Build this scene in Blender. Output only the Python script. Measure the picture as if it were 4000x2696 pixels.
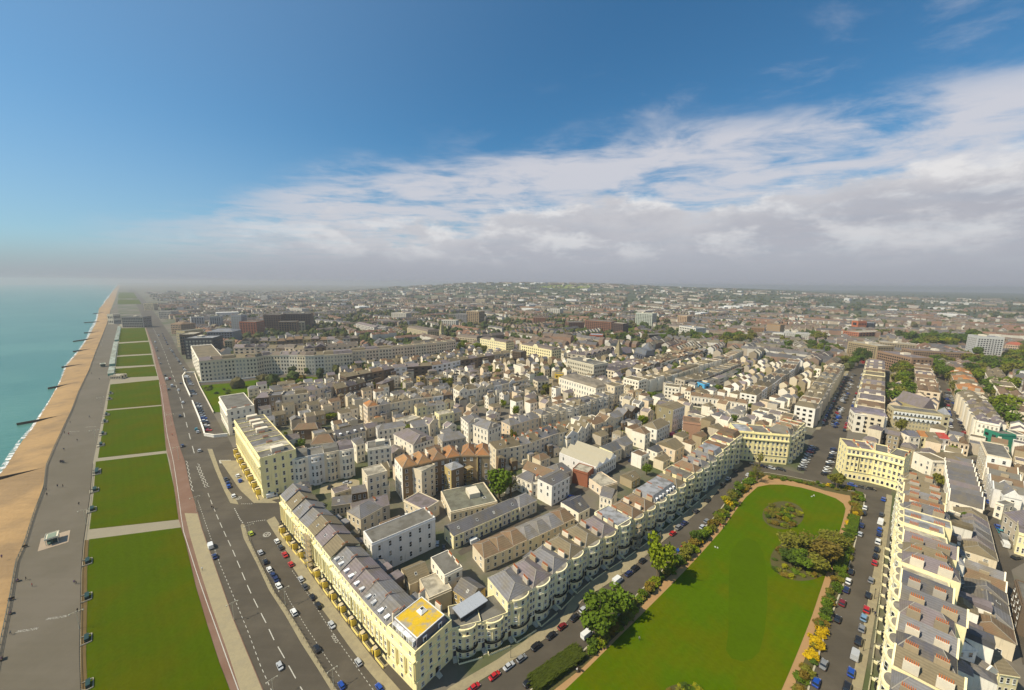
import bpy, bmesh, math, random
import numpy as np
from mathutils import Vector, Matrix
random.seed(7); RNG = np.random.default_rng(7)
for _o in list(bpy.data.objects): bpy.data.objects.remove(_o)
scene = bpy.context.scene
COL = scene.collection
R = math.radians
# ------------------------------------------------------------------ camera
FPX, IW, IH = 1500.0, 4000.0, 2696.0           # focal length and frame, in photograph pixels
CAMZ, PITCH, ROLL = 100.0, math.atan(239 / 1500.0), R(0.55)
_f = Vector((0, math.cos(PITCH), -math.sin(PITCH))); _u = Vector((0, math.sin(PITCH), math.cos(PITCH))); _r = Vector((1, 0, 0))
RT = _r * math.cos(ROLL) + _u * math.sin(ROLL); UP = _u * math.cos(ROLL) - _r * math.sin(ROLL); FW = _f
cam_d = bpy.data.cameras.new('camera'); cam = bpy.data.objects.new('camera', cam_d); COL.objects.link(cam)
cam_d.sensor_width = 36; cam_d.sensor_fit = 'HORIZONTAL'; cam_d.lens = 36 * FPX / IW; cam_d.clip_start = 1; cam_d.clip_end = 40000
cam.matrix_world = Matrix(((RT.x, UP.x, -FW.x, 0), (RT.y, UP.y, -FW.y, 0), (RT.z, UP.z, -FW.z, CAMZ), (0, 0, 0, 1)))
scene.camera = cam
# ------------------------------------------------------------------ light
SUN_AZ, SUN_EL = R(197), R(49)                   # azimuth counted from +X; shadows run to the right
S = Vector((math.cos(SUN_AZ) * math.cos(SUN_EL), math.sin(SUN_AZ) * math.cos(SUN_EL), math.sin(SUN_EL)))
sl = bpy.data.lights.new('sun', 'SUN'); sl.energy = 5.0; sl.angle = R(0.5); sl.color = (1.0, 0.89, 0.69)
so = bpy.data.objects.new('sun', sl); COL.objects.link(so); so.rotation_euler = (-S).to_track_quat('-Z', 'Y').to_euler(); so.location = (0, 0, 500)
vs = scene.view_settings; vs.view_transform = 'Standard'; vs.look = 'None'; vs.exposure = 0.18; vs.gamma = 1.0; vs.use_curve_mapping = False
cy = scene.cycles; cy.max_bounces = 6; cy.diffuse_bounces = 3; cy.glossy_bounces = 2; cy.transmission_bounces = 2; cy.transparent_max_bounces = 4; cy.volume_bounces = 1; cy.use_denoising = True
cy.use_adaptive_sampling = True; cy.adaptive_threshold = 0.02
# ------------------------------------------------------------------ sky
world = bpy.data.worlds.new('World'); scene.world = world; world.use_nodes = True
def NT(tree):
    n, l = tree.nodes, tree.links
    def node(t, ins=None, **kw):
        x = n.new(t)
        for k, v in kw.items(): setattr(x, k, v)
        for k, v in (ins or {}).items():
            if hasattr(v, 'is_linked') and hasattr(v, 'node'): l.new(v, x.inputs[k])
            else: x.inputs[k].default_value = v
        return x
    def math_(op, a, b=0.0, c=None, clamp=False):
        x = node('ShaderNodeMath', {0: a, 1: b}, operation=op, use_clamp=clamp)
        if c is not None: x.inputs[2].default_value = c
        return x.outputs[0]
    def mix(fac, a, b, mode='MIX'):
        x = node('ShaderNodeMix', data_type='RGBA', blend_type=mode)
        for sock, v in ((x.inputs[0], fac), (x.inputs[6], a), (x.inputs[7], b)):
            if hasattr(v, 'is_linked') and hasattr(v, 'node'): l.new(v, sock)
            else: sock.default_value = v if not isinstance(v, tuple) or len(v) == 4 else v + (1,)
        return x.outputs[2]
    def ramp(fac, a, b):       # smooth step from a to b
        x = node('ShaderNodeMapRange', {0: fac, 1: a, 2: b, 3: 0.0, 4: 1.0}, interpolation_type='SMOOTHSTEP'); return x.outputs[0]
    def noise(vec, scale, detail=4, rough=0.55, dist=0.0):
        x = node('ShaderNodeTexNoise', {'Scale': scale, 'Detail': detail, 'Roughness': rough, 'Distortion': dist})
        l.new(vec, x.inputs['Vector']); return x.outputs[0]
    return node, math_, mix, ramp, noise, l
def build_sky():
    t = world.node_tree; t.nodes.clear(); node, m, mix, ramp, noise, l = NT(t)
    sky = node('ShaderNodeTexSky', sky_type='NISHITA', sun_disc=False, sun_elevation=SUN_EL, sun_rotation=R(90) - SUN_AZ, altitude=50, air_density=1.0, dust_density=0.7, ozone_density=7.0)
    tc = node('ShaderNodeTexCoord').outputs['Generated']
    blue = mix(1.0, sky.outputs[0], (0.66, 1.12, 1.14, 1), 'MULTIPLY')
    glow = ramp(node('ShaderNodeVectorMath', {0: tc, 1: tuple(S)}, operation='DOT_PRODUCT').outputs['Value'], 0.05, 0.95)      # pale aureole on the sun's side
    blue = mix(m('MULTIPLY', glow, 0.20), blue, (5.6, 6.9, 8.0, 1))
    sep = node('ShaderNodeSeparateXYZ', {0: tc}); x, y, z = sep.outputs
    hz = m('MAXIMUM', z, 0.015)
    px, py = m('DIVIDE', x, m('ADD', hz, 0.03)), m('DIVIDE', y, m('ADD', hz, 0.03))
    # high cloud sheet lying in a plane: its near edge is a straight front
    pl = node('ShaderNodeCombineXYZ', {0: px, 1: py, 2: 0.0}).outputs[0]
    mp = node('ShaderNodeMapping', {'Vector': pl, 'Rotation': (0, 0, R(20)), 'Scale': (0.8, 1.1, 1)}).outputs[0]
    warp = node('ShaderNodeTexNoise', {'Scale': 0.9, 'Detail': 3.0}); l.new(pl, warp.inputs['Vector'])
    mp = node('ShaderNodeVectorMath', {0: mp, 1: node('ShaderNodeVectorMath', {0: warp.outputs['Color'], 'Scale': 0.55}, operation='SCALE').outputs[0]}, operation='ADD').outputs[0]
    n1 = noise(mp, 1.7, 10, 0.62, 0.25); n2 = noise(pl, 0.8, 5, 0.55, 0.3)
    front = m('ADD', py, m('MULTIPLY', px, 0.48))               # grows away from the front
    edge = ramp(m('ADD', front, m('MULTIPLY', m('SUBTRACT', n2, 0.5), 1.5)), 2.25, 3.3)
    cir = m('MULTIPLY', ramp(m('ADD', m('ADD', m('MULTIPLY', n1, 0.95), m('MULTIPLY', n2, 0.2)), m('MULTIPLY', edge, 0.13)), 0.50, 0.80), edge)
    thin = m('MULTIPLY', ramp(n1, 0.50, 0.80), m('MULTIPLY', ramp(m('ADD', front, m('MULTIPLY', px, 0.35)), 1.9, 2.6), 0.45))
    az = m('ARCTAN2', x, y)
    cir = m('MULTIPLY', m('MAXIMUM', cir, thin), ramp(az, -0.95, -0.40))
    # heaped cloud along the horizon
    cv = node('ShaderNodeCombineXYZ', {0: m('MULTIPLY', az, 1.0), 1: m('MULTIPLY', z, 2.2), 2: 0.3}).outputs[0]
    c1 = noise(cv, 3.2, 9, 0.58, 0.2); c2 = noise(cv, 11.0, 7, 0.6, 0.25)
    top = m('ADD', 0.15, m('MULTIPLY', m('ADD', az, 0.35), 0.075))    # bank rises to the right
    bill = m('ADD', m('MULTIPLY', m('SUBTRACT', c1, 0.5), 0.24), m('MULTIPLY', m('SUBTRACT', c2, 0.5), 0.06))
    rel = m('SUBTRACT', m('ADD', top, bill), z)
    cum = m('MULTIPLY', ramp(rel, 0.0, 0.035), ramp(m('ADD', az, m('MULTIPLY', z, -1.2)), -1.05, -0.35))
    rim = m('SUBTRACT', 1.0, ramp(rel, 0.0, 0.11))                      # sunlit tops
    puff = ramp(m('ADD', m('MULTIPLY', c2, 0.6), m('MULTIPLY', noise(node('ShaderNodeVectorMath', {0: cv, 1: (0.02, -0.03, 0)}, operation='ADD').outputs[0], 6.0, 8, 0.6), 0.55)), 0.52, 0.72)
    lit = m('MULTIPLY', m('ADD', m('MULTIPLY', rim, 0.5), m('MULTIPLY', puff, 0.75)), ramp(z, 0.02, 0.10), clamp=True)
    ccol = mix(lit, (4.2, 4.15, 4.65, 1), (8.4, 8.2, 8.1, 1))
    c0 = mix(m('MULTIPLY', cir, 0.88), blue, (6.6, 6.5, 6.9, 1))
    c0 = mix(m('MULTIPLY', cum, 0.92), c0, ccol)
    c0 = mix(m('MULTIPLY', m('SUBTRACT', 1.0, ramp(z, 0.0, 0.34)), 0.42), c0, (4.6, 5.0, 5.6, 1))
    hazeband = m('SUBTRACT', 1.0, ramp(z, -0.01, 0.085))
    c0 = mix(m('MULTIPLY', hazeband, 0.85), c0, (3.45, 3.65, 4.15, 1))
    bg = node('ShaderNodeBackground', {'Color': c0, 'Strength': 0.09}); out = node('ShaderNodeOutputWorld'); l.new(bg.outputs[0], out.inputs[0])
build_sky()
# ------------------------------------------------------------------ photograph pixel -> place on a level z
TILES = {'A': (0, 1050, 1.845), 'B': (1000, 1050, 1.845), 'C': (2000, 1050, 1.845), 'D': (2900, 1050, 1.845), 'E': (0, 1800, 1.75), 'F': (1000, 1800, 1.75),
         'G': (2000, 1800, 1.75), 'H': (2900, 1800, 1.75), 'J': (700, 1250, 3.1357), 'K': (1200, 1450, 3.1357), 'L': (1800, 1250, 3.1357), 'M': (1800, 1600, 3.1357),
         'N': (2400, 1300, 3.1357), 'O': (3300, 1300, 3.1357), '1': (1500, 2200, 3.161), '2': (1000, 1800, 3.161), '3': (1050, 2200, 3.161), '4': (2300, 1800, 3.161),
         '5': (3400, 2200, 3.162), '6': (3400, 1800, 3.162), 'S': (0, 0, 1.0), 'V': (0, 0, 1 / 1.7196)}
def src(t, x, y):
    a, b, s = TILES[t]; return a + x / s, b + y / s
def G(t, x, y, z=0.0):
    px, py = src(t, x, y)
    d = FW * FPX + RT * (px - IW / 2) - UP * (py - IH / 2)
    k = (z - CAMZ) / min(d.z, -2.0)
    return Vector((d.x * k, d.y * k, z))
def GL(t, pts, z=0.0): return [G(t, a, b, z) for a, b in pts]
def proj(p):
    d = Vector(p) - Vector((0, 0, CAMZ)); w = d.dot(FW); return IW / 2 + FPX * d.dot(RT) / w, IH / 2 - FPX * d.dot(UP) / w
def height_between(t, x, ybase, ytop):
    g = G(t, x, ybase); py = src(t, x, ytop)[1]; lo, hi = 0.0, 90.0
    for _ in range(30):
        mid = (lo + hi) / 2
        if proj((g.x, g.y, mid))[1] > py: lo = mid
        else: hi = mid
    return lo
# ------------------------------------------------------------------ materials
MATS = {}
def mat(name, col=None, rough=0.85, var=0.18, scale=0.25, fine=0.10, fscale=2.5, spec=0.25, metal=0.0, tint=None, tscale=0.06, tamt=0.5, bump=0.0, streak=0.0, rnd=0.0, drag=None, course=0.0, mow=None):
    """colour (None = the object's own colour) with broad and fine mottling in world space, optional second tint in patches"""
    if name in MATS: return MATS[name]
    M = bpy.data.materials.new(name); M.use_nodes = True; t = M.node_tree; t.nodes.clear()
    node, m, mix, ramp, noise, l = NT(t)
    pos = node('ShaderNodeNewGeometry').outputs['Position']
    oi = node('ShaderNodeObjectInfo')
    c = oi.outputs['Color'] if col is None else (col + (1,))
    if tint: c = mix(m('MULTIPLY', ramp(noise(pos, tscale, 5, 0.6), 0.42, 0.62), tamt), c, tint + (1,))
    f = m('ADD', 1 - var / 1, m('MULTIPLY', noise(pos, scale, 5, 0.6), 2 * var))
    f = m('MULTIPLY', f, m('ADD', 1 - fine, m('MULTIPLY', noise(pos, fscale, 3, 0.6), 2 * fine)))
    if streak:
        sp = node('ShaderNodeMapping', {'Vector': pos, 'Scale': (1.6, 1.6, 0.12)}).outputs[0]
        f = m('MULTIPLY', f, m('SUBTRACT', 1.0, m('MULTIPLY', ramp(noise(sp, 1.0, 4, 0.65), 0.5, 0.8), streak)))
    if drag:      # wear drawn out along a direction (degrees), strength
        dp = node('ShaderNodeMapping', {'Vector': pos, 'Rotation': (0, 0, -R(drag[0])), 'Scale': (0.012, 0.55, 1)}).outputs[0]
        f = m('MULTIPLY', f, m('ADD', 1 - drag[1], m('MULTIPLY', noise(dp, 1.0, 5, 0.65), 2 * drag[1])))
    if mow:       # faint mowing swathes
        w_ = node('ShaderNodeTexWave', {'Vector': node('ShaderNodeMapping', {'Vector': pos, 'Rotation': (0, 0, -R(mow[0]))}).outputs[0], 'Scale': mow[1], 'Distortion': 1.2, 'Detail': 2.0, 'Detail Scale': 0.6}, bands_direction='Y').outputs[1]
        f = m('MULTIPLY', f, m('ADD', 1 - mow[2], m('MULTIPLY', w_, 2 * mow[2])))
    if course:    # courses of slates
        z_ = node('ShaderNodeSeparateXYZ', {0: pos}).outputs[2]; f = m('MULTIPLY', f, m('ADD', 1.0, m('MULTIPLY', m('SINE', m('MULTIPLY', z_, 17.0)), course)))
    if rnd: f = m('MULTIPLY', f, m('ADD', 1 - rnd, m('MULTIPLY', oi.outputs['Random'], 2 * rnd)))
    g = node('ShaderNodeCombineColor', {0: f, 1: f, 2: f}).outputs[0]
    c = mix(1.0, c, g, 'MULTIPLY')
    bs = node('ShaderNodeBsdfPrincipled', {'Roughness': rough, 'Metallic': metal, 'Specular IOR Level': spec}); 
    l.new(c, bs.inputs['Base Color'])
    if bump:
        b = node('ShaderNodeBump', {'Strength': bump, 'Distance': 0.3}); l.new(noise(pos, fscale, 4), b.inputs['Height']); l.new(b.outputs[0], bs.inputs['Normal'])
    out = node('ShaderNodeOutputMaterial'); l.new(bs.outputs[0], out.inputs[0]); MATS[name] = M; return M
stucco = mat('stucco', None, 0.9, 0.10, 0.35, 0.05, 2.0, streak=0.30)
brickw = mat('brickwork', None, 0.95, 0.14, 0.4, 0.12, 3.0, streak=0.12)
slate = mat('roof_slate', None, 0.8, 0.22, 0.5, 0.16, 2.2, tint=(0.17, 0.14, 0.085), tscale=0.22, tamt=0.5, bump=0.25, course=0.10, drag=(129, 0.12))
flatroof = mat('roof_felt', None, 0.9, 0.25, 0.3, 0.14, 1.6, tint=(0.09, 0.08, 0.06), tscale=0.25, tamt=0.6)
def tiled_roof_courses(): pass
lichen = mat('lichened_lead', (0.62, 0.40, 0.02), 0.9, 0.15, 0.5, 0.12, 2.0, tint=(0.33, 0.30, 0.24), tscale=0.33, tamt=0.95)
whitep = mat('white_paint', (0.78, 0.78, 0.74), 0.6, 0.05, 0.5, 0.03)
darkm = mat('dark_ironwork', (0.025, 0.026, 0.024), 0.6, 0.1, 1.0, 0.1)
potm = mat('terracotta', (0.50, 0.16, 0.055), 0.9, 0.2, 1.5, 0.15, 4.0)
doorm = mat('door_paint', None, 0.5, 0.05, 1.0, 0.04)
def glass_mat():
    M = bpy.data.materials.new('window_glass'); M.use_nodes = True; t = M.node_tree; t.nodes.clear(); node, m, mix, ramp, noise, l = NT(t)
    oi = node('ShaderNodeObjectInfo')
    c = mix(ramp(oi.outputs['Random'], 0.72, 0.80), (0.022, 0.022, 0.024, 1), (0.30, 0.28, 0.23, 1))
    bs = node('ShaderNodeBsdfPrincipled', {'Roughness': 0.12, 'Specular IOR Level': 0.6}); l.new(c, bs.inputs['Base Color'])
    out = node('ShaderNodeOutputMaterial'); l.new(bs.outputs[0], out.inputs[0]); return M
glassm = glass_mat()
asphalt = mat('asphalt', (0.076, 0.064, 0.047), 0.9, 0.12, 0.12, 0.08, 1.5, tint=(0.104, 0.088, 0.065), tscale=0.05, tamt=0.8, drag=(136, 0.16))
promm = mat('promenade_asphalt', (0.122, 0.104, 0.073), 0.9, 0.07, 0.05, 0.06, 0.8, tint=(0.146, 0.124, 0.092), tscale=0.03, tamt=0.8, drag=(137, 0.10))
pavem = mat('paving_slabs', (0.30, 0.255, 0.155), 0.9, 0.14, 0.3, 0.14, 2.0, tint=(0.24, 0.20, 0.13), tscale=0.4, tamt=0.6)
pavel = mat('pale_paving', (0.33, 0.275, 0.165), 0.9, 0.14, 0.35, 0.14, 1.6, tint=(0.26, 0.22, 0.14), tscale=0.35, tamt=0.6)
redm = mat('red_brick_paving', (0.185, 0.105, 0.070), 0.9, 0.12, 0.15, 0.10, 1.6, tint=(0.22, 0.14, 0.10), tscale=0.08, tamt=0.6)
gravelm = mat('sandy_path', (0.36, 0.215, 0.095), 0.95, 0.10, 0.2, 0.10, 1.8)
sandm = mat('shingle', (0.37, 0.235, 0.105), 0.95, 0.14, 0.05, 0.12, 0.6, tint=(0.24, 0.160, 0.082), tscale=0.035, tamt=0.8, bump=0.8, drag=(134, 0.22))
linem = mat('road_paint', (0.46, 0.44, 0.38), 0.8, 0.15, 0.8, 0.2, 3.0)
timberm = mat('groyne_timber', (0.075, 0.056, 0.036), 0.95, 0.2, 0.6, 0.2)
grassm = mat('lawn_grass', (0.056, 0.086, 0.0002), 1.0, 0.12, 0.06, 0.16, 0.9, spec=0.0, tint=(0.078, 0.082, 0.0003), tscale=0.045, tamt=0.7, bump=0.5, mow=(136, 0.10, 0.022))
grassg = mat('garden_grass', (0.064, 0.112, 0.0002), 1.0, 0.11, 0.07, 0.14, 0.9, spec=0.0, tint=(0.088, 0.105, 0.0003), tscale=0.05, tamt=0.9, bump=0.5, mow=(40, 0.12, 0.022))
grassd = mat('longer_grass', (0.060, 0.102, 0.0003), 1.0, 0.16, 0.09, 0.12, 0.8, spec=0.0)
landm = mat('town_ground', (0.155, 0.135, 0.105), 0.95, 0.2, 0.08, 0.12, 0.9, tint=(0.060, 0.080, 0.022), tscale=0.02, tamt=0.85)
hillm = mat('hill_grass', (0.085, 0.095, 0.045), 0.95, 0.2, 0.004, 0.2, 0.02, tint=(0.045, 0.060, 0.03), tscale=0.006, tamt=0.9)
soilm = mat('flower_bed_soil', (0.085, 0.075, 0.025), 0.95, 0.2, 0.4, 0.2)
leafm = mat('foliage', None, 0.75, 0.16, 0.35, 0.18, 1.4, spec=0.12)
barkm = mat('bark', (0.13, 0.10, 0.06), 0.95, 0.2, 1.0, 0.2)
tyrem = mat('tyre', (0.018, 0.018, 0.018), 0.9, 0.1); lampm = mat('lamp_lens', (0.7, 0.7, 0.66), 0.3, 0.02); tailm = mat('tail_light', (0.35, 0.02, 0.015), 0.4, 0.02)
carglass = mat('car_glass', (0.012, 0.014, 0.017), 0.08, 0.02, spec=0.7)
skinm = mat('skin', (0.45, 0.27, 0.18), 0.7, 0.05); trousm = mat('trousers', (0.035, 0.04, 0.055), 0.9, 0.1); clothm = mat('clothes', None, 0.9, 0.05); hairm = mat('hair', (0.05, 0.03, 0.02), 0.8, 0.05)
def paint_mat():
    M = bpy.data.materials.new('car_paint'); M.use_nodes = True; t = M.node_tree; t.nodes.clear(); node, m, mix, ramp, noise, l = NT(t)
    bs = node('ShaderNodeBsdfPrincipled', {'Roughness': 0.35, 'Coat Weight': 0.6, 'Coat Roughness': 0.08}); l.new(node('ShaderNodeObjectInfo').outputs['Color'], bs.inputs['Base Color'])
    out = node('ShaderNodeOutputMaterial'); l.new(bs.outputs[0], out.inputs[0]); return M
paintm = paint_mat()
# ------------------------------------------------------------------ mesh kit (unit shapes shared by many objects)
def mesh_from(name, verts, faces, mats, fm=None, smooth=False):
    me = bpy.data.meshes.new(name); me.from_pydata([tuple(v) for v in verts], [], faces)
    for m_ in mats: me.materials.append(m_)
    if fm: me.polygons.foreach_set('material_index', fm)
    if smooth: me.polygons.foreach_set('use_smooth', [True] * len(me.polygons))
    me.update(); return me
KIT = {}
def kit(key, fn):
    if key not in KIT: KIT[key] = fn()
    return KIT[key]
BOXF = [(0, 3, 2, 1), (4, 5, 6, 7), (0, 1, 5, 4), (1, 2, 6, 5), (2, 3, 7, 6), (3, 0, 4, 7)]
def boxv(x0, x1, y0, y1, z0, z1): return [(x0, y0, z0), (x1, y0, z0), (x1, y1, z0), (x0, y1, z0), (x0, y0, z1), (x1, y0, z1), (x1, y1, z1), (x0, y1, z1)]
class MB:
    def __init__(s): s.v = []; s.f = []; s.m = []
    def add(s, v, f, m=0):
        o = len(s.v); s.v += list(v); s.f += [tuple(i + o for i in q) for q in f]; s.m += [m] * len(f)
    def box(s, x0, x1, y0, y1, z0, z1, m=0): s.add(boxv(x0, x1, y0, y1, z0, z1), BOXF, m)
    def tube(s, p, q, r0, r1=None, n=6, m=0, cap=True):
        r1 = r0 if r1 is None else r1; p, q = Vector(p), Vector(q); d = (q - p).normalized()
        a = d.orthogonal().normalized(); b = d.cross(a); v = []
        for k in range(n):
            t = 2 * math.pi * k / n; e = a * math.cos(t) + b * math.sin(t); v.append(p + e * r0)
        for k in range(n):
            t = 2 * math.pi * k / n; e = a * math.cos(t) + b * math.sin(t); v.append(q + e * r1)
        f = [(k, (k + 1) % n, n + (k + 1) % n, n + k) for k in range(n)]
        if cap: f += [tuple(range(n - 1, -1, -1)), tuple(range(n, 2 * n))]
        s.add(v, f, m)
    def mesh(s, name, mats, smooth=False): return mesh_from(name, s.v, s.f, mats, s.m, smooth)
def box_mesh(m_): return kit(('box', m_.name), lambda: mesh_from('block', boxv(-.5, .5, -.5, .5, 0, 1), BOXF, [m_]))
def gable_mesh(m_, e):  # ridge along x
    return kit(('gable', m_.name, e.name), lambda: mesh_from('gable', [(-.5, -.5, 0), (.5, -.5, 0), (.5, .5, 0), (-.5, .5, 0), (-.5, 0, 1), (.5, 0, 1)], [(0, 1, 5, 4), (2, 3, 4, 5), (1, 2, 5), (3, 0, 4), (3, 2, 1, 0)], [m_, e], [0, 0, 1, 1, 0]))
def hip_mesh(m_, r=0.22):
    return kit(('hip', m_.name, r), lambda: mesh_from('hip', [(-.5, -.5, 0), (.5, -.5, 0), (.5, .5, 0), (-.5, .5, 0), (-r, 0, 1), (r, 0, 1)], [(0, 1, 5, 4), (2, 3, 4, 5), (1, 2, 5), (3, 0, 4), (3, 2, 1, 0)], [m_]))
def mansard_mesh(m_, top, i=0.36):
    return kit(('mans', m_.name, top.name, i), lambda: mesh_from('mansard', [(-.5, -.5, 0), (.5, -.5, 0), (.5, .5, 0), (-.5, .5, 0), (-.47, -i, 1), (.47, -i, 1), (.47, i, 1), (-.47, i, 1)], BOXF, [m_, top], [0, 1, 0, 0, 0, 0]))
def butterfly_mesh(m_, e):
    return kit(('butt', m_.name, e.name), lambda: mesh_from('valley', [(-.5, -.5, 0), (.5, -.5, 0), (.5, .5, 0), (-.5, .5, 0), (-.5, -.5, .9), (.5, -.5, .9), (.5, .5, .9), (-.5, .5, .9), (-.5, 0, .15), (.5, 0, .15)], [(4, 8, 9, 5), (8, 7, 6, 9), (0, 1, 5, 4), (2, 3, 7, 6), (1, 2, 6, 9, 5), (3, 0, 4, 8, 7)], [m_, e], [0, 0, 1, 1, 1, 1]))
def ridge_mesh(kind, r=.22):
    def f():
        b = MB(); t = .012
        if kind == 'gable': E = [((-.5, 0, 1), (.5, 0, 1))]
        else: E = [((-r, 0, 1), (r, 0, 1)), ((-.5, -.5, 0), (-r, 0, 1)), ((.5, -.5, 0), (r, 0, 1)), ((.5, .5, 0), (r, 0, 1)), ((-.5, .5, 0), (-r, 0, 1))]
        for a, c in E: b.tube((a[0], a[1], a[2] + .01), (c[0], c[1], c[2] + .01), t, t, 4)
        return b.mesh('ridge', [mat('ridge_lead', (.30, .275, .23), .8, .15, .8)])
    return kit(('ridge', kind, r), f)
def bow_mesh(m_, seg=12, y=1.0):
    def f():
        v = []; n = seg + 1
        for z in (0, 1):
            for k in range(n):
                a = math.pi * k / seg; v.append((-.5 * math.cos(a), -y * math.sin(a), z))
        fs = [(k, k + 1, n + k + 1, n + k) for k in range(seg)] + [tuple(range(n, 2 * n)), tuple(range(n - 1, -1, -1)), (n - 1, 0, n, 2 * n - 1)]
        return mesh_from('bow', v, fs, [m_])
    return kit(('bow', m_.name, seg), f)
def rail_mesh(m_, bow=True, seg=12):
    """curved or straight balcony: slab, top rail and bars"""
    def f():
        b = MB()
        if bow:
            P = [(-.5 * math.cos(math.pi * k / seg), -math.sin(math.pi * k / seg)) for k in range(seg + 1)]
        else: P = [(-.5, 0), (-.5, -1), (.5, -1), (.5, 0)]
        for (x0, y0), (x1, y1) in zip(P, P[1:]):
            b.tube((x0, y0, 1), (x1, y1, 1), .05, n=4); b.tube((x0, y0, .15), (x1, y1, .15), .035, n=4)
            n = 3 if bow else (14 if abs(x1 - x0) > .3 else 4)
            for k in range(n): t = k / n; b.tube((x0 + (x1 - x0) * t, y0 + (y1 - y0) * t, 0), (x0 + (x1 - x0) * t, y0 + (y1 - y0) * t, 1), .012, n=3, cap=False)
        o = len(b.v); b.v += [(x, y, 0) for x, y in P] + [(x, y, .14) for x, y in P]; n = len(P)
        b.f += [tuple(range(o + n - 1, o - 1, -1)), tuple(range(o + n, o + 2 * n))] + [(o + k, o + k + 1, o + n + k + 1, o + n + k) for k in range(n - 1)]; b.m += [0] * (n + 1)
        return b.mesh('balcony', [m_])
    return kit(('rail', m_.name, bow), f)
def window_mesh(arch=False, bars=True):
    def f():
        b = MB(); t = .10
        if not arch:
            b.box(-.5, .5, -.05, 0, 0, 1, 0)
            b.add([(-.5 + t, -.065, .05), (.5 - t, -.065, .05), (.5 - t, -.065, .95), (-.5 + t, -.065, .95)], [(0, 1, 2, 3)], 1)
            if bars: b.box(-.5 + t, .5 - t, -.085, -.06, .47, .52, 0)
            b.box(-.58, .58, -.16, 0, -.05, 0, 0)
        else:
            P = [(-.5, 0), (.5, 0), (.5, .7)] + [(.5 * math.cos(a), .7 + .3 * math.sin(a)) for a in [math.pi * k / 6 for k in range(1, 6)]] + [(-.5, .7)]
            n = len(P); b.add([(x, 0, z) for x, z in P] + [(x, -.05, z) for x, z in P], [tuple(range(n, 2 * n))] + [(k, (k + 1) % n, n + (k + 1) % n, n + k) for k in range(n)], 0)
            b.add([(x * .8, -.065, .04 + z * .92) for x, z in P], [tuple(range(n))], 1)
        return b.mesh('window', [whitep, glassm])
    return kit(('win', arch, bars), f)
def grid_mesh(c, r, fw=.5, fh=.55):
    """regular grid of small windows for a facade too far off to pick them apart"""
    def f():
        b = MB()
        for j in range(r):
            for i in range(c):
                x = -.5 + (i + .5) / c; z = (j + .5) / r; w = fw / c / 2; h = fh / r / 2
                b.add([(x - w, -.04, z - h), (x + w, -.04, z - h), (x + w, -.04, z + h), (x - w, -.04, z + h)], [(0, 1, 2, 3)], 0)
        return b.mesh('window_grid', [glassm])
    return kit(('grid', c, r, fw, fh), f)
def pots_mesh(n):
    def f():
        b = MB()
        for k in range(n):
            x = -.5 + (k + .5) / n; b.tube((x, 0, 0), (x, 0, 1), .3 / n * 1.15, .26 / n, 6)
        return b.mesh('pot_row', [potm])
    return kit(('pots', n), f)
def dormer_mesh():
    def f():
        b = MB(); b.box(-.5, .5, 0, 1, 0, .8, 0); b.add([(-.6, -.06, .8), (.6, -.06, .8), (.6, 1, .8), (-.6, 1, .8), (-.6, -.06, .9), (.6, -.06, .9), (.6, 1, .9), (-.6, 1, .9)], BOXF, 1)
        b.add([(-.34, -.02, .1), (.34, -.02, .1), (.34, -.02, .72), (-.34, -.02, .72)], [(0, 1, 2, 3)], 2); return b.mesh('dormer', [whitep, flatroof, glassm])
    return kit('dormer', f)
def rooflight_mesh():
    def f():
        b = MB(); b.box(-.5, .5, -.5, .5, 0, .08, 0); b.add([(-.4, -.4, .09), (.4, -.4, .09), (.4, .4, .09), (-.4, .4, .09)], [(0, 1, 2, 3)], 1); return b.mesh('rooflight', [whitep, glassm])
    return kit('rooflight', f)
def col_mesh(m_):
    def f():
        b = MB(); b.tube((0, 0, .04), (0, 0, .95), .40, .34, 10); b.box(-.5, .5, -.5, .5, 0, .04); b.box(-.5, .5, -.5, .5, .95, 1); return b.mesh('column', [m_])
    return kit(('col', m_.name), f)
def cyl_mesh(m_, n=8): 
    def f():
        b = MB(); b.tube((0, 0, 0), (0, 0, 1), .5, .5, n); return b.mesh('cyl', [m_])
    return kit(('cyl', m_.name, n), f)
def steps_mesh():
    def f():
        b = MB()
        for k in range(5): b.box(-.5, .5, -1 + k * .2, 0, k * .2, k * .2 + .2)
        return b.mesh('steps', [mat('step_stone', (0.5, 0.47, 0.38), .9)])
    return kit('steps', f)
# ------------------------------------------------------------------ object helpers
def link(name, data, parent=None, loc=(0, 0, 0), scale=(1, 1, 1), rz=0.0, col=None):
    o = bpy.data.objects.new(name, data); COL.objects.link(o)
    if parent is not None: o.parent = parent
    o.location = loc; o.scale = scale
    if rz: o.rotation_euler = (0, 0, rz)
    if col: o.color = (col[0], col[1], col[2], 1)
    return o
LABELS = {}
def tag(o, label, cat, group=None):
    o['label'] = label; o['category'] = cat
    if group: o['group'] = group
    LABELS.setdefault(label, []).append(o); return o
def struct(name, me, kind='structure'):
    o = link(name, me); o['kind'] = kind; return o
ORD = 'first second third fourth fifth sixth seventh eighth ninth tenth eleventh twelfth thirteenth fourteenth fifteenth sixteenth seventeenth eighteenth nineteenth twentieth'.split()
def ordn(i):
    if i < 20: return ORD[i]
    tens = ['twenty', 'thirty', 'forty', 'fifty', 'sixty', 'seventy', 'eighty', 'ninety'][(i + 1) // 10 - 2]; u = (i + 1) % 10
    return tens + '-' + ORD[u - 1] if u else tens[:-1] + 'ieth'
def jit(c, a=0.06):
    k = 1 + random.uniform(-a, a); return tuple(max(0.0, x * k) for x in c)
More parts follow.
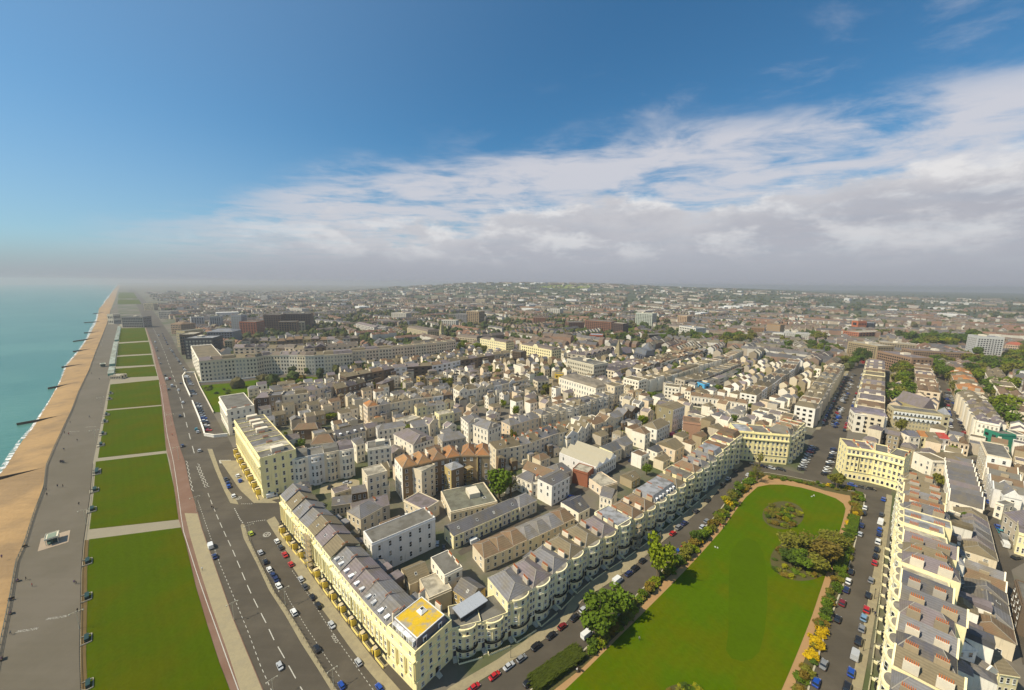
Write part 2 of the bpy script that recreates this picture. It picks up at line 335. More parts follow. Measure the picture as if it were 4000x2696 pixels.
def lsc(x, y):
    """the wide lens draws the nearest streets smaller; sizes of near things follow the ground plan measured there"""
    px, py = proj((x, y, 0)); b_ = float(np.interp(py, [1300, 1500, 1800, 2000, 2100, 2400, 2700], [1.08, 1.06, 1.0, .90, .84, .74, .64])); w_ = min(1, max(0, (px - 1300) / 1700)); return b_ * (1 - w_) + (b_ * .35 + .65) * w_
# occupancy map of the town, 2 m cells
OX0, OY0, OC = -700.0, 40.0, 2.0
OCC = np.zeros((800, 700), np.uint8)
def mark(pts, v=1, pad=0.0):
    P = np.array([(p[0], p[1]) for p in pts]); x0, y0 = P.min(0) - pad; x1, y1 = P.max(0) + pad
    i0, i1 = int(max(0, (x0 - OX0) / OC)), int(min(799, (x1 - OX0) / OC)); j0, j1 = int(max(0, (y0 - OY0) / OC)), int(min(699, (y1 - OY0) / OC))
    if i1 < i0 or j1 < j0: return
    X, Y = np.meshgrid(OX0 + (np.arange(i0, i1 + 1) + .5) * OC, OY0 + (np.arange(j0, j1 + 1) + .5) * OC, indexing='ij'); ins = np.zeros(X.shape, bool); n = len(P)
    for a in range(n):
        (xa, ya), (xb, yb) = P[a], P[(a + 1) % n]
        with np.errstate(divide='ignore', invalid='ignore'): ins ^= ((ya > Y) != (yb > Y)) & (X < (xb - xa) * (Y - ya) / (yb - ya + 1e-12) + xa)
    sub = OCC[i0:i1 + 1, j0:j1 + 1]; sub[ins] = v
def occupied(x, y, r=0):
    i, j = int((x - OX0) / OC), int((y - OY0) / OC)
    if not (0 <= i < 800 and 0 <= j < 700): return False
    k = int(math.ceil(r / OC)); return bool(OCC[max(0, i - k):i + k + 1, max(0, j - k):j + k + 1].any())
# ------------------------------------------------------------------ ground, sea, beach
from mathutils.geometry import tessellate_polygon
def poly_mesh(name, pts, m_, z=None, skirt=0.0):
    P = [Vector((p[0], p[1], p[2] if z is None else z)) for p in pts]
    tri = tessellate_polygon([[Vector((p.x, p.y, 0)) for p in P]]); n = len(P); f = []
    for a, b, c in tri:
        ab, ac = P[b] - P[a], P[c] - P[a]
        f.append((a, b, c) if ab.x * ac.y - ab.y * ac.x > 0 else (a, c, b))
    v = list(P)
    if skirt:
        v += [Vector((p.x, p.y, p.z - skirt)) for p in P]; f += [(k, (k + 1) % n, n + (k + 1) % n, n + k) for k in range(n)]
    return mesh_from(name, v, f, [m_])
def sheet(name, pts, m_, z, skirt=0.0, occ=1):
    if occ: mark(pts)
    return struct(name, poly_mesh(name, pts, m_, z, skirt))
def resample(P, n):
    L = [0]
    for a, b in zip(P, P[1:]): L.append(L[-1] + (b - a).length)
    out = []
    for k in range(n):
        t = L[-1] * k / (n - 1); i = 0
        while i < len(P) - 2 and L[i + 1] < t: i += 1
        out.append(P[i].lerp(P[i + 1], (t - L[i]) / max(1e-6, L[i + 1] - L[i])))
    return out
def strip(name, A, B, m_, z, skirt=0.0, occ=1): return sheet(name, list(A) + list(B)[::-1], m_, z, skirt, occ)
PROM = [('E', 0, 1270), ('E', 30, 1130), ('E', 65, 960), ('E', 110, 700), ('E', 165, 580), ('E', 230, 370), ('E', 300, 190), ('A', 335, 1420), ('A', 400, 1270), ('A', 470, 1120), ('A', 510, 1040), ('A', 570, 880), ('A', 640, 740), ('A', 690, 600), ('A', 740, 480), ('A', 770, 400), ('A', 800, 290), ('A', 830, 215), ('A', 852, 150), ('A', 868, 118)]
prom_edge = [G(*p) for p in PROM]
d0 = (prom_edge[0] - prom_edge[3]).normalized(); prom_edge = [prom_edge[0] + d0 * 900, prom_edge[0] + d0 * 120] + prom_edge
dl = (prom_edge[-1] - prom_edge[-3]).normalized(); _q = prom_edge[-1]; prom_edge.append(_q + Vector((_q.x - .02 * _q.y, _q.y, 0)).normalized() * 9000)
land = [Vector((p.x, p.y, 0)) for p in prom_edge] + [Vector((9000, 12500, 0)), Vector((9000, -800, 0)), Vector((prom_edge[0].x, -800, 0))]
struct('town_ground', poly_mesh('town_ground', land, landm, 0.0))
mark([(-700, 40), (-700, 1440)] + [(p.x, p.y) for p in prom_edge[2:-1]][::-1] , 1)
# sea
def sea_mat():
    M = bpy.data.materials.new('sea_water'); M.use_nodes = True; t = M.node_tree; t.nodes.clear(); node, m, mix, ramp, noise, l = NT(t)
    pos = node('ShaderNodeNewGeometry').outputs['Position']
    c = mix(ramp(noise(pos, 0.006, 5, 0.6, 0.6), 0.35, 0.7), (0.045, 0.165, 0.140, 1), (0.080, 0.215, 0.175, 1))
    bs = node('ShaderNodeBsdfPrincipled', {'Roughness': 0.28, 'IOR': 1.33, 'Specular IOR Level': 0.35}); l.new(c, bs.inputs['Base Color'])
    st = node('ShaderNodeMapping', {'Vector': pos, 'Rotation': (0, 0, R(40)), 'Scale': (0.5, 1.3, 1)}).outputs[0]
    b = node('ShaderNodeBump', {'Strength': 0.55, 'Distance': 0.6}); l.new(noise(st, 0.22, 6, 0.6, 0.4), b.inputs['Height']); l.new(b.outputs[0], bs.inputs['Normal'])
    out = node('ShaderNodeOutputMaterial'); l.new(bs.outputs[0], out.inputs[0]); return M
seam = sea_mat(); SEAZ = -2.6
struct('sea', mesh_from('sea', [(-9000, -800, SEAZ), (200, -800, SEAZ), (200, 1200, SEAZ), (200, 12500, SEAZ), (-9000, 12500, SEAZ)], [(0, 1, 2, 3, 4)], [seam]))
SH = [('A', -160, 1640), ('A', 0, 1485), ('A', 100, 1310), ('A', 200, 1200), ('A', 270, 1100), ('A', 330, 1000), ('A', 400, 880), ('A', 450, 790), ('A', 490, 690), ('A', 560, 610), ('A', 630, 510), ('A', 690, 400), ('A', 722, 290), ('A', 780, 205), ('A', 826, 145), ('A', 850, 115)]
shore = [G(t, x, y, SEAZ) for t, x, y in SH]
shore = [shore[0] + d0 * 900] + shore
N_ = 120
def jag(P, amp, seed):
    r = np.random.default_rng(seed); n = len(P); w = np.interp(np.arange(n), np.arange(0, n + 4, 4), r.normal(0, 1, len(np.arange(0, n + 4, 4))))
    return [p + Vector((.72, .69, 0)) * float(amp * a) for p, a in zip(P, w)]
edge_r = resample([p for p in prom_edge[:-1]], N_); sh_r = jag(resample(shore, N_), 1.6, 3); out_r = [p + Vector((-.72, -.69, 0)) * 30 + Vector((0, 0, -2.2)) for p in sh_r]
bv = []; bf = []
for k in range(N_):
    a = edge_r[k] + Vector((0, 0, -0.9)); b = sh_r[k]; m1 = a.lerp(b, .35); m1.z = -1.0; m2 = a.lerp(b, .72); m2.z = -1.75; bv += [a + Vector((.7, .7, 0)), m1, m2, Vector((b.x, b.y, SEAZ + .02)), out_r[k]]
for k in range(N_ - 1):
    for j in range(4): i = k * 5 + j; bf.append((i, i + 5, i + 6, i + 1))
struct('shingle_beach', mesh_from('shingle_beach', bv, bf, [sandm], smooth=True))
wv = []
for p in edge_r: wv += [p + Vector((0, 0, .02)), p + Vector((0, 0, -1.6))]
struct('promenade_wall_face', mesh_from('promenade_wall_face', wv, [(2 * k, 2 * k + 2, 2 * k + 3, 2 * k + 1) for k in range(N_ - 1)], [mat('sea_wall_concrete', (.3, .27, .22))]))
def foam_mat():
    M = bpy.data.materials.new('surf_foam'); M.use_nodes = True; t = M.node_tree; t.nodes.clear(); node, m, mix, ramp, noise, l = NT(t)
    pos = node('ShaderNodeNewGeometry').outputs['Position']; f = ramp(noise(pos, 0.22, 6, 0.7, 0.8), 0.44, 0.58)
    a = node('ShaderNodeBsdfTransparent'); b = node('ShaderNodeBsdfDiffuse', {'Color': (.8, .8, .77, 1)}); x = node('ShaderNodeMixShader', {0: f}); l.new(a.outputs[0], x.inputs[1]); l.new(b.outputs[0], x.inputs[2])
    out = node('ShaderNodeOutputMaterial'); l.new(x.outputs[0], out.inputs[0]); return M
NF = 320; fr = resample(shore, NF); i_r = jag(fr, 1.7, 5); o_r = jag(fr, 1.9, 6); fv = []
for a, b in zip(i_r, o_r): fv += [Vector((a.x + .9, a.y + .9, SEAZ + .12)), Vector((b.x - 2.2, b.y - 2.2, SEAZ + .07))]
struct('surf', mesh_from('surf', fv, [(2 * k, 2 * k + 2, 2 * k + 3, 2 * k + 1) for k in range(NF - 1)], [foam_mat()]), 'stuff')
def groyne(t, a, b, label):
    p, q = G(t, *a, z=-2.2), G(t, *b, z=-0.9); p = p + (p - q) * .12; d = (q - p); L = d.length; root = link('timber_groyne', None, loc=p, rz=math.atan2(d.y, d.x)); tag(root, label, 'groyne', 'timber groynes across the beach')
    link('plank_wall', box_mesh(timberm), root, (L / 2, 0, -1.6), (L, .5, 3.0)); n = int(L / 3)
    b_ = MB()
    for k in range(n + 1): b_.box(L * k / n - .18, L * k / n + .18, -.35, .35, -1.6, 1.35)
    o = link('post_row', b_.mesh('post_row', [timberm]), root); o['kind'] = 'stuff'
for k, (t, a, b) in enumerate([('A', (-60, 1528), (325, 1432)), ('A', (165, 1117), (492, 1047)), ('A', (375, 860), (590, 812)), ('A', (470, 709), (662, 677)), ('A', (548, 596), (706, 568)), ('A', (552, 522), (738, 490)), ('A', (622, 463), (748, 450)), ('A', (618, 389), (715, 379)), ('A', (680, 325), (752, 314))]):
    groyne(t, a, b, ordn(k) + ' timber groyne from the camera crossing the shingle beach')
# promenade
LAWNL = [('E', 553, 1568), ('E', 545, 1330), ('E', 552, 1000), ('E', 556, 760), ('E', 572, 560), ('E', 590, 440), ('E', 618, 230), ('A', 668, 1410), ('A', 690, 1300), ('A', 745, 1040), ('A', 775, 870), ('A', 800, 780), ('A', 822, 680), ('A', 840, 540), ('A', 858, 430), ('A', 866, 380)]
lawn_l = [G(*p) for p in LAWNL]; dn = (lawn_l[0] - lawn_l[2]).normalized()
strip('promenade', prom_edge[1:18], [lawn_l[0] + dn * 100] + lawn_l + [G('A', 852, 300), G('A', 845, 250), G('A', 850, 215)], promm, .03)
RED_L = [('E', 1575, 1568), ('E', 1500, 1380), ('E', 1420, 1130), ('E', 1340, 860), ('E', 1270, 560), ('E', 1222, 405), ('E', 1190, 180), ('E', 1160, 0), ('A', 1200, 1310), ('A', 1165, 985), ('A', 1145, 800), ('A', 1118, 700), ('A', 1090, 560), ('A', 1050, 430), ('A', 1035, 360)]
KERB = [('E', 1800, 1568), ('E', 1600, 1088), ('E', 1500, 800), ('E', 1430, 600), ('E', 1385, 470), ('E', 1355, 360), ('E', 1300, 180), ('E', 1262, 0), ('A', 1290, 1270), ('A', 1250, 1100), ('A', 1220, 960), ('A', 1195, 830), ('A', 1150, 700), ('A', 1110, 570), ('A', 1070, 470), ('A', 1045, 400), ('A', 1000, 290), ('A', 960, 220), ('A', 925, 160)]
red_l = [G(*p) for p in RED_L]; kerb = [G(*p) for p in KERB]; dk = (kerb[0] - kerb[2]).normalized()
strip('brick_path', [red_l[0] + dk * 90] + red_l, [kerb[0] + dk * 90] + kerb[:16], redm, .12, .1)
slab_l = [G('E', 1640, 1568), G('E', 1560, 1320), G('E', 1450, 1010), G('E', 1370, 760), G('E', 1300, 520), G('E', 1262, 360)]
strip('pale_pavement', [slab_l[0] + dk * 90] + slab_l, [G('E', 1795, 1568) + dk * 90] + [G('E', 1793, 1568), G('E', 1594, 1088), G('E', 1495, 800), G('E', 1425, 600), G('E', 1380, 470), G('E', 1350, 362)], pavel, .135)
LAWNS = [[('E', 600, 1620), ('E', 590, 1320), ('E', 597, 1000), ('E', 597, 760), ('E', 610, 540), ('E', 1237, 458), ('E', 1268, 560), ('E', 1338, 860), ('E', 1418, 1130), ('E', 1498, 1380), ('E', 1590, 1620)],
         [('E', 612, 470), ('E', 640, 230), ('A', 690, 1392), ('A', 1200, 1332), ('E', 1188, 180), ('E', 1220, 403)],
         [('A', 706, 1365), ('A', 735, 1190), ('A', 764, 1025), ('A', 1166, 990), ('A', 1197, 1312)],
         [('A', 770, 1014), ('A', 795, 835), ('A', 1145, 801), ('A', 1164, 981)], [('A', 835, 788), ('A', 828, 722), ('A', 1114, 702), ('A', 1136, 774)],
         [('A', 834, 706), ('A', 843, 636), ('A', 1094, 621), ('A', 1110, 692)], [('A', 846, 625), ('A', 855, 541), ('A', 1073, 527), ('A', 1092, 612)], [('A', 858, 531), ('A', 868, 430), ('A', 1043, 425), ('A', 1070, 518)],
         [('A', 850, 215), ('A', 855, 170), ('A', 965, 172), ('A', 990, 215)], [('A', 848, 255), ('A', 850, 222), ('A', 1000, 222), ('A', 1020, 255)]]
strip('lawn_crossing_path', lawn_l, [red_l[0]] + red_l[1:], mat('concrete_path', (.27, .235, .165), .9, .1), .05)
for pts in LAWNS:
    P = [G(*p) for p in pts]; o = sheet('seafront_lawn', P, grassm, .16, .12)
strip('flower_border', [G('E', 556, 1568), G('E', 552, 1330), G('E', 556, 1000), G('E', 562, 760), G('E', 580, 545)], [G('E', 598, 1568), G('E', 588, 1330), G('E', 595, 1000), G('E', 595, 760), G('E', 606, 545)], mat('border_earth', (.13, .085, .03), .95, .2, .5), .19)
# seafront road and its service roads: one sheet of asphalt, pavements and islands laid on it
fac = [G('F', 1330, 1950), G('F', 1150, 1650), G('2', 320, 700), G('2', 300, 500), G('A', 1885, 1560), G('A', 1700, 1330), G('A', 1650, 1230), G('A', 1560, 1100), G('A', 1440, 830), G('A', 1380, 740), G('A', 1300, 620), G('A', 1230, 480), G('A', 1160, 380), G('A', 1100, 300), G('A', 1050, 235), G('A', 1000, 180), G('A', 950, 140)]
strip('seafront_road', [kerb[0] + dk * 110] + kerb, [fac[0] + Vector((60, -60, 0))] + fac, asphalt, .02)
ISL = [[('3', 0, 330), ('3', 200, 640), ('3', 400, 990), ('3', 600, 1300), ('3', 860, 1720)], [('3', 940, 1720), ('3', 640, 1260), ('3', 430, 900), ('3', 200, 530), ('E', 1880, 905), ('E', 1775, 690), ('E', 1705, 545), ('E', 1672, 440), ('E', 1655, 430), ('E', 1645, 445), ('E', 1665, 530), ('E', 1760, 715)]]
sheet('pavement_island', GL('3', []) + [G(*p) for p in ISL[0]] + [G(*p) for p in ISL[1]], pavem, .14, .12)
sheet('pavement_island', [G(*p) for p in [('E', 1575, 290), ('E', 1630, 300), ('E', 1622, 280), ('E', 1560, 200), ('E', 1500, 60), ('A', 1530, 1300), ('A', 1495, 1300), ('E', 1470, 60), ('E', 1530, 200)]], pavem, .14, .12)
PV_O = [('2', 130, 740), ('2', 250, 930), ('2', 420, 1180), ('3', 300, 60), ('3', 480, 330), ('3', 650, 560), ('3', 830, 800), ('3', 1000, 1040), ('3', 1170, 1260), ('3', 1430, 1568), ('3', 1700, 1900)]
PV_I = [('2', 232, 690), ('2', 345, 875), ('2', 480, 1110), ('3', 440, 20), ('3', 560, 200), ('3', 720, 420), ('3', 985, 785), ('3', 1240, 1120), ('3', 1400, 1320), ('3', 1620, 1568), ('3', 1850, 1860)]
strip('terrace_pavement', [G(*p) for p in PV_O], [G(*p) for p in PV_I], pavem, .14, .12)
strip('terrace_pavement', [G('E', 1505, 0), G('E', 1640, 200), G('E', 1735, 290)], [G('E', 1640, 0), G('E', 1740, 220), G('E', 1900, 290)], pavem, .14, .12)
sheet('corner_pavement', [G('E', 1735, 292), G('E', 1910, 262), G('E', 1905, 228), G('E', 1770, 240)], pavem, .145, .12)
# road markings: every dash a piece of its own
dashm = kit('dash', lambda: mesh_from('lane_dash', [(-.5, -.5, 0), (.5, -.5, 0), (.5, .5, 0), (-.5, .5, 0)], [(0, 1, 2, 3)], [linem]))
road = bpy.data.objects['seafront_road']
def dashes(pts, n, frac, w, z=.034, parent=None, name='lane_dash'):
    P = resample(pts, n * 8 + 1)
    for k in range(n):
        a, b = P[k * 8], P[min(len(P) - 1, k * 8 + max(1, round(8 * frac)))]; d = b - a
        link(name, dashm, parent or road, ((a.x + b.x) / 2, (a.y + b.y) / 2, z), (d.length, w, 1), math.atan2(d.y, d.x))
def line(pts, w, z, m_=linem, name='painted_line', parent=None, n=60):
    P = resample([Vector(p) for p in pts], n); v = []
    for k, p in enumerate(P):
        d = (P[min(n - 1, k + 1)] - P[max(0, k - 1)]); d.z = 0; d.normalize(); s = Vector((-d.y, d.x, 0)) * w / 2; v += [Vector((p.x, p.y, z)) + s, Vector((p.x, p.y, z)) - s]
    return link(name, mesh_from(name, v, [(2 * k + 1, 2 * k + 3, 2 * k + 2, 2 * k) for k in range(n - 1)], [m_]), parent or road)
dashes(GL('E', [(2110, 1640), (2055, 1550), (1945, 1350), (1870, 1220), (1810, 1090), (1750, 980), (1690, 850), (1640, 730), (1590, 610), (1540, 505), (1495, 405), (1445, 285), (1415, 205)]), 17, .62, .22)
dashes([G('A', 1400, 1330), G('A', 1365, 1200), G('A', 1330, 1060), G('A', 1300, 940), G('A', 1250, 780), G('A', 1200, 640), G('A', 1150, 520), G('A', 1090, 400)], 34, .55, .35)
dashes(GL('E', [(1860, 1580), (1780, 1400), (1700, 1180), (1610, 960), (1500, 700), (1420, 470), (1350, 265)]), 52, .5, .15)
dashes([G('3', *p) for p in [(1290, 1568), (1040, 1220), (870, 980), (700, 730), (540, 470), (400, 260), (280, 80)]], 42, .55, .13)
dashes([G('3', *p) for p in [(870, 1400), (700, 1150), (480, 820), (370, 640), (270, 490), (190, 330)]], 30, .55, .13)
dashes(GL('E', [(1660, 425), (1640, 400), (1600, 320)]), 9, .5, .35); dashes(GL('E', [(1690, 425), (1760, 412), (1820, 405)]), 9, .5, .35); dashes(GL('E', [(1650, 295), (1730, 295)]), 6, .5, .35)
line(GL('E', [(1655, 1640), (1560, 1380), (1450, 1070), (1395, 920), (1335, 740), (1250, 470), (1215, 200), (1185, 0)]) + [G('A', 1205, 1200), G('A', 1165, 900), G('A', 1120, 700), G('A', 1085, 520)], .2, .15, name='cycle_path_line')
def zigzag(t, pts, n, amp):
    P = resample([G(t, *p) for p in pts], n); Q = []
    for k, p in enumerate(P):
        d = P[min(n - 1, k + 1)] - P[max(0, k - 1)]; s = Vector((-d.y, d.x, 0)).normalized(); Q.append(p + s * (amp if k % 2 else -amp))
    line(Q, .22, .034, name='zigzag_line', n=n * 4)
for pts in ([(1275, 0), (1298, 120), (1318, 210)], [(1355, 20), (1390, 110), (1425, 180)], [(1345, 40), (1375, 110), (1405, 185)], [(1470, 0), (1490, 60), (1535, 150)], [(1560, 0), (1585, 60), (1605, 110)]): zigzag('E', pts, 16, .35)
for k in range(7):
    a = G('A', 1592 + k * 11.5, 1402); b = G('A', 1585 + k * 11.5, 1380); d = b - a; link('crossing_stripe', dashm, road, ((a.x + b.x) / 2, (a.y + b.y) / 2, .034), (d.length, 1.0, 1), math.atan2(d.y, d.x))
def text_mesh(s, size, m_):
    c = bpy.data.curves.new('lettering', 'FONT'); c.body = s; c.size = size; c.align_x = 'CENTER'; c.align_y = 'CENTER'; o = bpy.data.objects.new('lettering', c); COL.objects.link(o)
    bpy.context.view_layer.update(); me = bpy.data.meshes.new_from_object(o.evaluated_get(bpy.context.evaluated_depsgraph_get())); bpy.data.objects.remove(o); me.materials.clear(); me.materials.append(m_); return me
def roundel(t, x, y, r):
    p = G(t, x, y); n = 28; v = []
    for k in range(n): a = 2 * math.pi * k / n; v += [(r * math.cos(a), r * math.sin(a), 0), (r * .84 * math.cos(a), r * .84 * math.sin(a), 0)]
    o = link('speed_roundel', mesh_from('speed_roundel', v, [(2 * k, (2 * k + 2) % (2 * n), (2 * k + 3) % (2 * n), 2 * k + 1) for k in range(n)], [linem]), road, (p.x, p.y, .034), (1, 1.35, 1), R(136 + 90 - 180))
    link('lettering', text_mesh('20', 1.5 * r, linem), road, (p.x, p.y, .036), (1, 1.3, 1), R(136 + 90))
roundel('E', 1632, 255, 1.2); roundel('E', 1824, 505, 1.3)
prom = bpy.data.objects['promenade']
for t, x, y in (('E', 388, 1072), ('E', 186, 1158), ('A', 655, 1140), ('A', 535, 1173)):
    p = G(t, x, y); link('lettering', text_mesh('NO CYCLING', 0.8 if t == 'E' else 1.0, linem), prom, (p.x, p.y, .05), (1.0, 1.4, 1), R(136 + 90 - 35) + 0.05)
p = G('3', 815, 935); link('lettering', text_mesh('SOLO', 1.3, linem), road, (p.x, p.y, .036), (1, 1, 1), R(136 + 180))
# garden square: asphalt, pavements, garden
sheet('square_road', [G(*p) for p in [('1', 1000, 1600), ('1', 1460, 1280), ('1', 2213, 780), ('G', 480, 955), ('G', 800, 745), ('G', 1070, 520), ('G', 1330, 300), ('G', 1540, 40), ('C', 1640, 1370), ('C', 1990, 1450), ('D', 440, 1480), ('D', 620, 1520), ('D', 720, 1530), ('H', 1020, 200), ('H', 1000, 440), ('H', 950, 800), ('H', 880, 1200), ('H', 815, 1568), ('H', 790, 1760), ('H', 300, 1900), ('F', 1500, 2000), ('F', 1250, 1750)]], asphalt, .025)
wp_o = [G(*p) for p in [('F', 1250, 1700), ('1', 1000, 1568), ('1', 1460, 1290), ('1', 2213, 790), ('G', 480, 958), ('G', 800, 748), ('G', 1070, 522), ('G', 1330, 302), ('G', 1500, 90), ('G', 1580, 20)]]
wp_i = [G(*p) for p in [('F', 1180, 1680), ('1', 820, 1530), ('1', 1390, 1200), ('1', 2213, 640), ('G', 420, 900), ('G', 830, 640), ('G', 1130, 400), ('G', 1400, 170), ('G', 1500, 40), ('G', 1540, -10)]]
strip('square_pavement', wp_i, wp_o, pavem, .14, .12)
strip('square_pavement', [G('H', *p) for p in [(985, 230), (960, 420), (925, 620), (890, 780), (850, 1000), (815, 1200), (770, 1400), (735, 1600)]], [G('H', *p) for p in [(1025, 240), (1003, 440), (978, 620), (952, 800), (918, 1000), (884, 1200), (850, 1400), (812, 1600)]], pavem, .14, .12)
GARD_W = [('F', 1830, 1640), ('G', 130, 1568), ('G', 480, 1310), ('G', 700, 1090), ('G', 880, 890), ('G', 1000, 780), ('G', 1200, 580), ('G', 1400, 370), ('G', 1500, 230), ('G', 1600, 120), ('G', 1660, 75)]
GARD_E = [('H', 840, 235), ('H', 820, 360), ('H', 790, 480), ('H', 740, 680), ('H', 690, 850), ('H', 630, 1000), ('H', 570, 1160), ('H', 520, 1330), ('H', 470, 1480), ('H', 430, 1650)]
gard = [G(*p) for p in GARD_W] + [G('H', 180, 85), G('H', 330, 110), G('H', 560, 160), G('H', 720, 205), G('H', 800, 215)] + [G(*p) for p in GARD_E]
sheet('garden_bed', gard, soilm, .12, .1)
line(gard + [gard[0]], .4, .20, mat('garden_kerb', (.42, .38, .28)), 'garden_kerb', bpy.data.objects['square_road'], 300)
PATH_W = [('G', 230, 1620), ('G', 290, 1568), ('G', 480, 1420), ('G', 720, 1190), ('G', 920, 960), ('G', 1010, 850), ('G', 1190, 690), ('G', 1290, 590), ('G', 1400, 470), ('G', 1480, 360), ('G', 1570, 250), ('G', 1660, 150), ('G', 1740, 100)]
PATH_E = [('H', 260, 125), ('H', 300, 130), ('H', 450, 170), ('H', 560, 205), ('H', 700, 235), ('H', 735, 240), ('H', 745, 300), ('H', 725, 420), ('H', 690, 560), ('H', 650, 690), ('H', 605, 820), ('H', 560, 980), ('H', 520, 1090), ('H', 470, 1230), ('H', 410, 1400), ('H', 325, 1620)]
sheet('garden_path', [G(*p) for p in PATH_W] + [G(*p) for p in PATH_E], gravelm, .15)
LAWN_G = [('G', 310, 1620), ('G', 365, 1568), ('G', 520, 1420), ('G', 760, 1180), ('G', 960, 980), ('G', 1120, 820), ('G', 1280, 650), ('G', 1430, 480), ('G', 1530, 340), ('G', 1600, 250), ('G', 1680, 180), ('G', 1760, 165), ('H', 280, 165), ('H', 400, 185), ('H', 530, 220), ('H', 640, 260), ('H', 690, 295), ('H', 705, 330), ('H', 695, 380), ('H', 670, 470), ('H', 640, 570), ('H', 590, 720), ('H', 540, 870), ('H', 480, 1050), ('H', 430, 1180), ('H', 370, 1330), ('H', 320, 1450), ('H', 245, 1620)]
sheet('garden_lawn', [G(*p) for p in LAWN_G], grassg, .18)
sheet('uncut_grass', GL('G', [(1500, 620), (1482, 760), (1480, 900), (1480, 1150), (1462, 1300), (1500, 1355), (1570, 1375), (1640, 1360), (1690, 1310), (1725, 1180), (1745, 1000), (1745, 800), (1720, 640), (1680, 560), (1610, 530), (1550, 550)]), grassd, .195)
def ellipse(t, cx, cy_, rx, ry, n=28): return [G(t, cx + rx * math.cos(2 * math.pi * k / n), cy_ - ry * math.sin(2 * math.pi * k / n)) for k in range(n)]
sheet('round_bed', ellipse('H', 278, 375, 142, 96), soilm, .20); sheet('shrub_island', ellipse('H', 405, 680, 215, 145), soilm, .20); sheet('round_bed', ellipse('G', 1170, 1590, 130, 60), soilm, .20)
# streets beyond
def street(name, t, pts, m_=asphalt, z=.024): return sheet(name, [G(t, *p) for p in pts], m_, z)
street('parking_street', 'D', [(440, 1490), (470, 1290), (480, 1225), (520, 1170), (560, 1140), (640, 960), (730, 760), (800, 690), (850, 640), (890, 640), (890, 700), (880, 760), (830, 930), (790, 1060), (760, 1160), (740, 1260), (620, 1530)])
strip('street_pavement', GL('D', [(525, 1160), (580, 1060), (660, 890), (720, 770), (748, 735)]), GL('D', [(560, 1160), (612, 1060), (690, 900), (745, 780), (772, 735)]), pavem, .14, .1)
strip('street_pavement', GL('D', [(745, 1165), (778, 1080), (815, 960), (850, 830), (872, 760)]), GL('D', [(770, 1165), (800, 1080), (833, 960), (862, 830), (882, 760)]), pavem, .14, .1)
street('back_street', '6', [(1240, -40), (1330, 300), (1400, 520), (1470, 800), (1560, 1130), (1600, 1290), (1620, 1390), (1700, 1690), (1780, 1990), (1830, 2270), (1880, 2520), (1990, 2520), (1960, 2000), (1897, 1890), (1830, 1650), (1740, 1350), (1900, 1260), (1900, 1180), (1740, 1220), (1620, 900), (1560, 650), (1500, 480), (1440, 220), (1380, -40)])
street('side_street', 'O', [(1150, 640), (1220, 900), (1290, 1180), (1330, 1290), (1500, 1300), (1490, 1280), (1400, 1050), (1310, 830), (1250, 640), (1210, 560), (1140, 560)])
street('mews_street', 'M', [(930, 1190), (1100, 1170), (1440, 985), (1600, 900), (2000, 585), (2195, 470), (2300, 420), (2300, 500), (2195, 560), (1700, 905), (1500, 1020), (1180, 1210), (960, 1260)])
street('mews_lane', 'F', [(1380, 625), (1420, 590), (1930, 350), (1960, 390), (1700, 500), (1400, 650)])
street('yard', 'K', [(150, 1500), (170, 1390), (560, 1320), (640, 1340), (640, 1420), (180, 1510)], pavel)
street('side_road', '2', [(300, 500), (320, 690), (130, 740), (0, 760), (0, 540), (290, 480)])
street('crescent_car_park', 'J', [(60, 690), (190, 665), (240, 800), (420, 1150), (560, 1400), (330, 1400), (160, 1010), (60, 800)])
street('crescent_road', 'J', [(220, 770), (650, 745), (1060, 690), (1500, 665), (1850, 690), (2030, 660), (2040, 700), (1900, 735), (1700, 700), (1500, 690), (1060, 720), (650, 770), (260, 805)])
sheet('crescent_lawn', [G('J', *p) for p in [(265, 805), (650, 772), (1060, 722), (1500, 690), (1700, 705), (1860, 750), (1600, 775), (1300, 860), (930, 905), (500, 1130), (410, 1135), (330, 970)]], grassg, .12)
street('bowls_green', 'C', [(800, 410), (910, 400), (930, 420), (870, 450), (790, 445)], grassg, .05)
# rising ground behind the town
def hill(x, y):
    s = min(1, max(0, (y - 1900) / 2300)); s = s * s * (3 - 2 * s)
    c = math.exp(-((x - 250) / 1900) ** 2) * 96 + math.exp(-((x - 2600) / 1100) ** 2 - ((y - 5200) / 1500) ** 2) * 40
    t = min(1, max(0, (y - 1100) / 1500)) * 16 * min(1, max(0, (x + 900) / 500))
    w = min(1, max(0, (x + 1100 + (y - 1000) * .25) / 600))
    return (s * c + t) * w + (8 * math.sin(x / 310 + 1) * math.sin(y / 420) * s) - .6 - 6 * (w < .02)
hx = np.linspace(-2500, 8800, 90); hy = np.linspace(1050, 12000, 90); hv = [(x, y, hill(x, y)) for y in hy for x in hx]
struct('downland', mesh_from('downland', hv, [(j * 90 + i, j * 90 + i + 1, (j + 1) * 90 + i + 1, (j + 1) * 90 + i) for j in range(89) for i in range(89)], [hillm], smooth=True))
def on_hill(px, py):
    d = FW * FPX + RT * (px - IW / 2) - UP * (py - IH / 2); k = 1500 / d.y
    for _ in range(900):
        q = d * k + Vector((0, 0, CAMZ))
        if q.z < max(0, hill(q.x, q.y)): break
        k *= 1.002
    return q
fpts = [on_hill(*q) for q in ((2105, 1122), (2160, 1127), (2230, 1128), (2290, 1126), (2330, 1120), (2300, 1116), (2230, 1113), (2150, 1116))]
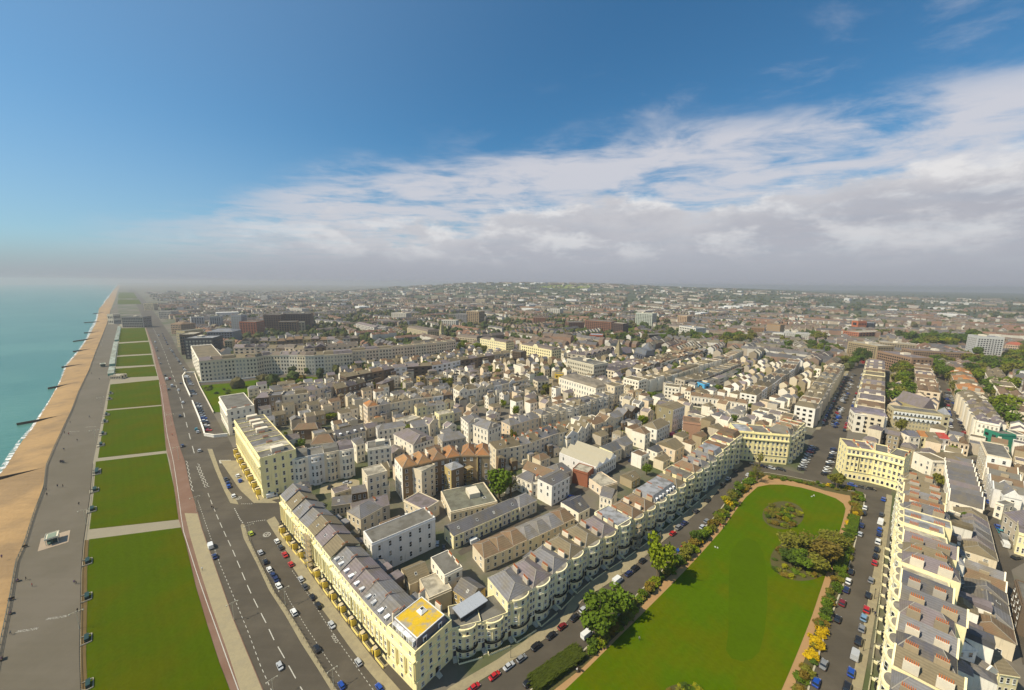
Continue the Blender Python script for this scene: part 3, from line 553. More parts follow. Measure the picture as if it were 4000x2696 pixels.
fc = sum(fpts, Vector()) / 8; fvs = [fc.lerp(q, t_) for t_ in (1, .66, .33) for q in fpts] + [fc]; fvs = [Vector((q.x, q.y, max(0, hill(q.x, q.y)) + 1.5)) for q in fvs]
struct('sunlit_field', mesh_from('sunlit_field', fvs, [(r_ * 8 + k_, r_ * 8 + (k_ + 1) % 8, r_ * 8 + 8 + (k_ + 1) % 8, r_ * 8 + 8 + k_) for r_ in range(2) for k_ in range(8)] + [(16 + k_, 16 + (k_ + 1) % 8, 24) for k_ in range(8)], [mat('crop_field', (.20, .24, .03), 1.0, .1, .01)]))
# ------------------------------------------------------------------ buildings
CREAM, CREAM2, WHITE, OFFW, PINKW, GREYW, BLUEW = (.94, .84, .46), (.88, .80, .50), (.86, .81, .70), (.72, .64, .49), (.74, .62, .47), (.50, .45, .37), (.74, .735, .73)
BROWN, DBRICK, RBRICK, OCHRE, ORNG, SKYB = (.21, .15, .095), (.14, .105, .075), (.30, .12, .07), (.50, .38, .16), (.55, .25, .05), (.10, .42, .72)
SLATE, SLATE2, PURPLE, BROWNR, ORANGE, OLIVE, FELT, LEAD, PALE, RED = (.135, .135, .15), (.19, .19, .205), (.19, .165, .18), (.20, .130, .08), (.40, .175, .06), (.195, .162, .105), (.165, .16, .145), (.30, .315, .35), (.42, .39, .32), (.42, .06, .05)
def ring_mesh(m_):
    def f():
        b = MB(); t = .022
        b.box(-.5, .5, -.5, -.5 + t, 0, 1); b.box(-.5, .5, .5 - t, .5, 0, 1); b.box(-.5, -.5 + t, -.5 + t, .5 - t, 0, 1); b.box(.5 - t, .5, -.5 + t, .5 - t, 0, 1); return b.mesh('parapet', [m_])
    return kit(('ring', m_.name), f)
def facing(n, p): return n.dot(Vector((-p.x, -p.y, 0))) > 0
NOBJ = {'win': 0}
def windows(root, c, rz, width, floors, cols, wcol=None, arch=False, ww=1.15, skip=0.0, xs=None):
    """floors: list of (z of sill, height); windows on the face whose centre is c, turned by rz"""
    ca, sa = math.cos(rz), math.sin(rz)
    for j, fl in enumerate(floors):
        z, hh = fl[0], fl[1]; me = window_mesh(arch if isinstance(arch, bool) else j in arch)
        for i in range(cols):
            if skip and random.random() < skip: continue
            s = (xs[i] if xs else (-.5 + (i + .5) / cols)) * width
            link('window', me, root, (c[0] + ca * s, c[1] + sa * s, z), (ww, 1, hh), rz); NOBJ['win'] += 1
def chimney(root, x, y, z, ln, hh, col, pots=5, m_=brickw, along_y=True, t=.75, sc=1.0):
    s = link('chimney', box_mesh(m_), root, (x, y, z), (t, ln, hh) if along_y else (ln, t, hh), 0, col)
    if pots:
        o = bpy.data.objects.new('pot_row', pots_mesh(pots)); COL.objects.link(o); o.parent = s; o['kind'] = 'stuff'
        o.location = (0, 0, 1); pw, ph = ln * .92, .9 * sc
        if along_y: o.rotation_euler = (0, 0, math.pi / 2); o.scale = (.92, pw / t, ph / hh)
        else: o.scale = (.92, pw / t, ph / hh)
    return s
def warm(c): return (min(.97, c[0] * 1.03), c[1] * .99, c[2] * .92)
def building(PL, PR, h, d, label, cat='house', name='terraced_house', group=None, wall=WHITE, wm=stucco, roof='gable', rcol=SLATE, rh=None, st=3, cols=None, ends=True, chim=2, pots=5,
             bow=False, grand=False, rear=0, dorm=0, cornice=True, backwin=True, ww=None, endcol=None, ecols=None, balc=False, door=None, porch=False, glassy=False, rearcol=None, wtop=.93, frontwin=True, sc=None, ext=False):
    PL, PR = Vector((PL.x, PL.y, 0)), Vector((PR.x, PR.y, 0)); v = PR - PL; w = v.length; ang = math.atan2(v.y, v.x); mid = (PL + PR) / 2; D = mid.length
    wall = warm(wall); rcol = warm(rcol)
    inn = Vector((-v.y, v.x, 0)).normalized(); lvl = 0 if D < 200 else (1 if D < 345 else 2); sc = sc or lsc(mid.x, mid.y)
    mark([PL, PR, PR + inn * (d + rear), PL + inn * (d + rear)], 1)
    root = link(name, None, loc=mid, rz=ang); tag(root, label, cat, group)
    wo = link('wall', box_mesh(wm), root, (0, d / 2, -.3), (w - .03, d, h + .3), 0, wall)
    cols = cols or max(1, round(w / 2.7 / sc)); fh = h / (st + .12); ww = (ww or min(1.25, w / sc / cols * .45)) * sc
    floors = [(k * fh + fh * .28, fh * (.62 if k == 1 and st > 3 else .52)) for k in range(st)]
    if glassy: floors = [(k * fh + fh * .25, fh * .6) for k in range(st)]
    front_seen = facing(-inn, mid)
    # --- windows
    if frontwin and (front_seen or D < 160):
        if lvl < 2 and not glassy:
            if not bow: windows(root, (0, 0), 0, w * .94, floors, cols, ww=ww, arch={0} if grand else False, skip=.03)
        else:
            o = link('window_grid', grid_mesh(cols, st, .6 if glassy else .45, .6 if glassy else .5), root, (0, -.01, .2), (w * .94, 1, h * wtop)); o['kind'] = 'stuff'
    if backwin and facing(inn, mid + inn * d):
        if lvl < 2: windows(root, (0, d), math.pi, w * .9, floors, cols, ww=ww, skip=.2)
        else: o = link('window_grid', grid_mesh(cols, st), root, (0, d + .01, .2), (w * .9, 1, h * wtop), math.pi); o['kind'] = 'stuff'
    if ends:
        e = ecols or max(1, round(d / 4.2 / sc))
        for sgn, rz in ((-1, -math.pi / 2), (1, math.pi / 2)):
            if ends in ('L', 'R') and (ends == 'L') != (sgn < 0): continue
            nrm = v.normalized() * sgn; c = mid + inn * d / 2 + nrm * w / 2
            if facing(nrm, c):
                if endcol: link('end_wall', box_mesh(wm), root, (sgn * (w / 2 + .02), d / 2, -.2), (.12, d - .02, h + .18), 0, endcol)
                if lvl < 2 and not glassy: windows(root, (sgn * (w / 2 + (.08 if endcol else 0)), d / 2), rz, d * .9, floors, e, ww=ww, skip=.22 if not grand else 0)
                else: o = link('window_grid', grid_mesh(e, st, .5, .5), root, (sgn * (w / 2 + .1), d / 2, .2), (d * .9, 1, h * wtop), rz); o['kind'] = 'stuff'
    # --- front dressing
    if bow:
        bw, bd = w * .62, min(1.5 * sc, w * .19); hb = h * .985
        link('bow', bow_mesh(wm), root, (0, .02, -.2), (bw, bd, hb), 0, wall); link('bow_roof', bow_mesh(flatroof), root, (0, .1, hb - .19 + (.48 if lvl == 0 else .02)), (bw - .3, bd - .15, .08), 0, (.28, .25, .2))
        for j, (z, hh) in enumerate(floors):
            if z > hb: continue
            for a in (-52, 0, 52):
                ar = R(a); x, y = .5 * bw * math.sin(ar), -bd * math.cos(ar); nx, ny = math.sin(ar) / (.5 * bw), math.cos(ar) / bd
                if lvl < 2: link('window', window_mesh(j == 3), root, (x * 1.005, y * 1.005, z), (ww, 1, hh), math.atan2(nx, ny))
            if lvl == 0 and j > 0:
                for sx in (-.44, .44): link('window', window_mesh(), root, (sx * w, 0, z), (.8, 1, hh * .9))
        if lvl < 2:
            if lvl == 0:
                link('cornice', bow_mesh(wm), root, (0, 0, h * .775), (bw + .7 * sc, bd + .42 * sc, h * .03), 0, jit(wall, .02))
                link('parapet', bow_mesh(wm), root, (0, 0, hb - .2), (bw + .35, bd + .2, .45), 0, wall)
                for sx in (-1, 1):
                    for aa in (24,):
                        x, y = sx * .5 * bw * math.sin(R(aa)), -bd * math.cos(R(aa)); link('column', col_mesh(wm), root, (x * 1.06, y * 1.07, h * .30), (.5 * sc, .5 * sc, h * .47), 0, wall)
                link('string_course', bow_mesh(wm), root, (0, 0, h * .27), (bw + .3, bd + .18, .3), 0, wall)
                link('balcony', rail_mesh(darkm), root, (0, 0, h * .272), (bw + 1.2 * sc, bd + .7 * sc, 1.0 * sc))
                link('door', box_mesh(doorm), root, (-w * .42, -.04, .3), (1.1 * sc, .14, 2.4 * sc), 0, door or random.choice([(.01, .01, .012), (.03, .03, .05), (.05, .02, .015)]))
                link('steps', steps_mesh(), root, (-w * .42, 0, -.05), (1.5 * sc, 2.1 * sc, .9 * sc)); link('steps_wall', box_mesh(stucco), root, (-w * .42 + 1.0 * sc, -1.4 * sc, 0), (.2, 2.8 * sc, .9 * sc), 0, CREAM2)
                link('area_wall', box_mesh(stucco), root, (w * .08, -3.0 * sc, 0), (w * .8, .2, .6 * sc), 0, CREAM2); link('area_rail', rail_mesh(darkm, False), root, (w * .08, -3.0 * sc, .6 * sc), (w * .8, .05, .7 * sc))
            else: link('cornice', bow_mesh(wm), root, (0, 0, h * .80), (bw + .7, bd + .4, h * .035), 0, wall)
        link('eaves_cornice', box_mesh(wm), root, (0, .1, h * .93), (w - .01, .55, h * .03), 0, wall)
    elif grand:
        for zf, pr, th in ((.775, .75, .035), (.27, .35, .02), (.965, .3, .035)): link('cornice', box_mesh(wm), root, (0, -pr / 2 + .02, h * zf), (w - .01, pr, h * th), 0, wall)
        if grand in (2, 3) and lvl < 2:
            ncol = cols + 1
            for i in range(ncol): link('column' if grand == 2 else 'pilaster', col_mesh(wm) if grand == 2 else box_mesh(wm), root, ((-.5 + i / (ncol - 1)) * (w * .94) if ncol > 1 else 0, -.35 if grand == 2 else -.1, h * .29), (.8 * sc, .8 * sc if grand == 2 else .22, h * .49), 0, wall)
        if balc: link('balcony', rail_mesh(darkm, False), root, (0, 0, h * .262), (w * .98, 1.1 * sc, 1.0 * sc))
        if porch:
            px = -w * .25; pd = 2.1 * sc; pw = 2.5 * sc; ph = 2.9 * sc
            link('porch', box_mesh(stucco), root, (px, -pd / 2, 0), (pw, pd, ph), 0, (.84, .62, .10)); link('porch_canopy', bow_mesh(stucco, 12), root, (px, -.1, ph), (pw * 1.15, pd * 1.05, .3 * sc), 0, (.60, .50, .32))
            link('door', box_mesh(doorm), root, (px, -pd - .03, .15), (1.0 * sc, .1, 2.1 * sc), 0, (.02, .015, .012))
            for sx in (-.5, .5): link('canopy_rail', box_mesh(darkm), root, (px + sx * pw, -pd / 2, ph + .3 * sc), (.07, pd * .95, .45 * sc))
            link('area_wall', box_mesh(stucco), root, (w * .2, -pd - .1, 0), (w * .58, .22, .75 * sc), 0, (.80, .63, .20)); link('area_floor', box_mesh(pavem), root, (w * .2, -pd / 2, .02), (w * .56, pd - .2, .04)); link('area_pit_shade', box_mesh(darkm), root, (w * .2, -pd * .35, .05), (w * .4, pd * .5, .05))  # no real pit: a flat dark slab paints the sunken area's shade
            link('bridge_wall', box_mesh(stucco), root, (-w * .47, -pd / 2, 0), (.2, pd, 1.2 * sc), 0, (.80, .63, .20))
    elif cornice:
        link('cornice', box_mesh(wm), root, (0, -.06, h * .955), (w - .01, .4, h * .035), 0, jit(wall, .03))
        if balc and lvl < 2: link('balcony', rail_mesh(darkm, False), root, (0, 0, h * .26), (w * .9, 1.0, 1.0))
    if door and not bow and lvl < 2: link('door', box_mesh(doorm), root, (w * .3, -.04, 0), (1.0 * sc, .12, 2.2 * sc), 0, door)
    # --- roof
    rh = rh if rh is not None else min(d, 11) * .30; top = h; rm = slate
    if roof == 'gable':
        link('roof', gable_mesh(slate, wm), root, (0, d / 2, h - .02), (w - .02, d + .3, rh), 0, rcol)
        if lvl < 2: link('ridge', ridge_mesh('gable'), root, (0, d / 2, h - .02), (w - .02, d + .3, rh))
        if lvl == 0 and random.random() < .6:
            o = link('rooflight', rooflight_mesh(), root, (w * random.uniform(-.3, .3), d * .24, h + rh * .47), (.9 * sc, 1.2 * sc, 1)); o.rotation_euler = (math.atan2(rh, d / 2 + .15), 0, 0)
    elif roof == 'm':
        for q in (.25, .75): link('roof', gable_mesh(slate, brickw), root, (0, d * q, h - .02), (w - .02, d * .5, rh * .85), 0, jit(rcol, .1))
    elif roof == 'cross': link('roof', gable_mesh(slate, wm), root, (0, d / 2, h - .02), (d + .2, w, rh), math.pi / 2, rcol); lvl < 2 and link('verge', gable_mesh(wm, wm), root, (0, -.02, h), (.35, w + .1, rh + .22), math.pi / 2, wall); lvl < 2 and link('verge', gable_mesh(wm, wm), root, (0, d + .02, h), (.35, w + .1, rh + .22), math.pi / 2, wall)
    elif roof == 'hip': link('roof', hip_mesh(slate, .22 if w < d * 1.3 else .32), root, (0, d / 2, h - .02), (w + .3, d + .3, rh), 0, rcol); lvl < 2 and link('ridge', ridge_mesh('hip', .22 if w < d * 1.3 else .32), root, (0, d / 2, h - .02), (w + .3, d + .3, rh))
    elif roof == 'pyr': link('roof', hip_mesh(slate, .01), root, (0, d / 2, h - .02), (w + .3, d + .3, rh), 0, rcol)
    elif roof == 'hipx': link('roof', hip_mesh(slate, .24), root, (0, d / 2, h - .02), (d, w - .02, rh), math.pi / 2, rcol); lvl < 2 and link('ridge', ridge_mesh('hip', .24), root, (0, d / 2, h - .02), (d, w - .02, rh), math.pi / 2)
    elif roof == 'mansard': link('roof', mansard_mesh(slate, flatroof), root, (0, d / 2, h - .02), (w - .02, d - .6, rh), 0, rcol)
    elif roof == 'butterfly': link('roof', butterfly_mesh(slate, wm), root, (0, d / 2, h - .3), (w - .02, d, 1.3), 0, rcol); rh = .8
    else:
        link('roof', box_mesh(flatroof), root, (0, d / 2, h - .02), (w - .3, d - .3, .22), 0, rcol); link('parapet', ring_mesh(wm), root, (0, d / 2, h - .01), (w - .01, d, .6 * sc), 0, wall); rh = .3
        if roof == 'flat+':
            link('roof_hut', box_mesh(wm), root, (w * random.uniform(-.2, .2), d * .55, h), (min(5, w * .4), d * .35, 2.4), 0, jit(OFFW)); link('hatch', rooflight_mesh(), root, (w * .3, d * .3, h + .2), (1.3, 1.3, 1))
    if dorm and lvl < 2:
        for i in range(dorm): link('dormer', dormer_mesh(), root, ((-.5 + (i + .5) / dorm) * w * .9, .45, h + .05), (1.1 * sc, 2.0 * sc, min(rh, 1.7 * sc)))
    if lvl < 1 and roof in ('gable', 'hip', 'mansard') and random.random() < .55 and D < 170: 
        link('rooflight', rooflight_mesh(), root, (w * random.uniform(-.2, .2), d * .62, h + rh * (.86 if roof == 'mansard' else .80)), (1.0, 1.3, 1)) if roof == 'mansard' else None
    cc = random.choice([OFFW, (.42, .34, .22), (.33, .27, .18), (.45, .40, .32)])
    if chim:
        ys = [.5] if chim == 1 else [.26, .74]
        for q in ys[:chim]: chimney(root, w / 2 - .4, d * q, h - .5, min(3.0 * sc, d * .24), rh * .62 + 1.25 * sc, jit(cc, .1), (pots if lvl < 2 and pots else 0), t=.75 * sc, sc=sc)
    if ext:       # closet wing and lean-to towards the yard
        ew, ed, eh = w * random.uniform(.4, .55), random.uniform(2.5, 4.5) * sc, h * random.uniform(.45, .8); ex = random.choice([-1, 1]) * (w - ew) * .45
        s = link('closet_wing', box_mesh(wm), root, (ex, -ed / 2, 0), (ew, ed, eh), 0, jit(warm(random.choice([WHITE, OFFW, PINKW, wall, BROWN])), .08)); link('closet_roof', random.choice([box_mesh(flatroof), hip_mesh(slate, .1), hip_mesh(slate, .1)]), root, (ex, -ed / 2, eh), (ew + .2, ed + .2, random.uniform(.3, 1.5) * sc), 0, jit(rcol, .2))
        if lvl < 2: windows(root, (ex, -ed), 0, ew, [f_ for f_ in floors if f_[0] + f_[1] < eh], 1, ww=ww)
        link('lean_to', box_mesh(wm), root, (-ex, -ed * .35, 0), (w - ew - .1, ed * .7, h * random.uniform(.15, .35)), 0, jit(warm(OFFW), .1))
    if rear:
        rw, rhh = w * .5, h * random.uniform(.32, .58); x0 = random.choice([-1, 1]) * w * .24
        s = link('rear_wing', box_mesh(wm), root, (x0, d + rear / 2, 0), (rw, rear, rhh), 0, jit(rearcol or wall, .12)); link('rear_roof', random.choice([hip_mesh(slate, .1), box_mesh(flatroof), gable_mesh(slate, wm)]), root, (x0, d + rear / 2, rhh), (rw + .2, rear + .1, random.uniform(.6, 1.8)), 0, jit(rcol, .2))
    return root
LS = [1.0]
def hs(px, py):
    b_ = float(np.interp(py, [1700, 1850, 2000, 2200, 2400, 2700], [1, .97, .90, .82, .75, .66])); w_ = min(1, max(0, (px - 2600) / 800)); return b_ * (1 - w_) + (.6 * b_ + .4) * w_
def row(pts, n, h, d, desc, where, walls=(WHITE,), roofs=('gable',), rcols=(SLATE,), group=None, jh=.25, cat='house', name='terraced_house', start=0, each=None, **kw):
    """terrace of n houses along the eaves line pts (left to right as one faces it)"""
    P = resample([Vector((p.x, p.y, 0)) for p in pts], n + 1); out = []; S_ = LS[0]; LS[0] = 1.0
    for i in range(n):
        k = dict(kw); 
        if each: k.update(each(i) or {})
        k.setdefault('wall', jit(random.choice(walls), .05)); k.setdefault('roof', random.choice(roofs)); k.setdefault('rcol', jit(random.choice(rcols), .12))
        hh = k.pop('h', h + random.uniform(-jh, jh)) * S_; dd = k.pop('d', d) * (1 + S_) / 2
        if k.get('rh') is not None: k['rh'] = k['rh'] * S_
        if k.get('ends', True) is True: k['ends'] = 'L' if i == 0 else ('R' if i == n - 1 else False)
        out.append(building(P[i], P[i + 1], hh, dd, '%s %s %s' % (ordn(i + start), desc, where), cat, name, group or (desc + 's'), **k))
    return out
def EL(h, *pts):
    q = [src(*p_) for p_ in pts]; LS[0] = hs(sum(a_[0] for a_ in q) / len(q), sum(a_[1] for a_ in q) / len(q))
    return [G(t, x, y, h * LS[0]) for t, x, y in pts]
# ---- 1. seafront terrace with giant columns, near block
def offset_line(P, off):
    out = []
    for k_, p_ in enumerate(P):
        d_ = (P[min(len(P) - 1, k_ + 1)] - P[max(0, k_ - 1)]).normalized(); o_ = off if not callable(off) else off(k_ / (len(P) - 1)); out.append(Vector((p_.x, p_.y, 0)) + Vector((-d_.y, d_.x, 0)) * o_)
    return out
fr = offset_line([G(*q) for q in [('2', 330, 850), ('2', 480, 1110), ('3', 440, 20), ('3', 720, 420), ('3', 985, 785), ('3', 1240, 1120), ('3', 1400, 1320)]], lambda t_: .3 + 1.7 * min(1, t_ * 3))
cend = G('S', 1628, 2711); HF_ = lambda t_: float(np.interp(t_, [0, .35, .7, 1], [15.4, 13.0, 11.6, 11.4])); fr = resample(fr, 40)
def e_front(i):
    sec = 2 if i in (0, 1, 4, 5, 6, 9, 12, 13) else 3
    return dict(grand=sec, h=HF_((i + .5) / 13) + (.6 if i in (4, 5, 6) else 0), balc=i not in (5, 12, 13), rcol=[SLATE2, OLIVE, SLATE2, SLATE2, OLIVE, PURPLE, OLIVE, SLATE2, PURPLE, PURPLE, SLATE2, SLATE2, SLATE2][i % 13], dorm=2 if i > 6 else 0, rh=3.2 - .1 * i)
row(fr, 12, 12, 9.5, 'cream columned seafront house', 'from the side road, in the nearest terrace', walls=(CREAM, (.92, .80, .44), (.90, .84, .52)), roofs=('gable',), st=5, cols=3, rear=6, rearcol=OLIVE, porch=True, pots=8, chim=1, each=e_front, group='columned houses of the near seafront terrace', name='columned_house', ww=1.25)
# corner house with the lichened flat roof
H1 = 11.5; cA = fr[-1]; cB = Vector((cend.x, cend.y, 0)); cdir = (cB - cA).normalized(); CW = (cB - cA).length; cS = G('1', 940, 800, H1); CD = max(9.0, (Vector((cS.x, cS.y, 0)) - cB).dot(Vector((-cdir.y, cdir.x, 0))))
b = building(cA, cB, H1, CD, 'cream corner house with yellow lichened flat roof and glass lantern', 'house', 'corner_house', None, wall=CREAM, roof='flat', rcol=FELT, st=5, cols=3, grand=2, ecols=4, chim=0, ends='R', ww=1.3)
rw, rd = CW * .86, CD * .84
link('attic_wall', mansard_mesh(slate, slate, .44), b, (0, CD / 2, H1 + .2), (rw, rd, 1.9), 0, PURPLE)
link('lichened_roof', box_mesh(lichen), b, (0, CD / 2, H1 + 2.08), (rw * .9, rd * .86, .15)); link('roof_kerb', ring_mesh(whitep), b, (0, CD / 2, H1 + 2.08), (rw * .94, rd * .9, .28))
lt = link('roof_lantern', hip_mesh(whitep, .01), b, (-.8, CD * .62, H1 + 2.5), (2.0, 2.0, 1.0)); link('lantern_base', box_mesh(whitep), b, (-.8, CD * .62, H1 + 2.2), (2.1, 2.1, .32)); link('lantern_pane', hip_mesh(glassm, .01), b, (-.8, CD * .62, H1 + 2.58), (1.7, 1.7, .98))
for k_ in range(4): link('dormer', dormer_mesh(), b, ((k_ - 1.5) * CW * .19, .5, H1 + .2), (CW * .15, 1.2, 1.7))
for q_ in (.3, .72): link('dormer', dormer_mesh(), b, (CW * .44, CD * q_, H1 + .2), (1.0, 1.2, 1.5), math.pi / 2)
for q_ in (.2, .93): chimney(b, -CW * .46, CD * q_, H1, 2.0, 3.1, OFFW, 7, t=.5, sc=.66)
chimney(b, CW * .1, CD * .96, H1, 2.2, 2.9, OFFW, 7, along_y=False, t=.5, sc=.66)
for z_ in (.77, .27): link('cornice', box_mesh(stucco), b, (CW / 2 + .1, CD / 2, H1 * z_), (.35, CD - .1, H1 * .03), 0, CREAM)
link('door', box_mesh(doorm), b, (CW / 2 + .05, CD * .55, .2), (.12, .9, 1.8), 0, (.02, .015, .012)); link('steps', steps_mesh(), b, (CW / 2, CD * .55, -.05), (1.2, 1.6, .6), math.pi / 2)
# ---- 2. west side of the garden square
inn0 = Vector((-cdir.y, cdir.x, 0)); W0 = cB + inn0 * CD
wl_ = [W0] + offset_line([G(*q) for q in [('1', 1390, 1200), ('1', 2213, 640), ('G', 420, 900), ('G', 830, 640), ('G', 1130, 400), ('G', 1400, 170)]], 2.7) + [G('C', 1632, 1385)]
wl_ = [wl_[0].lerp(Vector((p_.x, p_.y, 0)), 1) for p_ in wl_]; WL = resample([Vector((p_.x, p_.y, 0)) for p_ in wl_], 60); WLEN = sum((b_ - a_).length for a_, b_ in zip(WL, WL[1:]))
# straighten gently
for _ in range(14): WL = [WL[0]] + [(WL[k_ - 1] + WL[k_] * 2 + WL[k_ + 1]) / 4 for k_ in range(1, 59)] + [WL[-1]]
kl = round(59 * 15.0 / WLEN); wd = (WL[20] - WL[kl]).normalized()
row(WL[:kl + 1], 2, 8.6, 7.5, 'lower cream bow-fronted house', 'beside the yellow-roofed corner house', walls=(CREAM2,), roofs=('flat',), rcols=(FELT,), st=4, cols=2, bow=1, rear=0, chim=0, ww=1.05, name='bow_fronted_house')
HW = lambda t_: float(np.interp(t_, [0, .3, .6, .85, 1], [12.0, 11.3, 11.9, 13.8, 16.3]))
def e_west(i):
    t = {0: ('hipx', SLATE2), 1: ('hipx', PURPLE), 2: ('hipx', SLATE2), 3: ('hipx', OLIVE), 4: ('hipx', OLIVE), 5: ('hipx', PURPLE), 6: ('flat', LEAD), 7: ('hipx', BROWNR), 8: ('hipx', BROWNR), 9: ('mansard', LEAD), 10: ('mansard', LEAD), 11: ('hipx', OLIVE), 12: ('flat', FELT)}.get(i)
    dct = dict(h=HW((i + .5) / nW) + (.7 if i in (6, 12, 13) else 0)); 
    if t: dct.update(roof=t[0], rcol=t[1])
    if i in (9, 10): dct.update(rh=2.6, dorm=3)
    return dct
nW = 20
row(WL[kl:], nW, 12, 11, 'cream bow-fronted house', 'from the seafront on the west side of the square', walls=(CREAM2, (.82, .73, .44), (.86, .80, .55)), roofs=('hipx', 'mansard', 'flat', 'hipx'), rcols=(SLATE2, OLIVE, PURPLE, BROWNR, LEAD), rh=2.2, st=5, cols=2, bow=1, rear=5, pots=7, chim=2, each=e_west, ww=1.15, rearcol=OFFW, name='bow_fronted_house', group='bow-fronted houses on the west side of the square')
# zinc roof box standing on the lower houses
zr = WL[0].lerp(WL[kl], .32) + Vector((-wd.y, wd.x, 0)) * 2.2
zb = link('rooftop_extension', None, loc=(zr.x, zr.y, 8.6), rz=math.atan2(wd.y, wd.x)); tag(zb, 'glazed rooftop room with pale zinc roof above the lower bow houses', 'rooftop room')
link('wall', box_mesh(mat('dark_cladding', (.05, .052, .055))), zb, (2.6, 1.6, .05), (8.6, 3.6, 1.9)); link('zinc_roof', box_mesh(mat('zinc', (.36, .38, .41), .5, .08, .5, .06)), zb, (2.6, 1.6, 1.95), (9.2, 4.4, .18))
for k in range(9): link('roof_seam', box_mesh(mat('zinc', (.36, .38, .41))), zb, (-1.7 + k * 1.07, 1.6, 2.13), (.06, 4.3, .06))
wl = WLEN
# ---- 3. palace-fronted blocks at the far end of the square
H3 = 17.2
row(EL(H3, ('C', 1620, 1172), ('C', 2002, 1205)), 3, H3, 13, 'cream house of palace-fronted block', 'facing the garden, west of the far street', walls=(CREAM,), roofs=('flat',), rcols=(FELT, LEAD), st=5, cols=4, grand=3, rear=0, chim=2, pots=6, ww=1.15, name='palace_fronted_house', jh=.05)
p0, p1 = EL(H3, ('C', 2006, 1203), ('C', 2112, 1118)); row([p0, p1], 4, H3, 11, 'cream bow-fronted house', 'on the left of the far parking street', walls=(CREAM2,), roofs=('hipx', 'flat'), rcols=(OLIVE, FELT), st=5, cols=2, bow=1, rear=0, chim=2, pots=6, name='bow_fronted_house')
row(EL(H3, ('D', 757, 1288), ('D', 1000, 1325), ('D', 1172, 1372)), 4, H3, 13, 'cream house of palace-fronted block', 'facing the garden, east of the far street', walls=(CREAM,), roofs=('flat',), rcols=(FELT, PURPLE), st=5, cols=3, grand=3, rear=0, chim=2, pots=6, ww=1.15, name='palace_fronted_house', jh=.05)
# ---- 4. east side of the square (fronts face left)
H4 = 20.0
def e_east(i):
    t = [('hipx', OLIVE), ('hipx', OLIVE), ('cross', OLIVE), ('hipx', SLATE2), ('cross', BROWNR), ('hipx', SLATE), ('flat', LEAD), ('flat', LEAD), ('flat', PALE), ('cross', PURPLE), ('hipx', OLIVE), ('hipx', PURPLE), ('flat', PALE), ('cross', (.08, .085, .11)), ('cross', SLATE), ('hipx', PURPLE), ('cross', SLATE2), ('hipx', (.09, .09, .11)), ('cross', OLIVE), ('hipx', SLATE2), ('hipx', SLATE), ('flat', FELT)][i]
    return dict(roof=t[0], rcol=t[1], h=H4 + random.uniform(-.9, .7) + (1.2 if i in (6, 7) else 0), d=random.choice([9.5, 10, 10.5, 11.5]), rear=random.choice([4, 6, 8]), endcol=None)
row([G('S', *q, H4) for q in ((3530, 1850), (3526, 2100), (3508, 2400), (3474, 2690), (3445, 2880))], 22, H4, 10, 'cream bow-fronted house', 'from the far end on the east side of the square', walls=(CREAM2,), rh=2.8, st=5, cols=2, bow=1, rearcol=WHITE, pots=7, chim=2, each=e_east, ww=1.1, name='bow_fronted_house', group='bow-fronted houses on the east side of the square')
# ---- helper for single buildings: eaves points of the face one sees
def one(label, h, d, a, b, cat='building', name='townhouse', **kw):
    P = EL(h, a, b); s_ = LS[0]; LS[0] = 1.0
    if kw.get('rh') is not None: kw['rh'] = kw['rh'] * s_
    return building(P[0], P[1], h * s_, d * (1 + s_) / 2, label, cat, name, **kw)
def tower(label, a, b, ybase, d, name='apartment_block', **kw):
    """block located by its foot: a, b top corners, ybase the tile row of the foot under a"""
    h = height_between(a[0], a[1], ybase, a[2]); return one(label, h, d, a, b, 'apartment block', name, **kw)
# behind the seafront terrace
one('long plain pale blue-white building with few windows behind the terrace', 14, 9, ('F', 790, 575), ('F', 1225, 392), wall=BLUEW, roof='flat', rcol=FELT, st=3, cols=6, chim=2)
one('small brown brick house with orange gable end', 8, 6.5, ('2', 1178, 410), ('2', 1375, 375), wall=BROWN, wm=brickw, endcol=ORNG, roof='gable', rcol=SLATE, st=2, cols=3, chim=0, name='mews_house')
one('tall narrow cream building with two pale curved flat roofs', 15, 9, ('K', 735, 1300), ('K', 980, 1232), wall=OFFW, roof='flat', rcol=PALE, st=4, cols=3, chim=0)
one('low cream annex with dark hatch beside the tall cream building', 8.5, 5, ('K', 905, 1425), ('K', 1000, 1415), wall=OFFW, roof='flat', rcol=PALE, st=2, cols=1, chim=0)
row(EL(17, ('K', 1165, 1190), ('K', 1500, 1105), ('K', 1860, 1035), ('M', 355, 560)), 6, 17, 12, 'tall house with orange hipped roof', 'from the left in the row behind', walls=((.34, .26, .16), BROWN, (.27, .20, .12)), wm=brickw, roofs=('hipx',), rcols=((.36, .17, .07), (.28, .15, .075), (.33, .18, .08)), rh=2.8, st=5, cols=2, chim=1, rear=0, endcol=WHITE, group='tall houses with orange roofs', pots=0)  # shaded faces painted as brown walls, the sunlit end as white
one('cream stair tower with blue sheet and scaffolding behind the orange roofs', 15.5, 6, ('K', 1400, 1240), ('K', 1568, 1150), wall=OFFW, roof='flat', rcol=PALE, st=5, cols=2, chim=0)
one('brown rear wing with grey pyramid roof behind the orange roofs', 14, 7, ('K', 1765, 1215), ('K', 1915, 1165), wall=BROWN, wm=brickw, roof='pyr', rcol=LEAD, st=4, cols=1, chim=0, endcol=OCHRE)
one('tall ochre and brown rear wing at the end of the orange roofs', 16, 6, ('M', 205, 590), ('M', 355, 560), wall=DBRICK, wm=brickw, roof='flat', rcol=OLIVE, st=5, cols=2, chim=0, endcol=OCHRE)
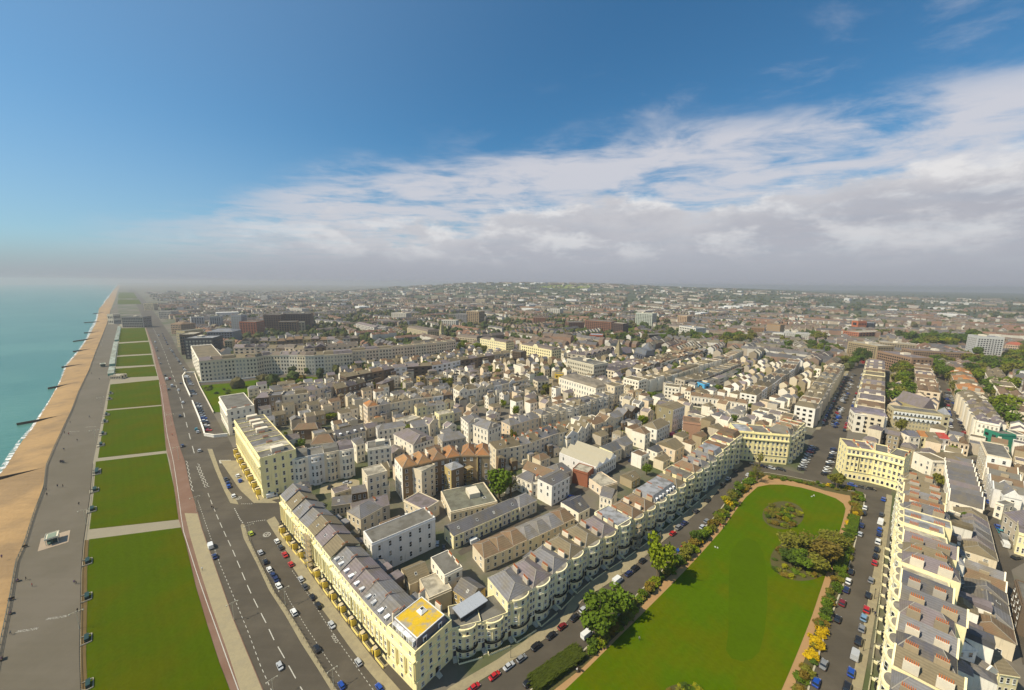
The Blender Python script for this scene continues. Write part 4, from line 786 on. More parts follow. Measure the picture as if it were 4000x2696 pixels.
one('large low building with grey-green flat roof and roof units', 4.5, 19, ('F', 1330, 358), ('F', 1650, 284), wall=OFFW, roof='flat+', rcol=(.17, .175, .14), st=1, cols=8, chim=0, name='workshop')
one('cream two-storey courtyard building with open arches', 6.5, 9, ('F', 1010, 275), ('F', 1150, 345), wall=OFFW, roof='flat', rcol=PURPLE, st=2, cols=4, chim=0)
row(EL(6.3, ('F', 1350, 515), ('F', 1600, 405), ('F', 1800, 315)), 7, 6.3, 8, 'white mews cottage', 'from the left of the long slate-roofed mews', walls=(OFFW, CREAM2), roofs=('gable',), rcols=(SLATE,), rh=2.9, st=2, cols=2, chim=0, jh=.02, cat='cottage', name='mews_cottage', door=(.05, .06, .09))
one('white mews cottage with hipped slate roof at the street corner', 6.4, 8, ('F', 1805, 320), ('F', 1920, 268), wall=OFFW, roof='hip', rcol=SLATE2, st=2, cols=3, chim=1, name='mews_cottage')
row(EL(6.5, ('F', 1560, 668), ('F', 1820, 555), ('F', 2180, 392)), 7, 6.5, 9.5, 'mews house with hipped roof', 'from the left, behind the western bow houses', walls=(OFFW, PINKW), roofs=('hip',), rcols=(BROWNR, SLATE2, BROWNR, SLATE2), rh=2.9, st=2, cols=2, chim=0, cat='cottage', name='mews_house')
one('tall white house with dark flat roof in the yard behind the terrace', 11, 11, ('F', 1288, 792), ('F', 1410, 732), wall=WHITE, roof='flat', rcol=FELT, st=3, cols=2, chim=2, rh=1)
one('low flat-roofed block with pale stained roof in the yard', 7.5, 10, ('F', 1182, 948), ('F', 1338, 880), wall=OFFW, roof='flat', rcol=PALE, st=2, cols=2, chim=0, frontwin=False)
one('low yard house with brown weathered pitched roof', 6.5, 9, ('F', 1050, 845), ('F', 1190, 782), wall=OFFW, roof='gable', rcol=OLIVE, st=2, cols=3, chim=0)
one('low brown house with plain slate roof in terrace shadow', 7, 8, ('F', 1345, 885), ('F', 1462, 965), wall=OCHRE, roof='gable', rcol=SLATE, st=2, cols=3, chim=0)
one('white-walled yard cottage under a slate roof', 6, 7, ('2', 930, 555), ('2', 1180, 520), wall=OFFW, roof='gable', rcol=SLATE, st=1, cols=5, chim=0, name='mews_cottage')
one('grey hip-roofed yard house with skylights', 8, 10, ('2', 1290, 720), ('2', 1560, 570), wall=OFFW, roof='hip', rcol=SLATE2, st=2, cols=3, chim=1)
one('yard house with big purple-grey roof and rooflights', 8, 9, ('2', 1200, 660), ('2', 1650, 540), wall=GREYW, roof='gable', rcol=PURPLE, st=2, cols=4, chim=0)
# seafront terrace, second block
H5 = 19.5
row(EL(H5, ('A', 1688, 1098), ('A', 1872, 1375)), 8, H5, 15, 'yellow seafront house', 'from the far end of the second seafront terrace', walls=(CREAM,), roofs=('flat+', 'flat', 'flat+'), rcols=(FELT, (.22, .2, .17), PALE, SLATE2), st=5, cols=3, grand=3, ecols=4, chim=1, pots=5, porch=True, ww=1.1, name='columned_house', jh=.1)
one('white seafront mansion with bracketed cornice beside the crescent garden', 17, 15, ('J', 487, 945), ('J', 585, 1112), cat='house', wall=WHITE, roof='flat', rcol=FELT, st=4, cols=6, grand=3, ecols=4, chim=2, name='seafront_mansion')
row(EL(15.5, ('B', 255, 1375), ('B', 480, 1335), ('B', 705, 1292)), 4, 15.5, 10, 'white bow-fronted house', 'from the left behind the yellow terrace', walls=(WHITE, BLUEW, OFFW), roofs=('mansard', 'flat'), rcols=(PURPLE, FELT), rh=1.6, st=4, cols=2, bow=1, chim=0, ww=1.1, name='bow_fronted_house')
# crescent
H6 = 21.5
row(EL(H6, ('J', 242, 505), ('J', 670, 468), ('J', 960, 455), ('J', 1060, 428), ('J', 1340, 428), ('J', 1580, 438), ('J', 1880, 422), ('J', 2120, 405)), 16, H6, 13, 'white crescent house', 'from the sea end of the crescent', walls=(OFFW, (.66, .62, .53)), roofs=('mansard', 'gable'), rcols=(OLIVE, PURPLE, (.16, .13, .11)), rh=3.0, st=5, cols=3, chim=2, pots=0, balc=True, name='crescent_house', jh=.05, group='houses of the white crescent')
row(EL(H6, ('B', 690, 592), ('B', 980, 568), ('B', 1190, 548), ('B', 1440, 520)), 9, H6, 13, 'pale tall house', 'from the left, continuing the crescent inland', walls=(OFFW, PINKW), roofs=('mansard', 'flat'), rcols=(OLIVE, OLIVE, PURPLE), rh=2.0, st=5, cols=4, chim=2, pots=0, name='crescent_house')
one('ornate white end house of the crescent facing the sea', 21.5, 20, ('J', 142, 322), ('J', 240, 500), cat='house', wall=WHITE, roof='flat', rcol=OLIVE, st=5, cols=5, chim=2, name='crescent_house')
row(EL(17, ('J', 660, 330), ('J', 1100, 325), ('J', 1500, 340), ('J', 2190, 300)), 12, 16, 11, 'grey-roofed house', 'from the left in the row behind the crescent', walls=(GREYW, BROWN, PINKW), roofs=('cross', 'gable'), rcols=(PURPLE, OLIVE, (.14, .12, .11)), rh=3.6, st=4, cols=2, chim=2, jh=1.0)
row(EL(15, ('J', 760, 262), ('J', 1200, 250), ('J', 1600, 235), ('J', 2190, 230)), 14, 15, 11, 'brown-roofed house', 'from the left in the second row behind the crescent', walls=(GREYW, BROWN, OCHRE), roofs=('cross', 'gable', 'hip'), rcols=(PURPLE, OLIVE, (.14, .12, .11), BROWNR), rh=3.6, st=4, cols=2, chim=2, jh=1.2)
# rear sides of the rows between the crescent and the square
def e_cr(i): return dict(wall=[DBRICK, (.30, .24, .17), OFFW, OFFW, PINKW, PINKW, GREYW][i], wm=brickw if i in (0, 1) else stucco, roof=['hip', 'flat', 'flat', 'mansard', 'gable', 'gable', 'gable'][i], h=16 + [-.5, 0, -.6, -.4, 1.2, 1.2, -.2][i])
row(EL(16, ('J', 930, 950), ('J', 1260, 925), ('J', 1650, 880), ('J', 1935, 800)), 7, 16, 12, 'tall rear of crescent house', 'from the left behind the white mansion', rcols=(PURPLE, OLIVE, SLATE2), rh=2.4, st=4, cols=2, chim=2, pots=0, each=e_cr, rear=0, ext=True)
row(EL(15, ('K', 360, 215), ('K', 560, 175), ('K', 720, 130)), 3, 15, 11, 'dark brick rear of house', 'from the left, beyond the tall pinkish rears', walls=(DBRICK, BROWN), wm=brickw, roofs=('gable', 'm'), rcols=(PURPLE, OLIVE), st=4, cols=2, chim=2, pots=0, ext=True)
def e_pal(i): return dict(wall=[DBRICK, DBRICK, BROWN, DBRICK, BLUEW, DBRICK, DBRICK, BLUEW, BLUEW, BLUEW, DBRICK, BROWN, DBRICK, BROWN, GREYW, GREYW][i])
row(EL(16, ('B', 650, 782), ('B', 900, 735), ('B', 1010, 712), ('B', 1290, 695), ('B', 1500, 655), ('B', 1830, 603)), 16, 16, 12, 'tall brick-and-render rear', 'from the left in the long row below the crescent', wm=brickw, roofs=('m', 'gable'), rcols=(OLIVE, PURPLE, BROWNR), rh=2.2, st=4, cols=2, chim=2, pots=0, each=e_pal, ext=True)
for k, (a, b, hh, c, rf) in enumerate([(('B', 905, 832), ('B', 990, 800), 12, BROWN, 'pyr'), (('B', 1070, 790), ('B', 1105, 782), 9, WHITE, 'flat'), (('B', 1180, 785), ('B', 1218, 778), 10, OCHRE, 'flat'), (('B', 1245, 740), ('B', 1305, 735), 12, (.30, .27, .2), 'pyr'), (('B', 1370, 745), ('B', 1415, 738), 9, WHITE, 'pyr'), (('B', 1425, 735), ('B', 1462, 730), 9, WHITE, 'flat'), (('B', 1470, 730), ('B', 1505, 722), 10, WHITE, 'pyr'), (('B', 1540, 745), ('B', 1610, 735), 8, OFFW, 'pyr'), (('B', 640, 895), ('B', 705, 885), 9, OFFW, 'flat'), (('B', 700, 890), ('B', 765, 880), 9, PINKW, 'flat'), (('B', 600, 930), ('B', 650, 922), 8, WHITE, 'flat')]):
    one('%s rear wing from the left behind the long brick row' % ordn(k), hh, 6, a, b, 'rear wing', 'rear_wing_house', wall=c, roof=rf, rcol=PURPLE, rh=1.6, st=3, cols=1, chim=0)
def e_k(i): return dict(rcol=[ORANGE, SLATE2, OLIVE, OLIVE, SLATE2, BROWNR, OLIVE, BROWNR][i], wall=[PINKW, GREYW, OFFW, OFFW, OFFW, OFFW, BLUEW, DBRICK][i])
row(EL(14.5, ('K', 738, 442), ('K', 1250, 352), ('K', 1790, 285)), 8, 14.5, 11, 'white house with hipped roof', 'from the left in the middle row', roofs=('hipx',), rh=2.4, st=4, cols=2, chim=2, pots=0, each=e_k, rear=0, ecols=4, ext=True)
row(EL(13.5, ('K', 1862, 250), ('L', 480, 795), ('L', 830, 715)), 9, 13.5, 11, 'white and brown terrace house', 'from the left beyond the middle row', walls=(WHITE, OFFW, BLUEW, PINKW), roofs=('cross', 'gable', 'm'), rcols=(OLIVE, BROWNR, SLATE2, SLATE), rh=2.6, st=3, cols=2, chim=2, pots=0, ext=True)
row(EL(9.5, ('L', 515, 832), ('L', 700, 808), ('L', 870, 790)), 5, 9.5, 7, 'small white rear wing', 'from the left with grey hipped roof', walls=(WHITE, OFFW), roofs=('pyr',), rcols=(SLATE2, SLATE), rh=1.8, st=3, cols=1, chim=0, cat='rear wing', name='rear_wing_house')
row(EL(8.5, ('K', 780, 525), ('K', 1000, 495), ('K', 1280, 440)), 4, 8.5, 5, 'low white rear wing', 'from the left below the middle row', walls=(WHITE, OFFW, PINKW), roofs=('flat',), rcols=(PALE, FELT), st=3, cols=2, chim=0, cat='rear wing', name='rear_wing_house')
row(EL(10, ('K', 1340, 450), ('K', 1640, 400), ('K', 1800, 370)), 4, 10, 8, 'cream house with small hipped roof', 'from the left in the cluster at mid-row', walls=(WHITE, CREAM2, OFFW), roofs=('pyr', 'hip'), rcols=(OLIVE, SLATE2), rh=2, st=3, cols=2, chim=1, pots=0)
row(EL(7.5, ('K', 372, 812), ('K', 720, 725)), 4, 7.5, 9, 'white mews house with slate roof', 'from the left above the bow houses', walls=(OFFW,), roofs=('gable',), rcols=(SLATE,), rh=3.2, st=2, cols=2, chim=0, dorm=1, name='mews_house', jh=.03)
one('white flat-roofed block with corner bays right of the bow houses', 13, 10, ('K', 735, 965), ('K', 1028, 925), wall=WHITE, roof='flat+', rcol=FELT, st=4, cols=4, chim=0, ecols=3)
one('pale grey gabled house in front of the mews row', 11, 9, ('K', 600, 905), ('K', 700, 880), wall=WHITE, roof='gable', rcol=SLATE2, st=3, cols=2, chim=1, pots=0)
one('brown tile-roofed villa left of the slate mews', 8, 11, ('K', 40, 900), ('K', 330, 870), wall=WHITE, roof='hip', rcol=BROWNR, rh=3.6, st=2, cols=4, chim=1, pots=0, name='villa')
one('brown-roofed hall beside the garden with dark fence', 7, 9, ('J', 1390, 1350), ('J', 1700, 1330), wall=BROWN, roof='hip', rcol=BROWNR, st=2, cols=4, chim=0)
one('long white two-storey house with brown and slate roof', 7.5, 8, ('K', 862, 725), ('K', 1222, 668), wall=WHITE, roof='hip', rcol=SLATE2, rh=2.4, st=2, cols=6, chim=1, pots=0, endcol=WHITE)
one('white house with broad purple-grey hipped roof', 9.5, 14, ('K', 1058, 770), ('K', 1298, 905), wall=WHITE, roof='hip', rcol=PURPLE, rh=3.0, st=3, cols=4, chim=1, pots=0, ecols=6)
one('grey house with zigzag slate roof and white flat top', 9.5, 11, ('K', 1655, 862), ('K', 1945, 812), wall=GREYW, roof='hip', rcol=SLATE2, rh=2.6, st=3, cols=5, chim=1, pots=0)
one('cream classical house with pediment', 9, 8, ('K', 1615, 545), ('K', 1795, 510), wall=CREAM2, roof='flat', rcol=PALE, st=2, cols=3, chim=1, pots=0)
one('white arcaded warehouse roof among the middle houses', 7, 9, ('K', 1190, 640), ('K', 1390, 570), wall=OFFW, roof='flat', rcol=PALE, st=2, cols=4, chim=0)
one('white house with tall chimneys in the middle cluster', 9, 9, ('K', 1300, 690), ('K', 1480, 660), wall=WHITE, roof='gable', rcol=SLATE2, st=3, cols=3, chim=2, pots=0)
one('grey-walled house with stepped gable in the middle cluster', 10, 8, ('K', 1500, 650), ('K', 1610, 600), wall=OFFW, roof='cross', rcol=PURPLE, st=3, cols=2, chim=1, pots=0)
one('white palazzo house with deep cornice and arched door', 13, 11, ('L', 0, 1188), ('L', 92, 1268), wall=WHITE, roof='hip', rcol=SLATE, rh=2, st=4, cols=4, chim=1, pots=0)
one('long white corner house with slate hips and curved bay', 12, 12, ('M', 72, 155), ('M', 332, 250), wall=WHITE, roof='hip', rcol=SLATE2, rh=2.6, st=3, cols=6, chim=1, pots=0, ecols=4)
row(EL(10.5, ('M', 605, 195), ('M', 780, 150), ('M', 965, 95)), 3, 10.5, 10, 'pale house with broad hipped slate roof', 'from the left up the street', walls=(OFFW, PINKW), roofs=('hip',), rcols=(SLATE2, PURPLE), rh=2.8, st=3, cols=2, chim=1, pots=0)
row(EL(12, ('L', 985, 1165), ('L', 1240, 1105), ('L', 1390, 1065), ('L', 1600, 990), ('L', 1880, 905)), 11, 12, 10, 'white bow-fronted house', 'from the left in the short curved-front terrace', walls=(OFFW, WHITE), roofs=('mansard', 'flat', 'hipx'), rcols=(SLATE, OLIVE, FELT), rh=1.8, st=3, cols=2, bow=1, chim=1, pots=0, name='bow_fronted_house')
one('tall white end house at the right of the curved-front terrace', 15, 12, ('L', 1885, 825), ('L', 2000, 800), wall=OFFW, roof='flat', rcol=OLIVE, st=4, cols=3, chim=1, pots=0)
row(EL(12, ('M', 432, 492), ('M', 790, 425), ('M', 1010, 345), ('M', 1310, 255)), 7, 12, 10, 'grey-roofed rear', 'from the left behind the white pub', walls=(OFFW, GREYW, PINKW), roofs=('gable', 'hip', 'm'), rcols=(SLATE2, SLATE, OLIVE), rh=2.8, st=4, cols=2, chim=2, pots=4, rear=0, ext=True)
row(EL(9.5, ('M', 1300, 330), ('M', 1470, 275), ('M', 1660, 130)), 4, 9.5, 9, 'white house with brown gabled roof', 'from the left, past the grey rears', walls=(WHITE, BLUEW), roofs=('cross',), rcols=(OLIVE, BROWNR), rh=2.6, st=3, cols=2, chim=1, pots=0)
row(EL(9.5, ('M', 1640, 190), ('M', 1900, 100), ('M', 2195, -10)), 5, 9.5, 9, 'grey gabled house', 'from the left in the side terrace', walls=(OFFW, DBRICK, BROWN), roofs=('cross', 'gable'), rcols=(SLATE2, OLIVE, BROWNR), rh=2.6, st=3, cols=2, chim=1, pots=0, ext=True)
# workshops, pub and mews round the sawtooth roof
one('white-fronted workshop with three pale sawtooth roofs', 7, 24, ('M', 1652, 722), ('M', 1905, 575), wall=BLUEW, roof='none', rcol=PALE, st=2, cols=9, chim=0, name='workshop')
PW = EL(7.0, ('M', 1652, 722), ('M', 1905, 575)); swv = PW[1] - PW[0]; swn = Vector((-swv.y, swv.x, 0)).normalized(); swr = None; SWS = LS[0]; LS[0] = 1.0
for o in bpy.data.objects:
    if o.name.startswith('workshop') and o.get('label', '').startswith('white-fronted workshop'): swr = o
for k in range(3): link('sawtooth_roof', gable_mesh(mat('corrugated_roof', (.38, .34, .25), .8, .1, .4, .08), stucco), swr, ((k - 1) * swv.length / 3, 12 * (1 + SWS) / 2, 7.0 * SWS), (24.2 * (1 + SWS) / 2, swv.length / 3 - .1, 3.0 * SWS), math.pi / 2)
one('rust-red brick workshop wing with pale curved roof', 7.5, 8, ('M', 1370, 735), ('M', 1555, 790), wall=RBRICK, wm=brickw, roof='flat', rcol=PALE, st=1, cols=3, chim=0, name='workshop', frontwin=False)
one('white corner pub with dark roof at the street corner', 10.5, 9, ('M', 1118, 935), ('M', 1335, 818), wall=BLUEW, roof='gable', rcol=SLATE, rh=2.4, st=3, cols=4, chim=1, name='corner_pub', ecols=2, endcol=WHITE)
one('white two-storey house with dark door left of the pub', 7.5, 9, ('M', 682, 815), ('M', 868, 905), wall=WHITE, roof='hip', rcol=SLATE, rh=2.2, st=2, cols=3, chim=1, pots=3, door=(.03, .03, .03))
one('white lower wing between pub and two-storey house', 7.2, 7, ('M', 872, 905), ('M', 992, 905), wall=WHITE, roof='flat', rcol=PALE, st=2, cols=2, chim=0)
one('white hall with long brown tiled roof behind the pub', 8.5, 9, ('M', 752, 725), ('M', 1082, 850), wall=WHITE, roof='gable', rcol=BROWNR, rh=2.8, st=2, cols=9, chim=1, pots=0)
one('dark slate-roofed hall beside the sawtooth workshop', 8, 10, ('M', 1225, 800), ('M', 1360, 742), wall=GREYW, roof='hip', rcol=SLATE, st=2, cols=3, chim=0)
one('house with blue-black slate roof and white gable end near the bow row', 5.5, 11, ('M', 1445, 1268), ('M', 1580, 1195), wall=WHITE, roof='gable', rcol=(.08, .085, .11), rh=3.6, st=1, cols=2, chim=0)
one('grey-roofed white mews house above the blue-black roof', 7, 9, ('M', 1700, 1050), ('M', 1850, 1095), wall=WHITE, roof='gable', rcol=SLATE, st=2, cols=3, chim=0, name='mews_house')
one('flat-roofed grey garage block beside the mews street', 4.5, 12, ('M', 1720, 960), ('M', 1920, 900), wall=PINKW, roof='flat', rcol=PALE, st=1, cols=4, chim=0, frontwin=False, endcol=PINKW)
one('yellow-cream gabled house with navy slate roof', 7.5, 9, ('M', 1855, 520), ('M', 1975, 470), wall=OFFW, roof='gable', rcol=(.11, .12, .14), rh=2.8, st=2, cols=2, chim=0, endcol=CREAM2)
one('grey gabled shed house right of the yellow-cream gable', 7.5, 9, ('M', 2010, 450), ('M', 2110, 400), wall=GREYW, roof='gable', rcol=SLATE2, rh=2.8, st=2, cols=2, chim=0)
one('white three-storey house with brown hipped roof on the mews', 10, 9, ('N', 378, 1245), ('N', 440, 1215), wall=WHITE, roof='hip', rcol=BROWNR, st=3, cols=2, chim=1, pots=0, ecols=2)
one('white house with long shaded side along the lane', 9.5, 10, ('N', 522, 1188), ('N', 682, 1110), wall=BLUEW, roof='hip', rcol=OLIVE, st=3, cols=5, chim=1, pots=0, endcol=WHITE)  # the side's shade is painted as a greyer wall, the lit end stays white
one('tall brown and blue-white building with long shaded side', 16, 12, ('N', 722, 945), ('N', 866, 892), wall=BLUEW, roof='gable', rcol=OLIVE, rh=1.6, st=4, cols=6, chim=0, endcol=(.30, .25, .14))
one('brown block joined to the left of the tall blue-white building', 14, 12, ('N', 505, 885), ('N', 630, 905), wall=(.30, .25, .14), roof='flat', rcol=PURPLE, st=4, cols=3, chim=0, frontwin=False)
one('pinkish plain gabled house by the lane', 7.5, 12, ('N', 745, 1440), ('N', 860, 1380), wall=PINKW, roof='gable', rcol=OLIVE, rh=3, st=2, cols=2, chim=0)
one('small white house with dark slate gable by the lane', 6, 7, ('N', 525, 1470), ('N', 598, 1440), wall=WHITE, roof='gable', rcol=(.1, .105, .12), rh=2.6, st=2, cols=1, chim=0)
one('pinkish brick gable block behind the far west corner', 11, 12, ('N', 842, 1095), ('N', 1060, 1125), wall=(.42, .25, .17), wm=brickw, roof='flat', rcol=BROWNR, st=3, cols=2, chim=1, pots=0, frontwin=False)
one('white cottage row behind the far west corner', 7, 8, ('N', 900, 1020), ('N', 1080, 1075), wall=WHITE, roof='flat', rcol=PALE, st=2, cols=5, chim=0)
row(EL(6.5, ('N', 1140, 965), ('N', 1225, 990), ('N', 1305, 1003), ('N', 1400, 1000)), 3, 6.5, 7, 'small gabled cottage', 'from the left behind the palace-fronted block', roofs=('cross',), rcols=(OLIVE, SLATE2), rh=2.2, st=2, cols=1, chim=0, each=lambda i: dict(wall=[WHITE, (.55, .10, .10), WHITE][i]), cat='cottage', name='cottage')
one('white cottage with wide slate roof behind the palace-fronted block', 6.5, 8, ('N', 1410, 985), ('N', 1590, 1000), wall=WHITE, roof='hip', rcol=SLATE2, st=2, cols=4, chim=0, cat='cottage', name='cottage')
row(EL(9.5, ('N', 938, 768), ('N', 1240, 808), ('N', 1628, 872)), 5, 9.5, 10, 'white two-storey townhouse', 'from the left in the bright row mid-right', walls=(WHITE,), roofs=('gable', 'hip'), rcols=(OLIVE, BROWNR), rh=2.0, st=2, cols=3, chim=1, pots=0, jh=.05, balc=True)
one('white three-storey corner house left of the bright row', 13, 11, ('N', 612, 655), ('N', 800, 680), wall=WHITE, roof='flat', rcol=OLIVE, st=4, cols=4, chim=1, pots=0)
one('narrow white house between corner house and bright row', 11, 10, ('N', 862, 705), ('N', 935, 720), wall=WHITE, roof='hip', rcol=BROWNR, st=3, cols=2, chim=0)
one('white mansion block with shopfronts at the street end', 14, 13, ('N', 112, 555), ('N', 300, 598), wall=WHITE, roof='flat', rcol=OLIVE, st=4, cols=5, chim=1, pots=0)
row(EL(12.5, ('N', 302, 598), ('N', 700, 520), ('N', 1100, 395), ('N', 1430, 300), ('N', 1580, 215)), 22, 12.5, 11, 'white bow-fronted house', 'from the left in the long receding terrace', walls=(OFFW, WHITE), roofs=('flat', 'hipx', 'mansard'), rcols=(OLIVE, BROWNR, FELT), rh=1.8, st=3, cols=2, bow=1, chim=1, pots=0, name='bow_fronted_house', group='long receding white terrace')
row(EL(12, ('N', 860, 592), ('N', 1140, 550), ('N', 1560, 370)), 11, 12, 11, 'flat-roofed brown rear', 'from the left facing the long receding terrace', walls=(GREYW, OFFW, BROWN), roofs=('flat', 'm'), rcols=(OLIVE, FELT, BROWNR), st=4, cols=2, chim=2, pots=0, ext=True)
one('bright blue rendered rear wing', 11, 6, ('N', 1012, 610), ('N', 1105, 640), 'rear wing', 'rear_wing_house', wall=SKYB, roof='flat', rcol=FELT, st=3, cols=1, chim=0)
row(EL(10, ('N', 1140, 600), ('N', 1300, 560), ('N', 1500, 470), ('N', 1590, 430)), 5, 10, 6, 'white rear wing', 'from the left beyond the blue one', walls=(WHITE, OFFW, BROWN), roofs=('flat', 'pyr'), rcols=(PURPLE, FELT), rh=1.4, st=3, cols=1, chim=0, cat='rear wing', name='rear_wing_house')
row(EL(12, ('N', 1742, 770), ('N', 1990, 590), ('N', 2195, 455), ('D', 420, 660)), 12, 12, 12, 'blue-grey shaded house', 'from the left along the white-van street', walls=(BLUEW, GREYW), roofs=('flat', 'm'), rcols=(OLIVE, BROWNR, FELT), st=4, cols=2, chim=2, pots=0, endcol=WHITE)  # wall greys carry the shade on these fronts; lit end painted white
row(EL(12, ('N', 0, 470), ('N', 360, 368), ('N', 700, 285), ('N', 1020, 195)), 16, 12, 11, 'brown-roofed house', 'from the left in the far long terrace', walls=(GREYW, OCHRE, OFFW), roofs=('gable', 'm', 'cross'), rcols=(OLIVE, BROWNR, PURPLE), rh=3, st=3, cols=2, chim=2, ext=True)
row(EL(11, ('N', 330, 440), ('N', 700, 330), ('N', 1150, 215)), 12, 11, 10, 'low brown-roofed rear', 'from the left behind the long receding terrace', walls=(GREYW, WHITE, BROWN), roofs=('m', 'cross'), rcols=(OLIVE, BROWNR, SLATE2), rh=2.6, st=3, cols=1, chim=2, ext=True)
# houses along the parking street
row(EL(10, ('D', 110, 1005), ('D', 250, 1035), ('D', 360, 1062)), 3, 8.5, 9, 'white low house', 'from the left behind the west palace block', walls=(WHITE, OFFW), roofs=('flat', 'gable'), rcols=(PURPLE, OLIVE), rh=1.5, st=2, cols=3, chim=1, pots=0)
row(EL(14, ('D', 527, 1012), ('D', 640, 830), ('D', 730, 695)), 13, 14, 12, 'shaded grey-white house', 'from the near end, left of the parking street', walls=(GREYW, OFFW), roofs=('flat', 'hipx', 'm'), rcols=(OLIVE, FELT, BROWNR), rh=2, st=4, cols=2, bow=1, chim=2, pots=0, endcol=WHITE, name='bow_fronted_house')  # street fronts greyed in colour for shade, the lit end whitened
row(EL(13.5, ('D', 905, 650), ('D', 870, 800), ('D', 812, 1038)), 12, 13.5, 15, 'cream house', 'from the far end, right of the parking street', walls=(CREAM2, OFFW), roofs=('flat', 'hipx', 'm'), rcols=(OLIVE, BROWNR, PURPLE), rh=2, st=4, cols=2, bow=1, chim=2, pots=0, name='bow_fronted_house')
one('white end house with low dormers facing the square end', 13.5, 12, ('D', 812, 1042), ('D', 1048, 1072), wall=WHITE, roof='mansard', rcol=(.2, .18, .23), rh=1.8, st=3, cols=4, chim=1, pots=0, dorm=2)
# half-timbered mansion block, coloured cottages, bay terrace
tm = one('long stone mansion block with white half-timbered gables', 15, 11, ('O', 592, 935), ('O', 1205, 1010), 'mansion block', 'mansion_block', wall=(.52, .46, .30), roof='flat', rcol=FELT, st=5, cols=14, chim=0)
TMS = hs(*src('O', 900, 970))
for z, n in ((11.6, 6), (8.2, 5)):
    ww_ = (EL(15, ('O', 1205, 1010))[0] - EL(15, ('O', 592, 935))[0]).length; LS[0] = 1.0
    z = z * TMS; link('timber_band', box_mesh(whitep), tm, (0, -.25, z), (ww_ * .95, .4, 2.1))
    for k in range(n * 2):
        link('dark_gable', kit('dgab', lambda: mesh_from('dark_gable', [(-.5, 0, 0), (.5, 0, 0), (0, 0, 1)], [(0, 1, 2)], [darkm])), tm, ((-.5 + (k + .5) / (n * 2)) * ww_ * .93, -.47, z + .15), (ww_ / n * .34, 1, 1.8))
one('round-roofed stone stair tower of the timbered block', 16, 9, ('O', 1210, 1000), ('O', 1295, 1010), 'tower', 'stair_tower', wall=(.50, .45, .30), roof='pyr', rcol=LEAD, rh=4, st=4, cols=1, chim=0)
one('stone church with steep slate roof behind the timbered block', 11, 22, ('O', 950, 930), ('O', 1110, 935), 'church', 'church', wall=(.38, .33, .17), roof='cross', rcol=PURPLE, rh=8, st=1, cols=1, chim=0)
COT = [(('O', 445, 1225), ('O', 552, 1240), (.012, .012, .014), SLATE), (('O', 553, 1230), ('O', 692, 1245), WHITE, OLIVE), (('O', 792, 1268), ('O', 930, 1278), WHITE, (.12, .13, .19)), (('O', 935, 1270), ('O', 1045, 1280), CREAM2, ORANGE), (('O', 1048, 1290), ('O', 1163, 1298), WHITE, OLIVE), (('O', 1166, 1295), ('O', 1292, 1305), BLUEW, RED), (('O', 1300, 1330), ('O', 1410, 1350), PINKW, SLATE2), (('O', 1412, 1350), ('O', 1528, 1372), PINKW, BROWNR)]
for (a, b, c, rc), nm in zip(COT, ['black cottage with white windows', 'white cottage with brown roof right of the black one', 'white cottage with navy slate roof', 'cream cottage with orange tile roof', 'white cottage with dull roof between orange and red roofs', 'blue-white cottage with bright red roof', 'pinkish cottage with grey gable', 'pinkish end cottage with brown gable']):
    one(nm + ' behind the east palace block', 7.5, 8, a, b, 'cottage', 'cottage', wall=c, roof='cross' if c == PINKW else 'gable', rcol=rc, rh=2.6, st=2, cols=2, chim=1, pots=0, door=(.1, .1, .12))
row(EL(15, ('O', 1385, 720), ('O', 1480, 820), ('O', 1622, 1070)), 8, 15, 12, 'white bay-fronted house', 'from the far end, right of the side street', walls=(WHITE, OFFW), roofs=('gable', 'm'), rcols=(PURPLE, OLIVE), rh=3, st=4, cols=2, bow=1, chim=2, pots=0, name='bay_fronted_house')
one('white end house of the bay-fronted terrace', 15, 14, ('O', 1625, 1085), ('O', 1905, 1140), cat='house', wall=WHITE, roof='flat', rcol=(.15, .15, .22), st=4, cols=5, chim=2, pots=0, balc=True)
row(EL(13, ('O', 1170, 740), ('O', 1090, 520), ('O', 1015, 345)), 9, 13, 13, 'white-trimmed house', 'from the near end, left of the side street', walls=(OFFW, PINKW), roofs=('m', 'flat', 'cross'), rcols=(PURPLE, BROWNR, OLIVE), rh=2.4, st=4, cols=2, bow=1, chim=2, pots=0, name='bay_fronted_house')
row(EL(12, ('O', 1275, 440), ('O', 1330, 560), ('O', 1385, 690)), 5, 12, 15, 'orange and brown roofed house', 'from the far end, beyond the bay terrace', walls=(OFFW, OCHRE), roofs=('hip', 'gable'), rcols=(ORANGE, OLIVE, ORANGE), rh=3, st=3, cols=2, chim=2, pots=0)
row(EL(13, ('O', 1690, 430), ('O', 1760, 560), ('O', 1880, 720), ('O', 2020, 960)), 8, 13, 13, 'white brown-roofed house', 'from the far end at the right edge', walls=(WHITE, OFFW), roofs=('flat', 'm'), rcols=(BROWNR, OLIVE), st=4, cols=2, chim=2, pots=0)
one('corner shop building wrapped in green scaffold netting', 11, 10, ('O', 1892, 1245), ('O', 2100, 1260), wall=(.03, .22, .15), roof='flat', rcol=FELT, st=3, cols=4, chim=0, frontwin=False)
one('narrow white building with plain side wall on the corner', 15, 8, ('O', 1665, 1330), ('O', 1742, 1500), wall=OFFW, roof='flat', rcol=FELT, st=4, cols=6, chim=0, endcol=WHITE)
one('white shop building at the far right edge', 11, 10, ('O', 2105, 1255), ('O', 2230, 1270), wall=WHITE, roof='flat', rcol=FELT, st=3, cols=3, chim=0)
